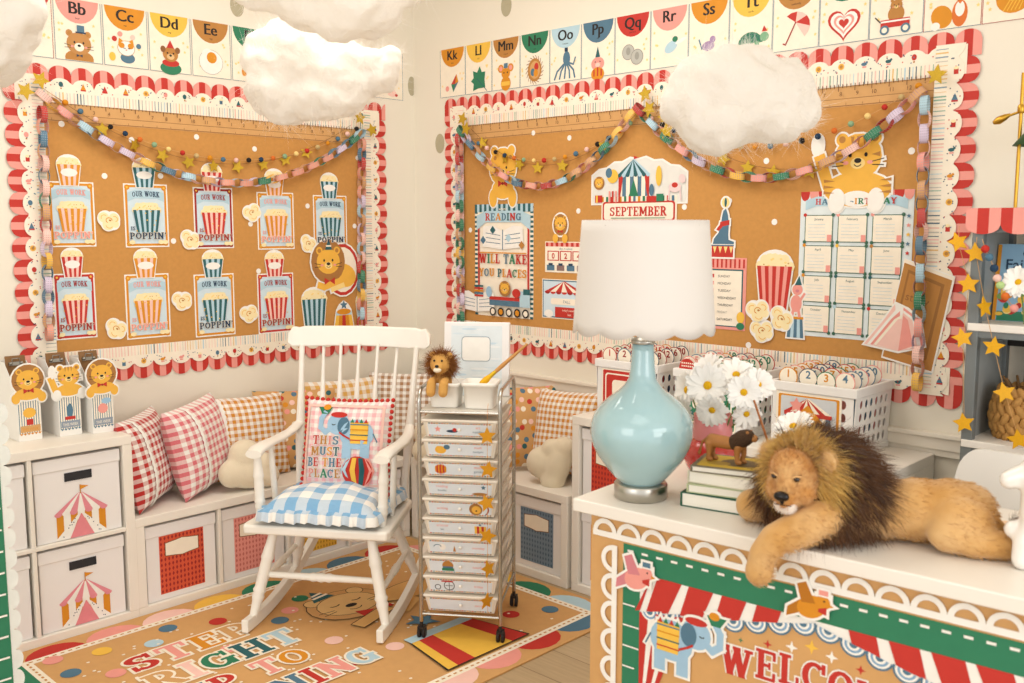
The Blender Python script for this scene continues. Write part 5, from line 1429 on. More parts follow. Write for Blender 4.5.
# elephant pillow
pm = CM @ MX.Translation((.035, .3, .69)) @ MX(((1, 0, 0, 0), (0, 0, -1, 0), (0, 1, 0, 0), (0, 0, 0, 1))) @ MX.Rotation(radians(-14), 4, 'X')
r = thing('pillow', 'square pink gingham pillow with elephant reading THIS MUST BE THE PLACE', 'pillow', mw=pm)
mb, P = pillow_mb(.37, .38, .13, 24, 3, .004); mb.build('cover', gingham('#f2b6ba', 11, 11), r)
a = Art(); a.z = .004
e = .355
for x0, y0, x1, y1 in ((-.165, -.165, .165, -.155), (-.165, .155, .165, .165), (-.165, -.165, -.155, .165), (.155, -.165, .165, .165)):
    for k in range(10): t0, t1 = k / 10, (k + 1) / 10; a.rect(x0 + (x1 - x0) * t0 if x1 - x0 > .1 else x0, y0 + (y1 - y0) * t0 if y1 - y0 > .1 else y0, x0 + (x1 - x0) * t1 if x1 - x0 > .1 else x1, y0 + (y1 - y0) * t1 if y1 - y0 > .1 else y1, 'palepink')
elephant(a, .06, .045, .235, True)
a.ell(.07, -.105, .062, .062, 'red')
for k, c in enumerate(('ltblue', 'yellow', 'teal', 'pink')): a.poly([(.07 + .05 * (k / 2 - .75) - .008, -.16), (.07 + .05 * (k / 2 - .75) + .01, -.16), (.07 + .08 * (k / 2 - .75) + .012, -.1), (.07 + .05 * (k / 2 - .75) + .01, -.05), (.07 + .05 * (k / 2 - .75) - .008, -.05), (.07 + .08 * (k / 2 - .75) - .01, -.1)], c)
for w_, y, c, w in (('THIS', .0, ['red', 'brown', '#d98a7f', 'slate'], .115), ('MUST', -.045, ['brown', 'slate', 'ochre', 'teal'], .125), ('BE THE', -.09, ['slate', 'red', 'ochre', 'slate', 'red'], .15), ('PLACE', -.135, ['#d98a7f', 'brown', 'green', 'slate', 'brown'], .14)):
    a.slab(w_, -.068, y, .036, c, w=w, edge='white' if w_ != 'X' else None, ew=.05)
a.build('printed_picture', r, MX.Identity(4), .9, warp=lambda p: (p[0], p[1], p[2] + pillow_z(min(1, max(-1, p[0] / .185)), min(1, max(-1, p[1] / .19)), .13)))
mb = MB(); n = 64
for i in range(n):
    t = i / n * 4; s_ = int(t); f = t - s_; x, y = [(-1 + 2 * f, -1), (1, -1 + 2 * f), (1 - 2 * f, 1), (-1, 1 - 2 * f)][s_]; p = P(x, y, 1); mb.ball((p[0] * 1.015, p[1] * 1.015, 0), .0095, 8, 6)
mb.build('red_edging', mat('red', .9), r)

# ------------------------------------------------------------------ rolling drawer cart
CK = MX.Translation((1.40, -1.187, .0075)) @ MX.Rotation(radians(35.4), 4, 'Z')
r = thing('drawer_cart', 'chrome rolling cart with ten labelled drawers on black casters', 'drawer cart', mw=CK)
chrome = mat('#bdbab3', .22, 1.0, var=.02)
W_, D_ = .31, .36
for x in (0, W_):
    path = [(x, 0, .07), (x, 0, .5), (x, 0, .9)] + [(x, .05 - .05 * cos(q), .93 + .05 * sin(q)) for q in [pi / 2 * k / 6 for k in range(7)]] + [(x, .2, .985), (x, D_ - .05, .985)] + [(x, D_ - .05 + .05 * sin(q), .935 + .05 * cos(q)) for q in [pi / 2 * k / 6 for k in range(7)]] + [(x, D_, .9), (x, D_, .5), (x, D_, .07)]
    MB().tube(path, .0078, 12).build('side_frame', chrome, r)
    for k in range(10): MB().tube([(x, 0, .15 + .0765 * k), (x, D_, .15 + .0765 * k)], .0045, 8).build('drawer_rail', chrome, r)
for y in (0, D_):
    for z in (.1, .895): MB().tube([(0, y, z), (W_, y, z)], .006, 8).build('cross_bar', chrome, r)
MB().box(.006, .0, .898, W_ - .006, D_, .904).build('top_tray', mat('#d8d2c6', .3, .2), r, .002)
black = mat('black', .5)
for x in (0, W_):
    for y in (0, D_):
        c_ = MB().tube([(x, y, .045), (x, y, .075)], .007, 8).box(x - .014, y - .012, .04, x + .014, y + .02, .05).build('caster', black, r)
        for s in (-1, 1): MB().lathe([(.004, -.006), (.02, -.006), (.023, -.003), (.023, .003), (.02, .006), (.004, .006)], 16, (x + s * .0095, y + .006, .023), MX.Rotation(pi / 2, 4, 'Y')).build('wheel', black, c_)
plastic = mat('#ece4d6', .3, var=.01, coat=.3)
TXT = ['art supplies', 'math centers', 'math games', 'reading books', 'writing', 'science kit', 'monday', 'tuesday', 'friday', 'extra']
for k in range(10):
    z = .112 + .0765 * k
    b = MB().frustum(.012, W_ - .012, .004, D_ - .01, z - .004, z + .06, .014); b.box(.008, -.004, z + .058, W_ - .008, D_ - .006, z + .068); d = b.build('drawer', plastic, r, .003)
    a = Art(); w2 = .13; h2 = .0285
    ins = .011
    a.base([(-w2 + ins * .8, -h2), (w2 - ins * .8, -h2), (w2, h2), (-w2, h2)], 'cream', .0008)
    for i in range(24):
        x = -w2 + ins * .8 + (2 * w2 - 1.6 * ins) * (i + .5) / 24; a.c = 'q'; a.z = .001; a.rect(x - .0036, -h2 + .0008, x + .0026, -h2 + .0056, ('red', 'slate', 'ochre', 'kraftd')[i % 4]); a.c = 'q'; a.rect(x - .0036, h2 - .0056, x + .0026, h2 - .0008, ('slate', 'red', 'kraftd', 'ochre')[i % 4])
    a.poly([(-w2 + ins, -h2 + .006), (w2 - ins, -h2 + .006), (w2 - .006, h2 - .006), (-w2 + .006, h2 - .006)], '#dfe7ee')
    j = 9 - k
    if j == 0: a.star(-.085, .002, .014, 'pink'); a.ell(-.03, -.006, .022, .006, 'navy'); a.ell(-.02, 0, .008, .008, 'red')
    elif j == 1: a.ell(-.075, -.002, .022, .016, 'lion'); a.ell(-.05, .01, .012, .01, 'slate'); a.ell(-.085, .008, .006, .006, 'lion')
    elif j == 2:
        for i in range(7): a.ell(-.075 + (i - 3) * .006, 0, .0045, .022 * sqrt(1 - ((i - 3) / 4) ** 2), 'red' if i % 2 else 'ochre')
    elif j == 3: a.star(.09, .01, .011, 'slate'); a.ell(.075, -.018, .03, .006, 'mane')
    elif j == 4: a.ell(.06, 0, .026, .025, 'mane'); a.ell(.062, -.002, .018, .017, 'lion'); a.arc(.085, 0, .024, .024, -60, 70, .004, 'dkred'); a.ell(.062, -.006, .004, .003, 'black')
    elif j == 5:
        for i in range(5): a.rect(.055 + .009 * i, -.02, .064 + .009 * i, .012, 'red' if i % 2 else 'yellow')
        a.star(.077, .018, .007, 'slate')
    elif j == 6: a.ell(-.07, 0, .012, .014, 'white'); a.arc(-.09, 0, .014, .01, 0, 180, .003, 'slate'); a.poly([(-.03, -.018), (-.018, -.018), (-.024, .008)], 'brown')
    elif j == 7: a.ell(-.05, .004, .022, .02, 'brown'); a.rect(-.074, -.02, -.026, -.008, 'green'); a.rect(-.07, -.008, -.03, .0, 'slate')
    elif j == 8: a.arc(-.045, 0, .02, .02, 0, 360, .003, 'black', 16); a.arc(-.09, -.008, .011, .011, 0, 360, .003, 'black', 12); a.rect(-.075, .016, -.03, .022, 'red'); a.line([(-.06, 0), (-.03, 0)], .002, 'black'); a.line([(-.045, .018), (-.045, -.018)], .002, 'black')
    tx = .07 if j in (0, 1, 2, 6, 7, 8, 9) else -.07
    a.text(TXT[j].split()[0], tx, .006 if ' ' in TXT[j] else -.004, .011, 'pink', w=.06); 
    if ' ' in TXT[j]: a.text(TXT[j].split()[1], tx, -.011, .01, 'slate', w=.06)
    tilt = atan2(.014, .056)
    a.build('drawer_label', d, MX.Translation((W_ / 2, .0105 - .0015, z + .028)) @ FRONT @ MX.Rotation(tilt, 4, 'X') )
    MB().lathe([(.003, 0), (.003, .005), (.007, .008), (.006, .012), (.001, .0135)], 12, (W_ / 2, .007, z + .03), MX.Rotation(pi / 2, 4, 'X')).build('knob', mat('white', .2, coat=.5), d)
# gold stars on a thread down the drawer fronts
g = thing('star_garland', 'gold star garland hanging down the front of the drawer cart', 'garland', mw=CK @ MX.Translation((.265, -.02, .93)), group='gold star garlands')
MB().tube([(0, .02, .004), (0, 0, -.05), (0, -.002, -.8)], .0008, 5).build('string', mat('ochre'), g)
gstar = star_mesh(.035, .003, mat('#d99a1e', .55, .15, var=.15, scale=300))
for k in range(6): link('star', gstar, g, MX.Translation((.004 * sin(k * 2.1), -.004, -.115 - .128 * k)) @ FRONT @ MX.Rotation(.3 * sin(k * 3.7), 4, 'Z') @ MX.Rotation(.25 if k < 4 else .9, 4, 'Y'))
# the things on the cart
sm = CK @ MX.Translation((.16, .32, .905)) @ MX.Rotation(radians(-4), 4, 'X')
r = thing('lidded_display_box', 'flat white box with watercolour sheet and blank label standing at the back of the cart', 'display box', mw=sm)
MB().box(-.135, 0, 0, .135, .03, .3).build('box', binm, r, .004)
a = Art(); a.base([(-.105, .0), (.105, .0), (.105, .285), (-.105, .285)], '#dfe8ec', .0006)
R = random.Random(3)
for i in range(26): y = R.uniform(.01, .275); x = R.uniform(-.08, .08); a.c = 'q'; a.z = .0006 + .00001 * i; a.ell(x, y, min(R.uniform(.02, .05), .1 - abs(x)), R.uniform(.002, .005), R.choice(['#c8dce8', '#e9eef0', '#d6e3ea']))
a.c = None; a.z = .0012; a.poly(rrect(-.062, .14, .058, .242, .016), '#9aa8b2'); a.poly(rrect(-.059, .143, .055, .239, .014), 'white'); a.build('watercolour_sheet', r, MX.Translation((0, -.0006, 0)) @ FRONT)
cup = mat('#f3efe6', .35, var=.01)


def bin_cup(x0, x1, y0, y1, z0, z1, label):
    r = thing('plastic_cup', label, 'cup', mw=CK @ MX.Translation(((x0 + x1) / 2, (y0 + y1) / 2, z0)), group='white plastic cups')
    w, d, h = x1 - x0, y1 - y0, z1 - z0; b = MB(); rings = []
    for z, s, in_ in ((0, .86, 0), (h * .85, .98, 0), (h * .86, 1.08, 0), (h, 1.09, 0), (h, 1.0, 0), (h * .1, .82, 0)):
        rings.append([(px * s, py * s, z) for px, py in rrect(-w / 2, -d / 2, w / 2, d / 2, .018, 4)])
    n = len(rings[0]); vs = [p for q in rings for p in q]
    b.add(vs, [(i * n + k, i * n + (k + 1) % n, (i + 1) * n + (k + 1) % n, (i + 1) * n + k) for i in range(5) for k in range(n)], True); b.add(rings[0], [tuple(reversed(range(n)))]); b.add(rings[-1], [tuple(range(n))])
    b.build('body', cup, r); return r


bin_cup(.025, .145, .04, .16, .9055, 1.0, 'white plastic cup at left on the cart, holding the small lion')
bin_cup(.16, .285, .03, .15, .9055, 1.005, 'white plastic cup at right on the cart, holding the paintbrush')
r = thing('paintbrush', 'wooden paintbrush with yellow bristles resting in the right cup', 'paintbrush', mw=CK)
p0, p1 = V((.232, .1, 1.0)), V((.39, .175, 1.14)); d = (p1 - p0)
MB().tube([p0 + d * t for t in (.24, .4, .7, 1)], [.007, .0085, .0065, .004], 10).build('handle', mat('#c08a4a', .5), r)
MB().tube([p0 + d * t for t in (.12, .26)], [.0095, .0075], 10).build('ferrule', mat('gold', .3, .9), r)
MB().tube([p0 + d * t for t in (-.12, -.05, .05, .13)], [.003, .011, .013, .0095], 10).build('bristles', mat('#e2ac1f', .9), r)
# small plush lion
fur1 = mat('#d6a257', .95, bump=.4, bscale=300); fur2 = mat('#8f5a26', .95, bump=.4, bscale=300); fur3 = mat('#8a5526', .95)
LQ = CK @ MX.Translation((.07, .075, 1.0)) @ MX.Rotation(radians(-4), 4, 'Z')
r = thing('plush_lion', 'small plush lion sitting in the left white cup on the cart', 'plush toy', mw=LQ)
me = blob([(0, .01, .0, .04, .035, .05), (0, -.005, .07, .042, .04, .04), (0, -.04, .06, .02, .016, .016)] + [(s * .024, -.05 - .003 * k, -.002 - .01 * k, .0185) for s in (-1, 1) for k in range(4)] + [(s * .024, -.04 + .01 * k, .006, .016) for s in (-1, 1) for k in range(3)] + [(s * .034, .0, .103, .013) for s in (-1, 1)], .004, 4)
me.materials.append(fur1); link('body', me, r)
R = random.Random(2)


def mane_small(R):
    q = R.uniform(0, 2 * pi); ph = R.uniform(-.75, 1.0); d = V((cos(q) * cos(ph), sin(ph) * .9, sin(q) * cos(ph))); return V((0, .004, .067)) + V((d.x * .04, d.y * .034, d.z * .038)), (d + V((0, .1, -.35))).normalized(), 1


strands(mane_small, 2600, .036, .001, .2, 5, 3, .3).build('mane', [fur3], r)
MB().ball((0, -.056, .067), (.008, .005, .006), 10, 7).build('nose', mat('black', .25), r)
for s in (-1, 1): MB().ball((s * .015, -.039, .086), .0045, 8, 6).build('eye', mat('black', .25), r)
MB().ball((0, -.05, .052), (.016, .012, .01), 12, 8).build('muzzle', mat('#f0e4cc', .95), r)
# ------------------------------------------------------------------ white plastic crates with numbered cards
crm = mat('#eceae6', .4, var=.01)


def perforated(mb, O, U, Vv, nu, nv, cw, ch, rx, ry, mu, mv):
    """sheet O + u*U + v*Vv with a grid of oval holes, margins mu, mv"""
    W, H = nu * cw + 2 * mu, nv * ch + 2 * mv; P = lambda u, v: V(O) + V(U) * u + V(Vv) * v
    for a, b, c, d in ((0, 0, W, mv), (0, H - mv, W, H), (0, mv, mu, H - mv), (W - mu, mv, W, H - mv)): mb.add([P(a, b), P(c, b), P(c, d), P(a, d)], [(0, 1, 2, 3)])
    for i in range(nu):
        for j in range(nv):
            cx, cy = mu + (i + .5) * cw, mv + (j + .5) * ch; out = []; inn = []
            for k in range(16):
                q = 2 * pi * k / 16 + pi / 4; s = max(abs(cos(q)), abs(sin(q))); out.append(P(cx + cos(q) / s * cw / 2, cy + sin(q) / s * ch / 2)); inn.append(P(cx + rx * cos(q), cy + ry * sin(q)))
            mb.add(out + inn, [(k, (k + 1) % 16, 16 + (k + 1) % 16, 16 + k) for k in range(16)])


def label_art(kind):
    a = Art(); w, h = .125, .095
    if kind == 3:
        a.base([(-w, -h), (w, -h), (w, h), (-w, h)], 'cream', .0008); a.poly(rrect(-w + .008, -h + .008, w - .008, h - .008, .006), 'ochre'); a.poly(rrect(-w + .018, -h + .014, w - .018, h - .014, .006), '#cfd3d6')
        for s in (-1, 1):
            for i in range(3): a.rect(s * (.02 + i * .02) - .006, -h + .02, s * (.02 + i * .02) + .006, .02, 'slate' if i % 2 else 'cream')
            a.poly([(s * .0, .01), (s * .085, -h + .016), (s * .05, -h + .016)], 'white')
            a.rect(s * .078 - .009, -h + .02, s * .078 + .009, .025, 'slate')
        for i in range(8): a.poly([(-.092 + .023 * i, .025), (-.092 + .023 * (i + 1), .025), (.004, .078), (-.004, .078)], 'red' if i % 2 == 0 else 'cream')
        a.rect(-.092, .012, .092, .026, 'red'); a.star(-.045, .05, .028, 'pink', 5, .55)
        a.poly([(-.06, -.055), (.055, -.055), (.055, .0), (.0, .055), (-.06, .0)], 'ochre'); a.line([(-.06, 0), (-.002, -.03), (.055, 0)], .003, 'brown'); a.line([(-.06, -.055), (-.01, -.024)], .002, 'brown'); a.line([(.055, -.055), (.006, -.024)], .002, 'brown')
        a.text('STUDENT', -.003, .018, .011, 'cream', w=.07); a.text('MAIL', -.003, .0, .013, 'palepink', w=.04)
    else:
        c = 'red' if kind == 1 else 'green'
        a.base([(-w, -h), (w, -h), (w, h), (-w, h)], 'cream', .0008); a.poly(rrect(-w + .006, -h + .006, w - .006, h - .006, .006), c); a.poly(rrect(-w + .018, -h + .018, w - .018, h - .018, .014), 'cream'); a.poly(rrect(-w + .024, -h + .024, w - .024, h - .024, .012), c)
        a.poly(rrect(-.07, -.02, .07, .05, .016), 'cream')
        for i in range(10): a.rect(-.09 + .018 * i, -.06, -.083 + .018 * i, -.03, 'pink' if kind == 1 else 'teal')
    return a


def num_card(txt, col, mw, label, edge):
    a = Art(); R_ = .037
    out = circ(0, 0, R_, None, 22, -50, 230) + [(-.028, -.05), (-.028, -.215), (.028, -.215), (.028, -.05)]
    a.base(out, edge, .0012); a.ell(0, 0, R_ - .003, R_ - .003, 'cream' if txt else edge); 
    if txt: a.text(txt, 0, .0, .028, col, bold=.025)
    else:
        for i in range(6):
            for j in range(2): a.rect(-.026 + .0095 * i, .004 + .012 * j, -.02 + .0095 * i, .01 + .012 * j, 'cream')
    o = a.build('number_card', None, mw); return tag(o, label, 'number card', 'numbered round cards in the crates')


BEAM_Z = .787
for n, (x0, x1, lab, where) in enumerate(((1.565, 1.88, 'white perforated crate half hidden behind the lamp base', 'crate behind the lamp'), (1.965, 2.28, 'white perforated crate behind the daisies, middle of the three', 'middle crate'), (2.39, 2.715, 'white perforated crate with tent and envelope label at the right end', 'rightmost crate'))):
    w, d, h = x1 - x0, .3, .25; y0 = -.325
    r = thing('storage_crate', lab, 'crate', ((x0 + x1) / 2, y0, BEAM_Z), 0, 'white perforated crates'); X = w / 2
    t = .008; mb = MB()
    for s in (-1, 1):
        sl = V((s * t, 0, h - .03)).normalized(); perforated(mb, (s * (X - t), 0 if s > 0 else d, .02), (0, 1 if s > 0 else -1, 0), (s * t / (h - .05), 0, 1), 6, 4, .042, .046, .012, .016, (d - 6 * .042) / 2, (h - .05 - 4 * .046) / 2)
        perforated(mb, (-X + t if s < 0 else X - t, 0 if s < 0 else d, .02), (-s, 0, 0), (0, 0, 1), 6, 4, (w - 2 * t - .03) / 6, .046, .012, .016, .015, (h - .05 - 4 * .046) / 2)
    o = mb.build('basket_walls', crm, r); so = o.modifiers.new('s', 'SOLIDIFY'); so.thickness = .003; so.offset = 0
    MB().box(-X + .0, -.004, 0, X, d, .022).build('base', crm, r, .003)
    rim = MB()
    for a_, b_, c_, d_ in ((-X - .006, -.008, X + .006, .006), (-X - .006, d - .006, X + .006, d + .008), (-X - .006, .006, -X + .008, d - .006), (X - .008, .006, X + .006, d - .006)): rim.box(a_, b_, h - .034, c_, d_, h)
    rim.build('rim', crm, r, .003)
    label_art(n + 1).build('label_card', r, MX.Translation((-.012 if n == 2 else 0, -.0035, .118)) @ FRONT)
    NC = ['red', 'pink', 'ochre', 'dkred', 'green', 'slate', 'palepink', 'navy']
    rows = 5
    if n == 1:
        for c, (cc, nm) in enumerate((('red', 'red'), ('pink', 'pink'), ('green', 'green'), ('slate', 'slate blue'))):
            num_card('', 'cream', MX.Translation(((x0 + x1) / 2 - .111 + .074 * c, y0 + .016, BEAM_Z + h + .002)) @ FRONT, '%s dotted round divider at the front of the middle crate' % nm, cc)
    for k in range(20):
        rr, c = k // 4, k % 4; z = BEAM_Z + h + .012 + .002 * rr + (.003 * sin(k * 2.3))
        num_card(str(k + 1), NC[(k * 3 + n) % 6], MX.Translation(((x0 + x1) / 2 - .111 + .074 * c + .004 * sin(k * 1.7), y0 + .03 + .052 * rr, z)) @ FRONT @ MX.Rotation(radians(2 * sin(k * 5.1)), 4, 'Z'), 'round card numbered %d standing in the %s' % (k + 1, where), ['red', 'pink', 'ochre', 'dkred', 'green', 'slate', 'pink', 'navy'][(k * 5 + n) % 8])

# ------------------------------------------------------------------ grey rack with white shelves
rackm = mat('#7b8182', .5, .3, var=.03); shelfw = mat('#ece7de', .5, var=.02)
RX, RY = 3.075, -.352
r = thing('display_rack', 'dark grey metal rack with white shelves at the right edge', 'shelf rack', (RX, RY, 0)); RW, RH, RD = .6, 1.6, .33
for x in (0, RW - .034):
    MB().box(x, 0, 0, x + .034, .034, RH).build('post', rackm, r, .003); MB().box(x, RD - .034, 0, x + .034, RD, RH).build('post', rackm, r, .003)
    MB().box(x + .012, .034, .05, x + .02, RD - .034, RH - .01).build('side_panel', mat('#a3a8a8', .5, .2), r)  # paler grey than the posts: light on the inner face put into the colour
for z in (.1, .5, .9, 1.273, 1.6):
    MB().box(.002 if z < 1.5 else 0, -.004, z, RW - .002, RD, z + .024).build('shelf_board', shelfw if z < 1.5 else rackm, r, .003)
    MB().box(.034, .004, z - .02, RW - .034, .02, z).build('rail', rackm, r)
MB().box(.09, RD - .03, .93, .12, RD - .012, 1.25).box(.034, RD - .03, 1.2, RW - .034, RD - .012, 1.23).build('back_brace', black, r, .003)
# awning edge
a = Art(); aw = .034; n = 18; SC = aw * 3
for i in range(n):
    t0, t1 = i * aw, (i + 1) * aw; pr = []
    for k in range(7):
        t = t0 + (t1 - t0) * k / 6; q = (t % SC) / SC * 2 - 1; pr.append((t, -.052 - .028 * sqrt(max(0, 1 - q * q))))
    a.base([(t0, 0), (t1, 0)] + pr[::-1], 'pink' if i % 2 == 0 else 'red', .002)
tag(a.build('awning_trim', None, MX.Translation((RX - .018, RY - .008, 1.655)) @ FRONT), 'red and pink striped awning edging along the top of the grey rack', 'awning trim')
# string of stars and pompoms on the rack
ystar = mat('#e3a80e', .5, .05, var=.12, scale=200)
YST = star_mesh(.034, .0035, ystar)
Ys = RY - .014


def rack_stars(label, pts, rots):
    o = V((pts[0][0], Ys - .0, pts[0][1] + .05)); g = thing('star_garland', label, 'garland', o, 0, 'yellow star garlands')
    MB().tube([(0, .0, 0)] + [(x - o.x, 0, z - o.z) for x, z in pts], .0009, 5).build('string', mat('kraftl'), g)
    for (x, z), q in zip(pts, rots): link('star', YST, g, MX.Translation((x - o.x, -.004, z - o.z)) @ FRONT @ MX.Rotation(q[0], 4, 'Z') @ MX.Rotation(q[1], 4, 'Y'))


rack_stars('yellow star garland hanging diagonally across the grey rack front', [(3.094, 1.517), (3.13, 1.351), (3.163, 1.23), (3.202, 1.091), (3.25, .951)], [(.1, .1), (.2, 1.2), (-.1, .2), (.3, .5), (.2, .2)])
rack_stars('yellow star garland hanging down the left side of the rack', [(3.04, 1.55), (3.079, 1.42), (3.07, 1.25), (3.088, .98)], [(.4, .8), (.1, .2), (.3, .5), (.2, .4)])
P3 = [(3.127, 1.53), (3.14, 1.505), (3.156, 1.472), (3.166, 1.442), (3.176, 1.421), (3.192, 1.388), (3.219, 1.353)]
o = V((3.115, Ys - .02, 1.56)); g = thing('pompom_garland', 'felt ball garland hanging in front of the fairy tale book', 'garland', o, 0, 'felt ball garlands')
MB().tube([(0, 0.006, 0)] + [(x - o.x, 0, z - o.z) for x, z in P3], .001, 5).build('string', mat('kraftl'), g)
for (x, z), c in zip(P3, ('red', 'slate', 'navy', 'palepink', '#b9d68f', 'orange', 'pink')): MB().ball((0, 0, 0), .0125, 12, 8).build('pompom', mat(c, .95, bump=.4, bscale=500), g, 0, MX.Translation((x - o.x, 0, z - o.z)))
# book on the rack
r = thing('picture_book', 'blue fairy tale picture book standing open-faced on the grey rack', 'book', mw=MX.Translation((3.205, -.2, 1.298)) @ MX.Rotation(radians(4), 4, 'Z') @ MX.Rotation(radians(-9), 4, 'X'))
MB().box(-.1, 0, 0, .1, .022, .245).build('pages', mat('#f0e8d8', .8), r, .002)
a = Art(); a.base([(-.103, -.001), (.103, -.001), (.103, .247), (-.103, .247)], '#8db4cf', .002)
a.rect(-.103, 0, -.092, .245, 'ochre'); a.rect(-.09, .0, .103, .03, 'green')
R = random.Random(9)
for i in range(34): a.c = 'q'; a.z = .0006 + i * .00003; a.ell(R.uniform(-.085, .09), R.uniform(.015, .095), R.uniform(.006, .016), R.uniform(.006, .014), R.choice(['yellow', 'ochre', 'red', 'green', 'lionl', '#7fa05a']))
a.c = None; a.z = .002; a.text('Classic', .02, .205, .026, 'navy', bold=.01); a.text('Fairy', -.03, .165, .034, 'navy', bold=.01); a.text('Tales', .045, .165, .034, 'navy', bold=.01); a.text('Collection', .02, .13, .024, 'navy')
a.build('cover', r, FRONT)
# wicker basket of braided rope
r = thing('wicker_vase', 'braided straw basket on the lower white shelf of the rack', 'basket', (3.215, -.2, .925)); wm = mat('#b98a4c', .8, var=.2, scale=80, bump=.3); mb = MB()
for j in range(6):
    rr = (.082, .092, .096, .094, .086, .074)[j]; n = 20
    for i in range(n):
        q = 2 * pi * (i + .5 * (j % 2)) / n; c, s_ = cos(q), sin(q); old = mb.M; mb.M = MX.Translation((rr * c, rr * s_, .016 + .0265 * j)) @ MX.Rotation(q, 4, 'Z') @ MX.Rotation(.55 if j % 2 else -.55, 4, 'X'); mb.ball((0, 0, 0), (.011, .0135, .025), 9, 7); mb.M = old
mb.build('braid', wm, r); MB().lathe([(.07, .0), (.084, .05), (.086, .1), (.07, .15), (.062, .158), (.07, .14), (.06, .02)], 24, cap=True).build('inner_wall', mat('#8a6232', .9), r)
dm = MB()
for i in range(14): q = 2 * pi * i / 14; dm.tube([(.03 * cos(q), .03 * sin(q), .12), (.07 * cos(q), .07 * sin(q), .185 + .01 * sin(i * 3))], [.008, .004], 6)
dm.build('dried_tufts', mat('#7a5a38', .95), r)
# gold desk lamp with green shade on the rack
gold = mat('#c79a3c', .28, .95, var=.05); gl = thing('desk_lamp', 'small brass lamp with green cone shade on top of the rack', 'lamp', (3.15, -.2, 1.6245))
MB().lathe([(.058, 0), (.06, .004), (.058, .014), (.02, .02), (.006, .024)], 28).build('base', gold, gl); MB().tube([(0, 0, .02), (0, 0, .45)], .0055, 10).build('pole', gold, gl)
MB().lathe([(.008, 0), (.011, .006), (.011, .022), (.008, .028)], 14, (0, 0, .325)).tube([(-.05, .0, .316), (.06, 0, .352)], .004, 8).build('arm', gold, gl)
MB().tube([(-.03, 0, .325), (-.045, 0, .318), (-.065, 0, .308), (-.08, 0, .302)], [.004, .010, .013, .006], 12).build('handle', gold, gl)
MB().lathe([(.012, .08), (.03, .075), (.092, 0), (.09, 0), (.028, .071), (.01, .076)], 28, (.075, 0, .225), cap=False).build('shade', mat('#3f5f3c', .5), gl)
MB().tube([(.06, 0, .352), (.075, 0, .33), (.075, 0, .3)], .005, 8).build('shade_stem', gold, gl)


def daisy(parent, c, d, r, seed=0, stem=None, n=20):
    """flower head at c facing d; petals, eye, and a stem down to the given point"""
    R = random.Random(seed); d = V(d).normalized(); q = d.to_track_quat('Z', 'Y').to_matrix().to_4x4(); q.translation = c
    mb = MB(); mb.M = q
    for lay in (0, 1):
        for i in range(n):
            an = 2 * pi * (i + .5 * lay) / n + R.uniform(-.05, .05); L = r * R.uniform(.88, 1.05) * (1 - .08 * lay); w = r * .15; up = R.uniform(-.1, .12) * r + .004 * lay; vs = []
            for k, (t, ww) in enumerate(((.16, .35), (.45, .95), (.75, 1.0), (.93, .6), (1.0, .15))):
                z = .012 * sin(t * 2.2) + up * t * t - (0 if lay else .002)
                for s in (-1, 0, 1): x, y = L * t, s * w * ww; vs.append((x * cos(an) - y * sin(an), x * sin(an) + y * cos(an), z + (.0015 if s else 0)))
            mb.add(vs, [(k * 3 + s, k * 3 + s + 1, k * 3 + s + 4, k * 3 + s + 3) for k in range(4) for s in (0, 1)], True)
    mb.build('petals', mat('#f7f5f0', .7, var=.01), parent)
    e = MB(); e.M = q; e.ball((0, 0, .006), (r * .2, r * .2, r * .12), 12, 7); e.build('flower_eye', mat('#e8b313', .9, bump=.5, bscale=500), parent)
    if stem is not None:
        s = V(stem); m = (V(c) + s) / 2 + V((0, 0, .02)); MB().tube([V(c) - d * .004, m, s], .0022, 7).build('stem', mat('#6f8d4e', .7), parent)


g = thing('daisy', 'white daisy in front of the fairy tale book at right', 'flower', (3.222, -.335, 1.298), group='daisies'); daisy(g, V((0.0, -.03, .132)), (-.1, -1, .35), .05, 4, (0.005, .03, .002))
# ------------------------------------------------------------------ white desk with decorated front
DA = atan2(.072, 1.055); DO = V((2.561, -1.663, 0)); DM = MX.Translation(DO) @ MX.Rotation(DA, 4, 'Z')
r = thing('desk', 'white topped desk with decorated kraft paper front in the foreground', 'desk', DO, DA); DW, DD = 1.7, .62
deskm = mat('#efe9df', .4, var=.015, scale=6)
MB().box(0, 0, .866, DW, DD, .9).build('top', deskm, r, .004, seg=3)
MB().box(.04, .035, 0, .075, DD - .03, .866).build('side_panel', deskm, r, .002); MB().box(DW - .075, .035, 0, DW - .04, DD - .03, .866).build('side_panel', deskm, r, .002)
MB().box(.075, .037, .06, DW - .075, .055, .866).build('front_panel', deskm, r)
# decorated paper on the front: its own flat sheet
F0 = .036
sh = thing('desk_front_display', 'circus display reading WELCOME covering the front of the desk', 'display', mw=DM @ MX.Translation((0, F0, 0)))
DF = Frame(DO + V((sin(DA), -cos(DA), 0)) * (-F0), (cos(DA), sin(DA), 0), (0, 0, 1))
a = Art(); a.base([(.036, .03), (1.66, .03), (1.66, .865), (.036, .865)], 'kraftl', .0012); a.build('kraft_sheet', sh, FRONT)
uc = .64
vb = lambda u: .722 - .27 * abs(u - uc) + .16 * min(abs(u - uc), .45) ** 2 * (1 if True else 0)
a = Art(); a.z = .001
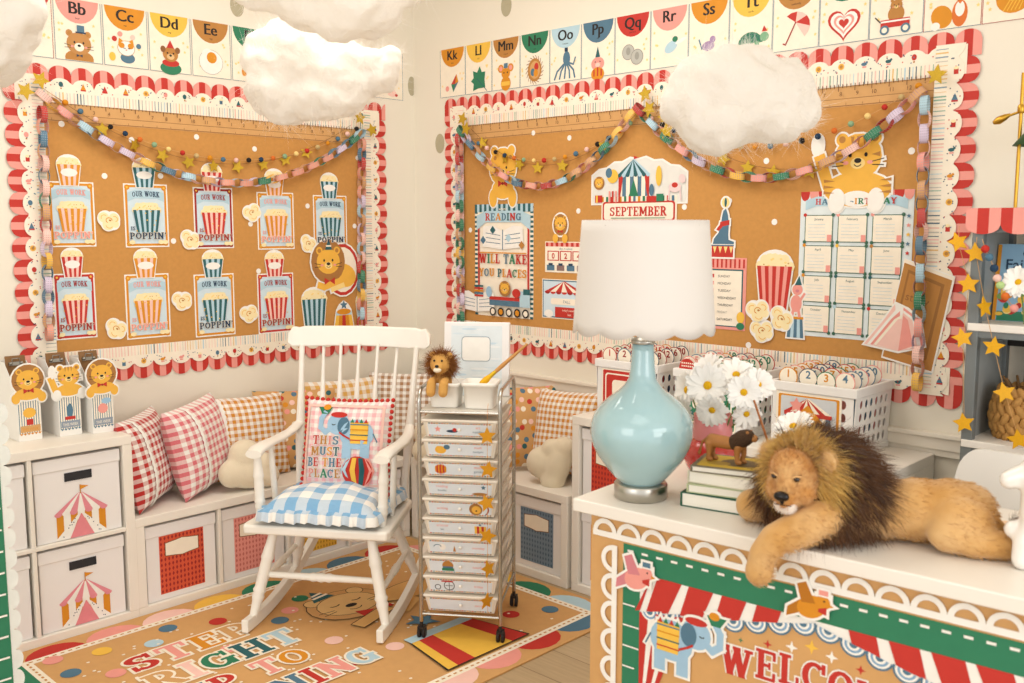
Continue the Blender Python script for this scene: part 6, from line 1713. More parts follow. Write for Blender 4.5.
# green band and column with white dashes
a.base([(.137, .732), (1.3, .732), (1.3, .80), (.137, .80)], 'green', .0012); a.base([(.137, .05), (.188, .05), (.188, .732), (.137, .732)], 'green', .0012); a.base([(1.1, .05), (1.15, .05), (1.15, .732), (1.1, .732)], 'green', .0012)
a.z = .0016
for i in range(30): a.rect(.15 + i * .042, .781, .15 + i * .042 + .018, .787, 'white')
for i in range(12): a.rect(.139, .64 - .055 * i, .187 if i % 3 else .175, .644 - .055 * i, 'white')
a.build('green_border', sh, MX.Translation((0, -.0012, 0)) @ FRONT)
a = Art(); U0, U1 = .188, 1.1
pr = [(U0 + (U1 - U0) * i / 40, vb(U0 + (U1 - U0) * i / 40)) for i in range(41)]
a.base([(U0, .733), (U1, .733)] + pr[::-1], 'white', .001); a.z = .0016
for s in (-1, 1):
    for k in range(5):
        d0, d1 = .085 + .095 * k, .085 + .095 * k + .062
        if d1 > .45: d1 = .45
        t0, t1 = d0 * .98 + .0, d1 * .98
        p = [(uc + s * d0 * 1.0, vb(uc + s * d0)), (uc + s * d1, vb(uc + s * d1)), (uc + s * (d1 - .035 + .02), .733), (uc + s * (d0 - .02 + .02), .733)]
        p = [(uc + s * d0, vb(uc + s * d0) + .004), (uc + s * d1, vb(uc + s * d1) + .004), (uc + s * (d1 * .93), .733), (uc + s * (d0 * .9), .733)]
        a.poly(p, 'red')
# side curtains behind the elephant
for i, (x0, x1, c) in enumerate(((.188, .215, 'red'), (.215, .235, 'white'), (.235, .27, 'red'), (.27, .29, 'white'), (.29, .315, 'red'))):
    for s in (-1, 1):
        m = lambda x: x if s < 0 else 2 * uc - x
        a.poly([(m(x0), vb(x0)), (m(x1), vb(x1)), (m(.19 + (x1 - .19) * .25), .38), (m(.19 + (x0 - .19) * .25), .38)], c)
a.build('striped_awning', sh, MX.Translation((0, -.0012, 0)) @ FRONT)
n = 16
for i in range(n):
    a = Art(); u = U0 + .03 + (U1 - U0 - .06) * i / (n - 1); ang = 0
    for rr, c in ((.03, 'slate'), (.025, 'white'), (.02, '#7fa6c6'), (.0145, 'white'), (.009, 'slate')): a.ell(u, vb(u) + .004, rr, rr * .95, c, 180 + (16 if u < uc else -16), 360 + (16 if u < uc else -16), 18)
    a.build('rosette', sh, MX.Translation((0, -.0035, 0)) @ FRONT)
a = Art(); a.slab('WELCOME', uc + .005, .535, .072, 'red', w=.46, edge='white', ew=.05, arch=.032); a.build('welcome_lettering', sh, MX.Translation((0, -.0022, 0)) @ FRONT)
for px, py, c, k in ((719, 641, 'teal', .6), (741, 640, 'green', .6), (768, 644, 'red', 1), (792, 647, 'white', 1.3), (812, 647, 'yellow', 1.5), (832, 657, 'white', 1.3), (861, 670, 'red', 1)): u, v = DF.at(px, py); a = Art(); a.star(u, v, .0115 * k, c, 4, .35); a.build('sparkle_star', sh, MX.Translation((0, -.0016, 0)) @ FRONT)
# white lace edging of half rings
def lace(u0, u1, v, vert=False):
    a = Art(); n = round(abs(u1 - u0) / .073)
    for i in range(n):
        t = u0 + (u1 - u0) * (i + .5) / n
        x, y, a0, a1 = (t, v, 0, 180) if not vert else (v, t, 90, 270)
        k = 16
        o_ = [(x + .036 * cos(radians(a0 + (a1 - a0) * j / k)), y + .036 * sin(radians(a0 + (a1 - a0) * j / k))) for j in range(k + 1)]
        i_ = [(x + .0235 * cos(radians(a0 + (a1 - a0) * j / k)), y + .0235 * sin(radians(a0 + (a1 - a0) * j / k))) for j in range(k + 1)]
        for j in range(k): a.base([o_[j], o_[j + 1], i_[j + 1], i_[j]], 'white', .0016)
    if not vert: a.base([(u0, v - .012), (u1, v - .012), (u1, v + .003), (u0, v + .003)], 'white', .0017)
    else: a.base([(v - .003, u0), (v + .012, u0), (v + .012, u1), (v - .003, u1)], 'white', .0017)
    return a


lace(.045, 1.64, .818).build('lace_edging', sh, MX.Translation((0, -.0045, 0)) @ FRONT); lace(.05, .79, .109, True).build('lace_edging', sh, MX.Translation((0, -.0065, 0)) @ FRONT)
a = Art(); b = Art(); elephant(b, 0, 0, .2)
a.use(b, 0, 0); halo(a, .006)
tag(a.build('elephant_cutout', None, DM @ MX.Translation((.283, F0 - .0055, .585)) @ FRONT), 'pale blue elephant cutout juggling a pineapple on the desk front', 'cutout')
for u, v, k, c, dk, hat, lab in ((.182, .72, .125, 'pink', '#d4838b', 'slate', 'pink bird cutout in blue hat at the corner of the desk front'), (.635, .765, .115, 'ochre', '#b9741c', 'pink', 'orange bird cutout in pink hat at the middle of the desk front')):
    a = Art(); bird(a, 0, 0, k, c, dk, hat); halo(a, .006)
    tag(a.build('bird_cutout', None, DM @ MX.Translation((u, F0 - .0085, v)) @ FRONT), lab, 'cutout', 'bird cutouts on the desk front')

# ------------------------------------------------------------------ table lamp
TZ = .9005
LC = V((2.682, -1.532, TZ))
r = thing('table_lamp', 'large table lamp with pale blue ceramic base and white scalloped shade', 'lamp', LC)
steel = mat('#b9b5ac', .3, 1.0, var=.03, scale=200); ceramic = mat('#a3c6cc', .08, var=.02, coat=1.0)
MB().lathe([(.0, 0), (.066, 0), (.069, .003), (.069, .036), (.066, .04), (.05, .042)], 40, cap=False).build('foot', steel, r)
prof = [(.052, .04), (.06, .046), (.068, .06), (.085, .082), (.104, .11), (.117, .14), (.1225, .168), (.121, .196), (.113, .22), (.098, .243), (.078, .262), (.057, .279), (.043, .294), (.035, .312), (.031, .345), (.0285, .38), (.0275, .404), (.0, .405)]
MB().lathe([(x * (1.08 if .05 < z < .3 else 1), z) for x, z in prof], 56, cap=False).build('body', ceramic, r)
MB().lathe([(.03, .402), (.031, .405), (.031, .412), (.026, .415), (.012, .42), (.012, .45), (.008, .46), (.008, .62)], 24, cap=False).build('neck_fitting', steel, r)
m, N, L, P = nodes('shade_linen'); P.inputs['Base Color'].default_value = hexc('#f1eeea'); P.inputs['Roughness'].default_value = .9
tr = N.new('ShaderNodeBsdfTranslucent'); tr.inputs[0].default_value = hexc('#efeae4'); mixn = N.new('ShaderNodeMixShader'); mixn.inputs[0].default_value = .3
wv = N.new('ShaderNodeTexNoise'); wv.inputs['Scale'].default_value = 300; bm = N.new('ShaderNodeBump'); bm.inputs['Strength'].default_value = .15; L.new(wv.outputs['Fac'], bm.inputs['Height']); L.new(bm.outputs['Normal'], P.inputs['Normal'])
L.new(P.outputs[0], mixn.inputs[1]); L.new(tr.outputs[0], mixn.inputs[2]); L.new(mixn.outputs[0], N['Material Output'].inputs[0])
mb = MB(); n = 120; rows = 10; ns = 12; vs = []
for lay in (0, 1):
    for j in range(rows + 1):
        t = j / rows
        for i in range(n):
            q = 2 * pi * i / n; low = .442 - .013 * abs(sin(ns / 2 * q)) ** .8; z = low + (.714 - low) * t; rad = .18 - .021 * t - .0015 * lay
            vs.append((rad * cos(q), rad * sin(q), z))
b_ = (rows + 1) * n
fs = [(j * n + i, j * n + (i + 1) % n, (j + 1) * n + (i + 1) % n, (j + 1) * n + i) for j in range(rows) for i in range(n)]
fs += [tuple(b_ + k for k in reversed(f)) for f in fs]
fs += [(i, b_ + i, b_ + (i + 1) % n, (i + 1) % n) for i in range(n)] + [(rows * n + i, rows * n + (i + 1) % n, b_ + rows * n + (i + 1) % n, b_ + rows * n + i) for i in range(n)]
mb.add(vs, fs, True); mb.build('shade', m, r)
MB().tube([(.16, 0, .7), (-.16, 0, .7)], .002, 6).tube([(0, .16, .7), (0, -.16, .7)], .002, 6).build('shade_spider', steel, r)
MB().ball((0, 0, .6), (.03, .03, .04), 16, 10).build('bulb', mat('#f8f4e8', .3), r)
bl = bpy.data.lights.new('shade_fill', 'POINT'); bl.energy = .15; bl.color = (1, .95, .9); bl.shadow_soft_size = .05; bo = bpy.data.objects.new('shade_fill', bl); COL.objects.link(bo); bo.location = LC + V((0, 0, .55))  # added fill that whitens the shade; the lamp is probably off

# ------------------------------------------------------------------ stack of books, lion figurine
z = TZ
for k, (cx, cy, rz, w, d, th, cov, lab) in enumerate(((2.885, -1.43, 12, .2, .16, .036, '#1f5a45', 'thick dark green book at the bottom of the desk stack'), (2.888, -1.427, 15, .185, .15, .022, '#b9c29a', 'thin pale green book second from the bottom of the stack'),
                                                      (2.888, -1.425, 10, .18, .145, .03, '#d8d3bb', 'cream book third from the bottom of the stack'), (2.885, -1.422, 18, .175, .145, .016, '#77705a', 'thin grey book under the lion figurine'))):
    r = thing('book', lab, 'book', (cx, cy, z), radians(rz), 'books stacked on the desk'); c = .0025
    MB().box(-w / 2 + .003, -d / 2 + .003, c, w / 2 - .004, d / 2 - .004, th - c).build('pages', mat('#f1ecdf', .85, var=.05, scale=400), r)
    cv = MB(); cv.box(-w / 2, -d / 2, 0, w / 2, d / 2, c).box(-w / 2, -d / 2, th - c, w / 2, d / 2, th).box(-w / 2 - .002, -d / 2, 0, -w / 2 + .002, d / 2, th); cv.build('cover', mat(cov, .55), r, .001)
    if k == 3:
        a = Art(); a.poly(rrect(-w / 2 + .01, -d / 2 + .01, w / 2 - .01, d / 2 - .01, .01), '#c9a93a'); a.ell(.02, 0, .05, .04, '#6b5a3a'); a.ell(-.03, -.02, .03, .02, '#a98c3a'); a.build('cover_print', r, MX.Translation((0, 0, th)))
    z += th + .0006
fg = mat('#a8713a', .55, var=.15, scale=60); FM = MX.Translation((2.878, -1.43, z)) @ MX.Rotation(radians(8), 4, 'Z') @ MX.Scale(1.0, 4)
r = thing('lion_figurine', 'small brown lion figurine standing on the stack of books', 'figurine', mw=FM)
parts = chain([(-.045, 0, .052, .017), (0, 0, .05, .0165), (.03, 0, .055, .018)]) + chain([(.03, 0, .058, .017), (.052, 0, .072, .0145)]) + [(.066, 0, .07, .0095)]
for x, y, kn in ((.032, .01, .004), (.028, -.01, -.002), (-.044, .01, -.006), (-.05, -.01, .002)): parts += chain([(x, y, .045, .0105), (x + kn, y, .025, .0072), (x - .001, y, .006, .0062), (x + .007, y, .005, .0055)], .3)
parts += chain([(-.058, 0, .055, .005), (-.072, 0, .045, .0035), (-.078, 0, .022, .0035), (-.08, 0, .014, .005)], .3) + [(.052, .012, .085, .0045), (.052, -.012, .085, .0045)]
me = blob(parts, .0022, 4); me.materials.append(fg); link('body', me, r)
me = blob(chain([(.02, 0, .055, .0215), (.036, 0, .066, .0225), (.048, 0, .072, .019)], .2), .0028, 2); me.materials.append(mat('#4a3320', .8, bump=.8, bscale=250)); link('mane', me, r)
MB().ball((.074, 0, .071), .003, 8, 6).ball((.066, .006, .077), .0018, 6, 5).ball((.066, -.006, .077), .0018, 6, 5).build('eyes_and_nose', mat('black', .3), r)

# ------------------------------------------------------------------ red and pink vase of daisies
VC = V((2.705, -1.228, TZ)); r = thing('vase', 'round red vase with pink neck between the lamp and the books', 'vase', VC)
MB().lathe([(.0, 0), (.045, 0), (.058, .008), (.074, .035), (.08, .06), (.076, .085), (.062, .103), (.052, .108)], 40, cap=False).build('red_bulb', mat('#c62a22', .15, coat=.8), r)
MB().lathe([(.05, .105), (.054, .115), (.054, .178), (.05, .18), (.047, .176), (.047, .11)], 40, cap=False).build('pink_neck', mat('#e78f92', .3, coat=.4), r)
HEADS = [((.0, -.03, .262), (.35, -1, .25), .062), ((.105, -.02, .255), (.6, -1, .15), .05), ((.035, -.06, .205), (.3, -1, -.3), .048), ((-.07, -.02, .24), (-.5, -1, .1), .055), ((.04, .05, .285), (.3, -.7, .8), .055), ((-.045, .04, .29), (-.2, -.8, .7), .055), ((.1, .06, .265), (.9, -.5, .5), .05), ((-.06, -.05, .195), (-.3, -1, -.35), .045), ((.09, .02, .19), (.8, -.7, -.2), .045)]
for k, (c, d, rad) in enumerate(HEADS):
    g = thing('daisy', ('largest white daisy facing the camera in the red vase', 'right white daisy with yellow eye in the red vase', 'lowest white daisy hanging over the pink vase neck', 'left white daisy close to the lamp base', 'upper right white daisy in the red vase', 'upper left white daisy behind the lamp neck',
                        'white daisy at the far right back of the vase', 'low left white daisy against the vase neck', 'low right white daisy beside the pink neck')[k], 'flower', VC, group='daisies')
    daisy(g, V(c), d, rad, k, (c[0] * .15, c[1] * .15, .06))
# pot with a pointer and one more daisy, behind the lion
PC = V((2.93, -1.24, TZ)); r = thing('flower_pot', 'small white pot behind the plush lion holding pointer and daisy', 'pot', PC)
MB().lathe([(0, 0), (.034, 0), (.042, .07), (.044, .075), (.04, .075), (.036, .01), (.0, .01)], 30, cap=False).build('pot_wall', mat('#efebe2', .3), r)
g = thing('daisy', 'white daisy sticking up behind the plush lion mane', 'flower', PC, group='daisies'); daisy(g, V((.03, -.01, .18)), (-.1, -.6, 1), .055, 31, (0.006, 0, .012))
g = thing('wooden_pointer', 'thin wooden stick leaning up behind the plush lion', 'stick', PC); MB().tube([(.014, -.02, .014), (-.068, -.045, .245)], [.0036, .003], 8).build('stick', mat('#a8683a', .6), g)

# ------------------------------------------------------------------ peach notebook
r = thing('notebook', 'peach notebook lying on the desk behind the plush lion', 'notebook', (3.47, -1.2, TZ), radians(20)); MB().box(-.11, -.07, 0, .11, .07, .009).build('pages', mat('#efe0cc', .8), r, .001)
a = Art(); a.base([(-.112, -.072), (.112, -.072), (.112, .072), (-.112, .072)], '#ecc9a4', .0015); a.star(.03, .0, .02, 'orange'); a.line([(-.06, .02), (.0, .03)], .006, 'red'); a.build('cover', r, MX.Translation((0, 0, .009)))

# ------------------------------------------------------------------ white moulded chair behind the desk
wc = mat('#e9e6df', .4, var=.01); r = thing('chair', 'white moulded chair with grip slot in its back behind the desk', 'chair', (3.385, -.78, 0), radians(4))
o_ = rrect(-.21, .0, .21, .36, .06, 6); tap = lambda p: (p[0] * (1.12 - .28 * p[1] / .36), p[1])
sl = rrect(-.055, .285, .055, .318, .016, 6); outer = [tap(p) for p in o_]
# slotted back as a ring of quads between outline and slot
def res(P, n):
    L = [0]
    for i in range(len(P)): L.append(L[-1] + (V((*P[i], 0)) - V((*P[(i + 1) % len(P)], 0))).length)
    out = []
    for k in range(n):
        d = L[-1] * k / n; i = max(j for j in range(len(P)) if L[j] <= d); t = (d - L[i]) / max(1e-9, L[i + 1] - L[i]); A, B = P[i], P[(i + 1) % len(P)]; out.append((A[0] + (B[0] - A[0]) * t, A[1] + (B[1] - A[1]) * t))
    return out
def polar(P, c, n):
    out = []
    for k in range(n):
        q = 2 * pi * k / n; dx, dy = cos(q), sin(q); best = None
        for i in range(len(P)):
            ax, ay = P[i][0] - c[0], P[i][1] - c[1]; bx, by = P[(i + 1) % len(P)][0] - c[0], P[(i + 1) % len(P)][1] - c[1]; ex, ey = bx - ax, by - ay; den = dx * ey - dy * ex
            if abs(den) < 1e-12: continue
            t = (ax * ey - ay * ex) / den; s = (ax * dy - ay * dx) / den
            if t > 0 and -1e-6 <= s <= 1 + 1e-6 and (best is None or t > best): best = t
        out.append((c[0] + dx * best, c[1] + dy * best))
    return out
n = 72; A_, B_ = polar(outer, (0, .3), n), polar(sl, (0, .3), n); mb = MB(); bk = lambda p, off: (p[0], off + .10 * (p[1] / .36) - .03 * (1 - (p[0] / .25) ** 2), .62 + p[1])
for off, fl in ((0, 0), (.014, 1)):
    mb.add([bk(p, off) for p in A_ + B_], [((k, (k + 1) % n, n + (k + 1) % n, n + k) if fl else (k, n + k, n + (k + 1) % n, (k + 1) % n)) for k in range(n)], True)
mb.add([bk(p, 0) for p in A_] + [bk(p, .014) for p in A_], [(k, (k + 1) % n, n + (k + 1) % n, n + k) for k in range(n)]); mb.add([bk(p, 0) for p in B_] + [bk(p, .014) for p in B_], [(k, n + k, n + (k + 1) % n, (k + 1) % n) for k in range(n)])
mb.build('backrest', wc, r)
s = MB(); s.prism([(-.22, -.34), (.22, -.34), (.235, -.05), (.2, .0), (-.2, .0), (-.235, -.05)], .44, .462); s.build('seat', wc, r, .01, seg=3)
for sx in (-1, 1): MB().tube([(sx * .19, -.02, .45), (sx * .205, -.01, .55), (sx * .2, .0, .66)], .011, 8).build('back_support', mat('#c9c6bf', .3, .6), r); MB().tube([(sx * .17, -.3, .44), (sx * .2, -.35, 0.0)], .012, 8).build('leg', mat('#c9c6bf', .3, .6), r); MB().tube([(sx * .17, -.04, .44), (sx * .2, .03, 0)], .012, 8).build('leg', mat('#c9c6bf', .3, .6), r)
# ------------------------------------------------------------------ plush lion lying on the desk
LR = (3.13, -1.57, .9005); LA = radians(33.8)
r = thing('plush_lion', 'large plush lion lying on the desk with one paw over the edge', 'plush toy', LR, LA)


def furm(c, c2, scale=40, rough=.9):
    m, N, L, P = nodes('fur_' + c.lstrip('#')); P.inputs['Roughness'].default_value = rough; P.inputs['Sheen Weight'].default_value = .3; P.inputs['Specular IOR Level'].default_value = .15
    tc = N.new('ShaderNodeTexCoord'); n = N.new('ShaderNodeTexNoise'); n.inputs['Scale'].default_value = scale; n.inputs['Detail'].default_value = 3; L.new(tc.outputs['Object'], n.inputs['Vector'])
    rp = N.new('ShaderNodeValToRGB'); rp.color_ramp.elements[0].position = .35; rp.color_ramp.elements[0].color = hexc(c); rp.color_ramp.elements[1].position = .7; rp.color_ramp.elements[1].color = hexc(c2); L.new(n.outputs['Fac'], rp.inputs[0]); L.new(rp.outputs[0], P.inputs['Base Color']); return m


tan = furm('#c49250', '#d9b27c', 9); tan2 = furm('#c28a4b', '#dab078', 22); gold_f = furm('#c99c4e', '#e0bd6e', 60); dark_f = furm('#4a2f1c', '#6f4a2b', 50); white_tan = furm('#d6ad72', '#e6c793', 20); white_f = furm('#f1e6da', '#f8f1ea', 40)
S_ = []
S_ += [(.05, .02, .085, .085, .085, .08), (.13, .03, .078, .09, .08, .076), (.2, .04, .07, .09, .075, .068), (.27, .04, .07, .09, .078, .07), (.335, .03, .072, .08, .085, .072), (.37, .03, .07, .065, .08, .068)]
S_ += chain([(.06, -.05, .07, .044), (.0, -.078, .045, .04), (-.045, -.084, .024, .035)], .25) + chain([(-.045, -.084, .024, .035), (-.07, -.086, -.01, .031), (-.076, -.084, -.04, .03)], .2) + [(-.078, -.086, -.05, .032, .03, .034)]
S_ += chain([(.03, .08, .06, .045), (-.03, .105, .045, .042), (-.075, .115, .04, .04)], .25) + [(-.085, .115, .04, .036, .038, .038)]
S_ += [(.345, -.03, .062, .07, .05, .06), (.33, -.05, .045, .06, .04, .042)] + chain([(.36, -.065, .036, .034), (.42, -.066, .031, .03), (.455, -.062, .03, .029)], .25) + [(.468, -.06, .031, .03, .033, .031)]
S_ += [(.36, .11, .05, .06, .045, .048)] + chain([(.37, .13, .034, .033), (.44, .135, .032, .03)], .25)
me = blob(S_, .0065, 8); me.materials.append(tan); body = link('body', me, r)
pts = [(p, (n * .35 + V((.8, 0, -.25))).normalized(), 1) for p, n in mesh_points(me, 16000, 3)]
strands(pts, 15000, .01, .0008, .06, 1, 2, .12).build('short_fur', [tan], r)
# paw pads' toe seams
# head: face turned to the camera
HC = V((-.004, -.036, .157)); fd = V((-.43, -.88, -.17)).normalized(); 
fx = V((0, 0, 1)).cross(fd).normalized(); fz = fd.cross(fx).normalized() * 1
if fz.z < 0: fz = -fz
HM = MX((fx, fd, fz)).transposed().to_4x4(); HM = HM @ MX.Diagonal((.9, .98, .92, 1)); HM.translation = HC    # local x right/left, y forward, z up
H_ = [(0, 0, 0, .062, .055, .07), (0, .02, .03, .05, .04, .042), (0, .035, -.012, .036, .04, .045), (0, .05, -.034, .03, .032, .03), (0, .048, -.052, .024, .022, .018), (.03, .025, -.025, .03, .03, .034), (-.03, .025, -.025, .03, .03, .034)]
me = blob(H_, .0042, 6); me.materials.append(tan2)
hd = link('head', me, r, HM)
pts = [(p, (n * .5 + V((p.x * 6, -.4, .5 * (1 if p.z > -.02 else -1)))).normalized(), 1) for p, n in mesh_points(me, 6000, 5) if p.y > .0]
strands(pts, 4200, .009, .0005, .1, 2, 2, .2).build('face_fur', [tan2], hd)
f = MB(); f.ball((0, .084, -.019), (.019, .011, .012), 16, 10).ball((0, .082, -.031), (.005, .006, .01), 8, 6); f.build('nose', mat('#16110f', .25), hd)
for s in (-1, 1): MB().ball((s * .0275, .0565, .0165), (.0078, .0065, .0066), 12, 8).build('eye', mat('#1d120b', .12, coat=.6), hd)
for s in (-1, 1): MB().tube([(s * .017, .061, .0195), (s * .0275, .0605, .0255), (s * .038, .053, .0215)], .0025, 6).build('eyelid', tan2, hd)
me2 = blob([(0, .058, -.06, .024, .016, .01), (.013, .066, -.049, .013, .011, .009), (-.013, .066, -.049, .013, .011, .009)], .003, 4); me2.materials.append(white_f); ch = link('white_chin', me2, hd)
strands([(p, (n + V((0, .2, -.5))).normalized(), 1) for p, n in mesh_points(me2, 900, 4)], 800, .006, .0006, .1, 3, 2, .2).build('chin_fur', [white_f], ch)
MB().tube([(-.02, .077, -.044), (0, .082, -.0415), (.02, .077, -.044)], .0012, 6).build('mouth_seam', mat('#5b3a24', .8), hd)
for s in (-1, 1):
    me3 = blob([(0, 0, 0, .024, .01, .022), (0, .006, -.004, .016, .006, .014)], .003, 3); me3.materials.append(white_tan); er = link('ear', me3, hd, MX.Translation(((.086, .008, .05) if s > 0 else (-.066, -.012, .05))) @ MX.Rotation(s * .5, 4, 'Z') @ MX.Rotation(s * .5, 4, 'Y'))
    strands([(p, (n + V((0, .1, .3))).normalized(), 1) for p, n in mesh_points(me3, 900, 7)], 700, .01, .0006, .1, 5, 2, .2).build('ear_fur', [white_tan], er)
# mane: a dark pelt, then a golden fringe round the face
M_ = [(.03, .03, .155, .085, .08, .09), (.085, .03, .135, .085, .09, .1), (.06, .01, .095, .08, .08, .072), (.13, .035, .105, .07, .08, .078), (.0, .03, .12, .07, .075, .08), (.04, .03, .2, .065, .07, .045), (.045, -.0, .065, .06, .06, .05)]
me = blob(M_, .007, 6); me.materials.append(dark_f); mane = link('mane', me, r)
T = []
for p, n in mesh_points(me, 9000, 11):
    # outer pelt hairs fall back and down
    d = (n * .75 + V((.45, -.05, -.55))).normalized(); q = p - HC
    if q.dot(fd) > -.03 and (q - fd * q.dot(fd)).length < .1: continue
    T.append((p - n * .004, d, 1.0))
strands(T, 12500, .058, .0009, .18, 8, 3, .2, .2).build('mane_fur', [dark_f], mane)


def fringe(R):
    q = R.uniform(0, 2 * pi); o = fx * cos(q) * (.058) + fz * (sin(q) * .068 + .004); lay = R.uniform(-.05, .01)
    base = HC + o * R.uniform(.86, 1.08) + fd * lay
    up = max(0, sin(q)); d = (o.normalized() * 1.0 + fd * R.uniform(-.1, .35) + V((0, 0, -.35 + .35 * up)) + fd * .2 * up)
    return base, d.normalized(), R.uniform(.75, 1.2) * (.85 if sin(q) > .5 else 1.0) * (1.15 if (fx * cos(q)).x > 0 else .55)


strands(fringe, 6500, .058, .001, .16, 9, 3, .16, .25).build('golden_fringe', [gold_f], r)
me = blob(chain([(.4, .06, .085, .013), (.44, .075, .05, .012), (.465, .065, .02, .012), (.485, .045, .016, .012)], .3), .004, 4); me.materials.append(tan); tail = link('tail', me, r)
TP = V((.548, .024, .022))
me = blob([(.484, .045, .024, .022, .022, .022), (.502, .03, .024, .02, .026, .022)], .004, 3); me.materials.append(dark_f); tf = link('tail_tuft', me, tail)
strands([(p, (n * .6 + V((.5, -.6, .1))).normalized(), 1) for p, n in mesh_points(me, 1500, 2)], 1600, .04, .0008, .15, 4, 3, .2).build('tuft_fur', [dark_f], tf)

# ------------------------------------------------------------------ white glazed animal ornament at the right edge
r = thing('animal_ornament', 'glossy white rounded animal ornament at the right edge of the desk', 'ornament', (3.592, -1.385, TZ), radians(10)); gz = mat('#f2efe9', .12, var=.01, coat=.8)
B_ = chain([(-.035, -.03, .02, .022), (-.03, -.028, .06, .026), (-.01, -.02, .1, .03)], .25) + chain([(.1, -.03, .02, .022), (.095, -.028, .06, .026), (.08, -.02, .1, .03)], .25) + chain([(-.035, .04, .02, .022), (-.01, .03, .1, .03)], .25) + chain([(.1, .04, .02, .022), (.08, .03, .1, .03)], .25)
B_ += chain([(-.01, 0, .11, .04), (.08, 0, .11, .038)], .25) + chain([(-.015, 0, .12, .034), (-.02, 0, .16, .03), (-.02, 0, .185, .036)], .2) + [(-.02, 0, .205, .032, .034, .03)] + chain([(-.045, -.005, .19, .024), (-.07, -.01, .178, .02)], .3)
B_ += chain([(-.005, -.025, .21, .016), (0, -.03, .245, .014)], .3) + chain([(-.005, .025, .21, .016), (0, .03, .245, .014)], .3) + [(-.056, -.012, .075, .02)] + chain([(.11, 0, .13, .014), (.135, 0, .16, .016)], .3)
me = blob(B_, .005, 7); me.materials.append(gz); link('body', me, r)

# ------------------------------------------------------------------ hanging cotton clouds
m, N, L, P = nodes('cotton'); P.inputs['Base Color'].default_value = hexc('#f7f3ec'); P.inputs['Roughness'].default_value = 1; P.inputs['Specular IOR Level'].default_value = .05
tr = N.new('ShaderNodeBsdfTranslucent'); tr.inputs[0].default_value = hexc('#f7f3ec'); mx_ = N.new('ShaderNodeMixShader'); mx_.inputs[0].default_value = .35
tc = N.new('ShaderNodeTexCoord'); nz = N.new('ShaderNodeTexNoise'); nz.inputs['Scale'].default_value = 28; nz.inputs['Detail'].default_value = 6; nz.inputs['Distortion'].default_value = 1.2; L.new(tc.outputs['Object'], nz.inputs['Vector'])
bm = N.new('ShaderNodeBump'); bm.inputs['Strength'].default_value = .3; bm.inputs['Distance'].default_value = .015; L.new(nz.outputs['Fac'], bm.inputs['Height']); L.new(bm.outputs['Normal'], P.inputs['Normal']); L.new(bm.outputs['Normal'], tr.inputs['Normal'])
L.new(P.outputs[0], mx_.inputs[1]); L.new(tr.outputs[0], mx_.inputs[2]); L.new(mx_.outputs[0], N['Material Output'].inputs[0]); cotton = m


def cloud(label, c, lobes, seed, wisps=3200, wl=.028):
    """lobes given in (across, depth, up) with radii; turned to run across the room's diagonal"""
    r = thing('cotton_cloud', label, 'cloud', c, YAW, 'hanging cotton clouds')
    me = blob(lobes, .009, 16); me.update()
    R = random.Random(seed)
    nn = [v.normal.copy() for v in me.vertices]
    for v, nrm in zip(me.vertices, nn):
        p = v.co.copy(); n1 = NZ.fractal(p * 8 + V((seed, 0, 0)), 1.0, 2, 3); v.co = p + nrm * n1 * .026
    me.update(); me.materials.append(cotton); link('batting', me, r)
    T = [(p - n * .006, ((lambda w: w - n * w.dot(n))(NZ.noise_vector(p * 9 + V((0, seed, 0))) * 1.5) + n * .22).normalized(), 1) for p, n in mesh_points(me, 5000, seed)]
    strands(T, wisps, wl, .0006, .9, seed, 4, .3).build('cotton_fibres', [cotton], r)
    top = max(v.co.z for v in me.vertices)
    tx = lobes[0][0], lobes[0][1]
    MB().tube([(tx[0], tx[1], top - .03), (tx[0], tx[1], 3.05 - c[2])], .0006, 5).build('hanging_thread', mat('#d9d6cf', .5), r)
    return r


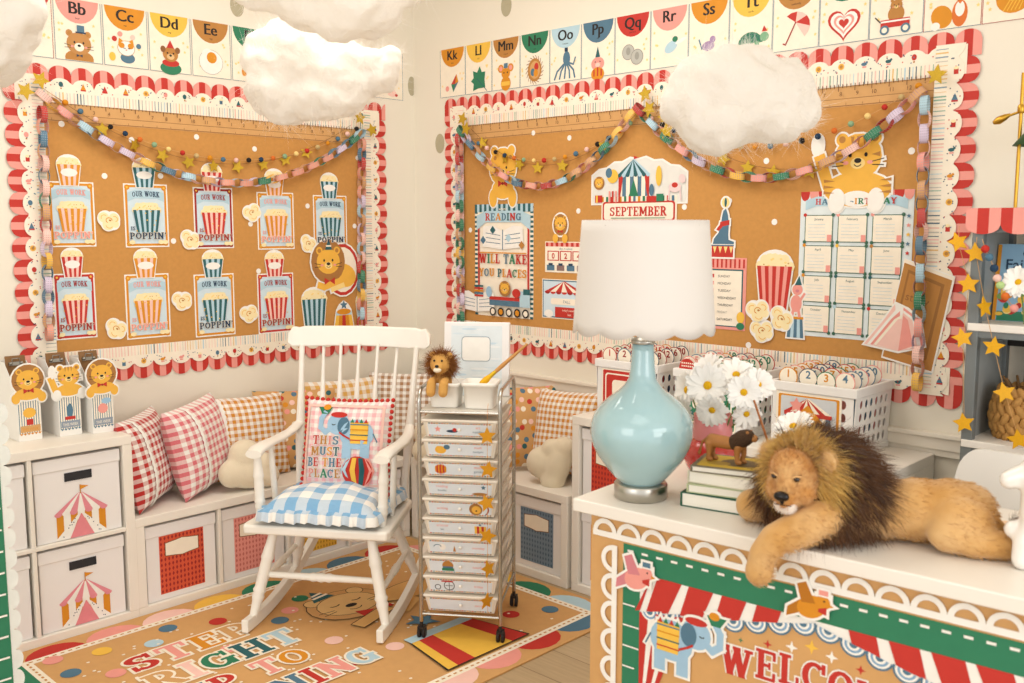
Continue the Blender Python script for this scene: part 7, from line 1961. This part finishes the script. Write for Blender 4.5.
cloud('white cotton cloud hanging in front of the back board at right', (2.74, -1.2, 1.93), [(-.02, 0, .05, .15, .11, .1), (-.13, 0, .0, .09, .09, .09), (.1, 0, .03, .11, .09, .09), (.17, 0, -.02, .055, .07, .06), (-.06, 0, -.06, .13, .1, .07), (.06, 0, -.05, .1, .1, .065), (-.16, 0, .04, .05, .06, .05), (.03, 0, .09, .09, .08, .06)], 3)
cloud('cream cotton cloud hanging over the popcorn board, behind the largest cloud', (1.205, -1.475, 2.115), [(-.08, 0, .06, .17, .13, .15), (.08, 0, .02, .15, .12, .12), (-.14, 0, -.04, .11, .11, .12), (.2, 0, .04, .09, .09, .08), (.02, 0, -.06, .15, .11, .08), (.26, 0, .07, .05, .06, .05), (-.2, 0, .08, .07, .08, .09)], 5, 4200, .034)
cloud('largest white cotton cloud cut off by the top of the photo', (1.80, -1.83, 2.28), [(0, 0, -.0, .2, .15, .13), (-.18, 0, .04, .13, .12, .11), (.18, 0, .05, .13, .12, .12), (.04, 0, -.06, .16, .13, .09), (-.08, 0, .12, .16, .12, .1), (.26, 0, .1, .07, .1, .08), (.1, 0, .13, .16, .12, .1)], 8, 3600, .028)
cloud('nearest cotton cloud at the upper left edge of the photo', (1.41, -2.60, 2.10), [(-.02, 0, .02, .12, .11, .11), (-.12, 0, .0, .12, .1, .13), (.05, 0, .04, .065, .08, .07), (-.02, 0, -.07, .085, .09, .06), (-.1, 0, .1, .13, .1, .1)], 11, 2600, .028)

# ------------------------------------------------------------------ green dashed standing panel at the left edge
sp_ = thing('standing_panel', 'green card panel with white dashes and lace edge at the far left', 'panel', mw=MX(((0, 0, 1, 1.1), (1, 0, 0, -2.54), (0, 1, 0, .0), (0, 0, 0, 1))))
a = Art(); a.base([(-.6, .0), (-.026, .0), (-.026, 1.08), (-.6, 1.08)], 'green', .008); a.z = .009
for i in range(16): a.rect(-.09, .04 + .066 * i, -.034, .046 + .066 * i, 'white')
a.build('green_board', sp_)
a = Art()
for i in range(17): a.base(circ(-.0125, .035 + .0635 * i, .02, .03, 12, -90, 90), '#e8ece6', .005)
a.base([(-.0255, 0), (-.0128, 0), (-.0128, 1.1), (-.0255, 1.1)], '#e8ece6', .006); a.build('white_lace_edge', sp_)
MB().box(-.5, .0, -.06, -.46, .9, -.0).build('easel_stay', mat('kraftl'), sp_)
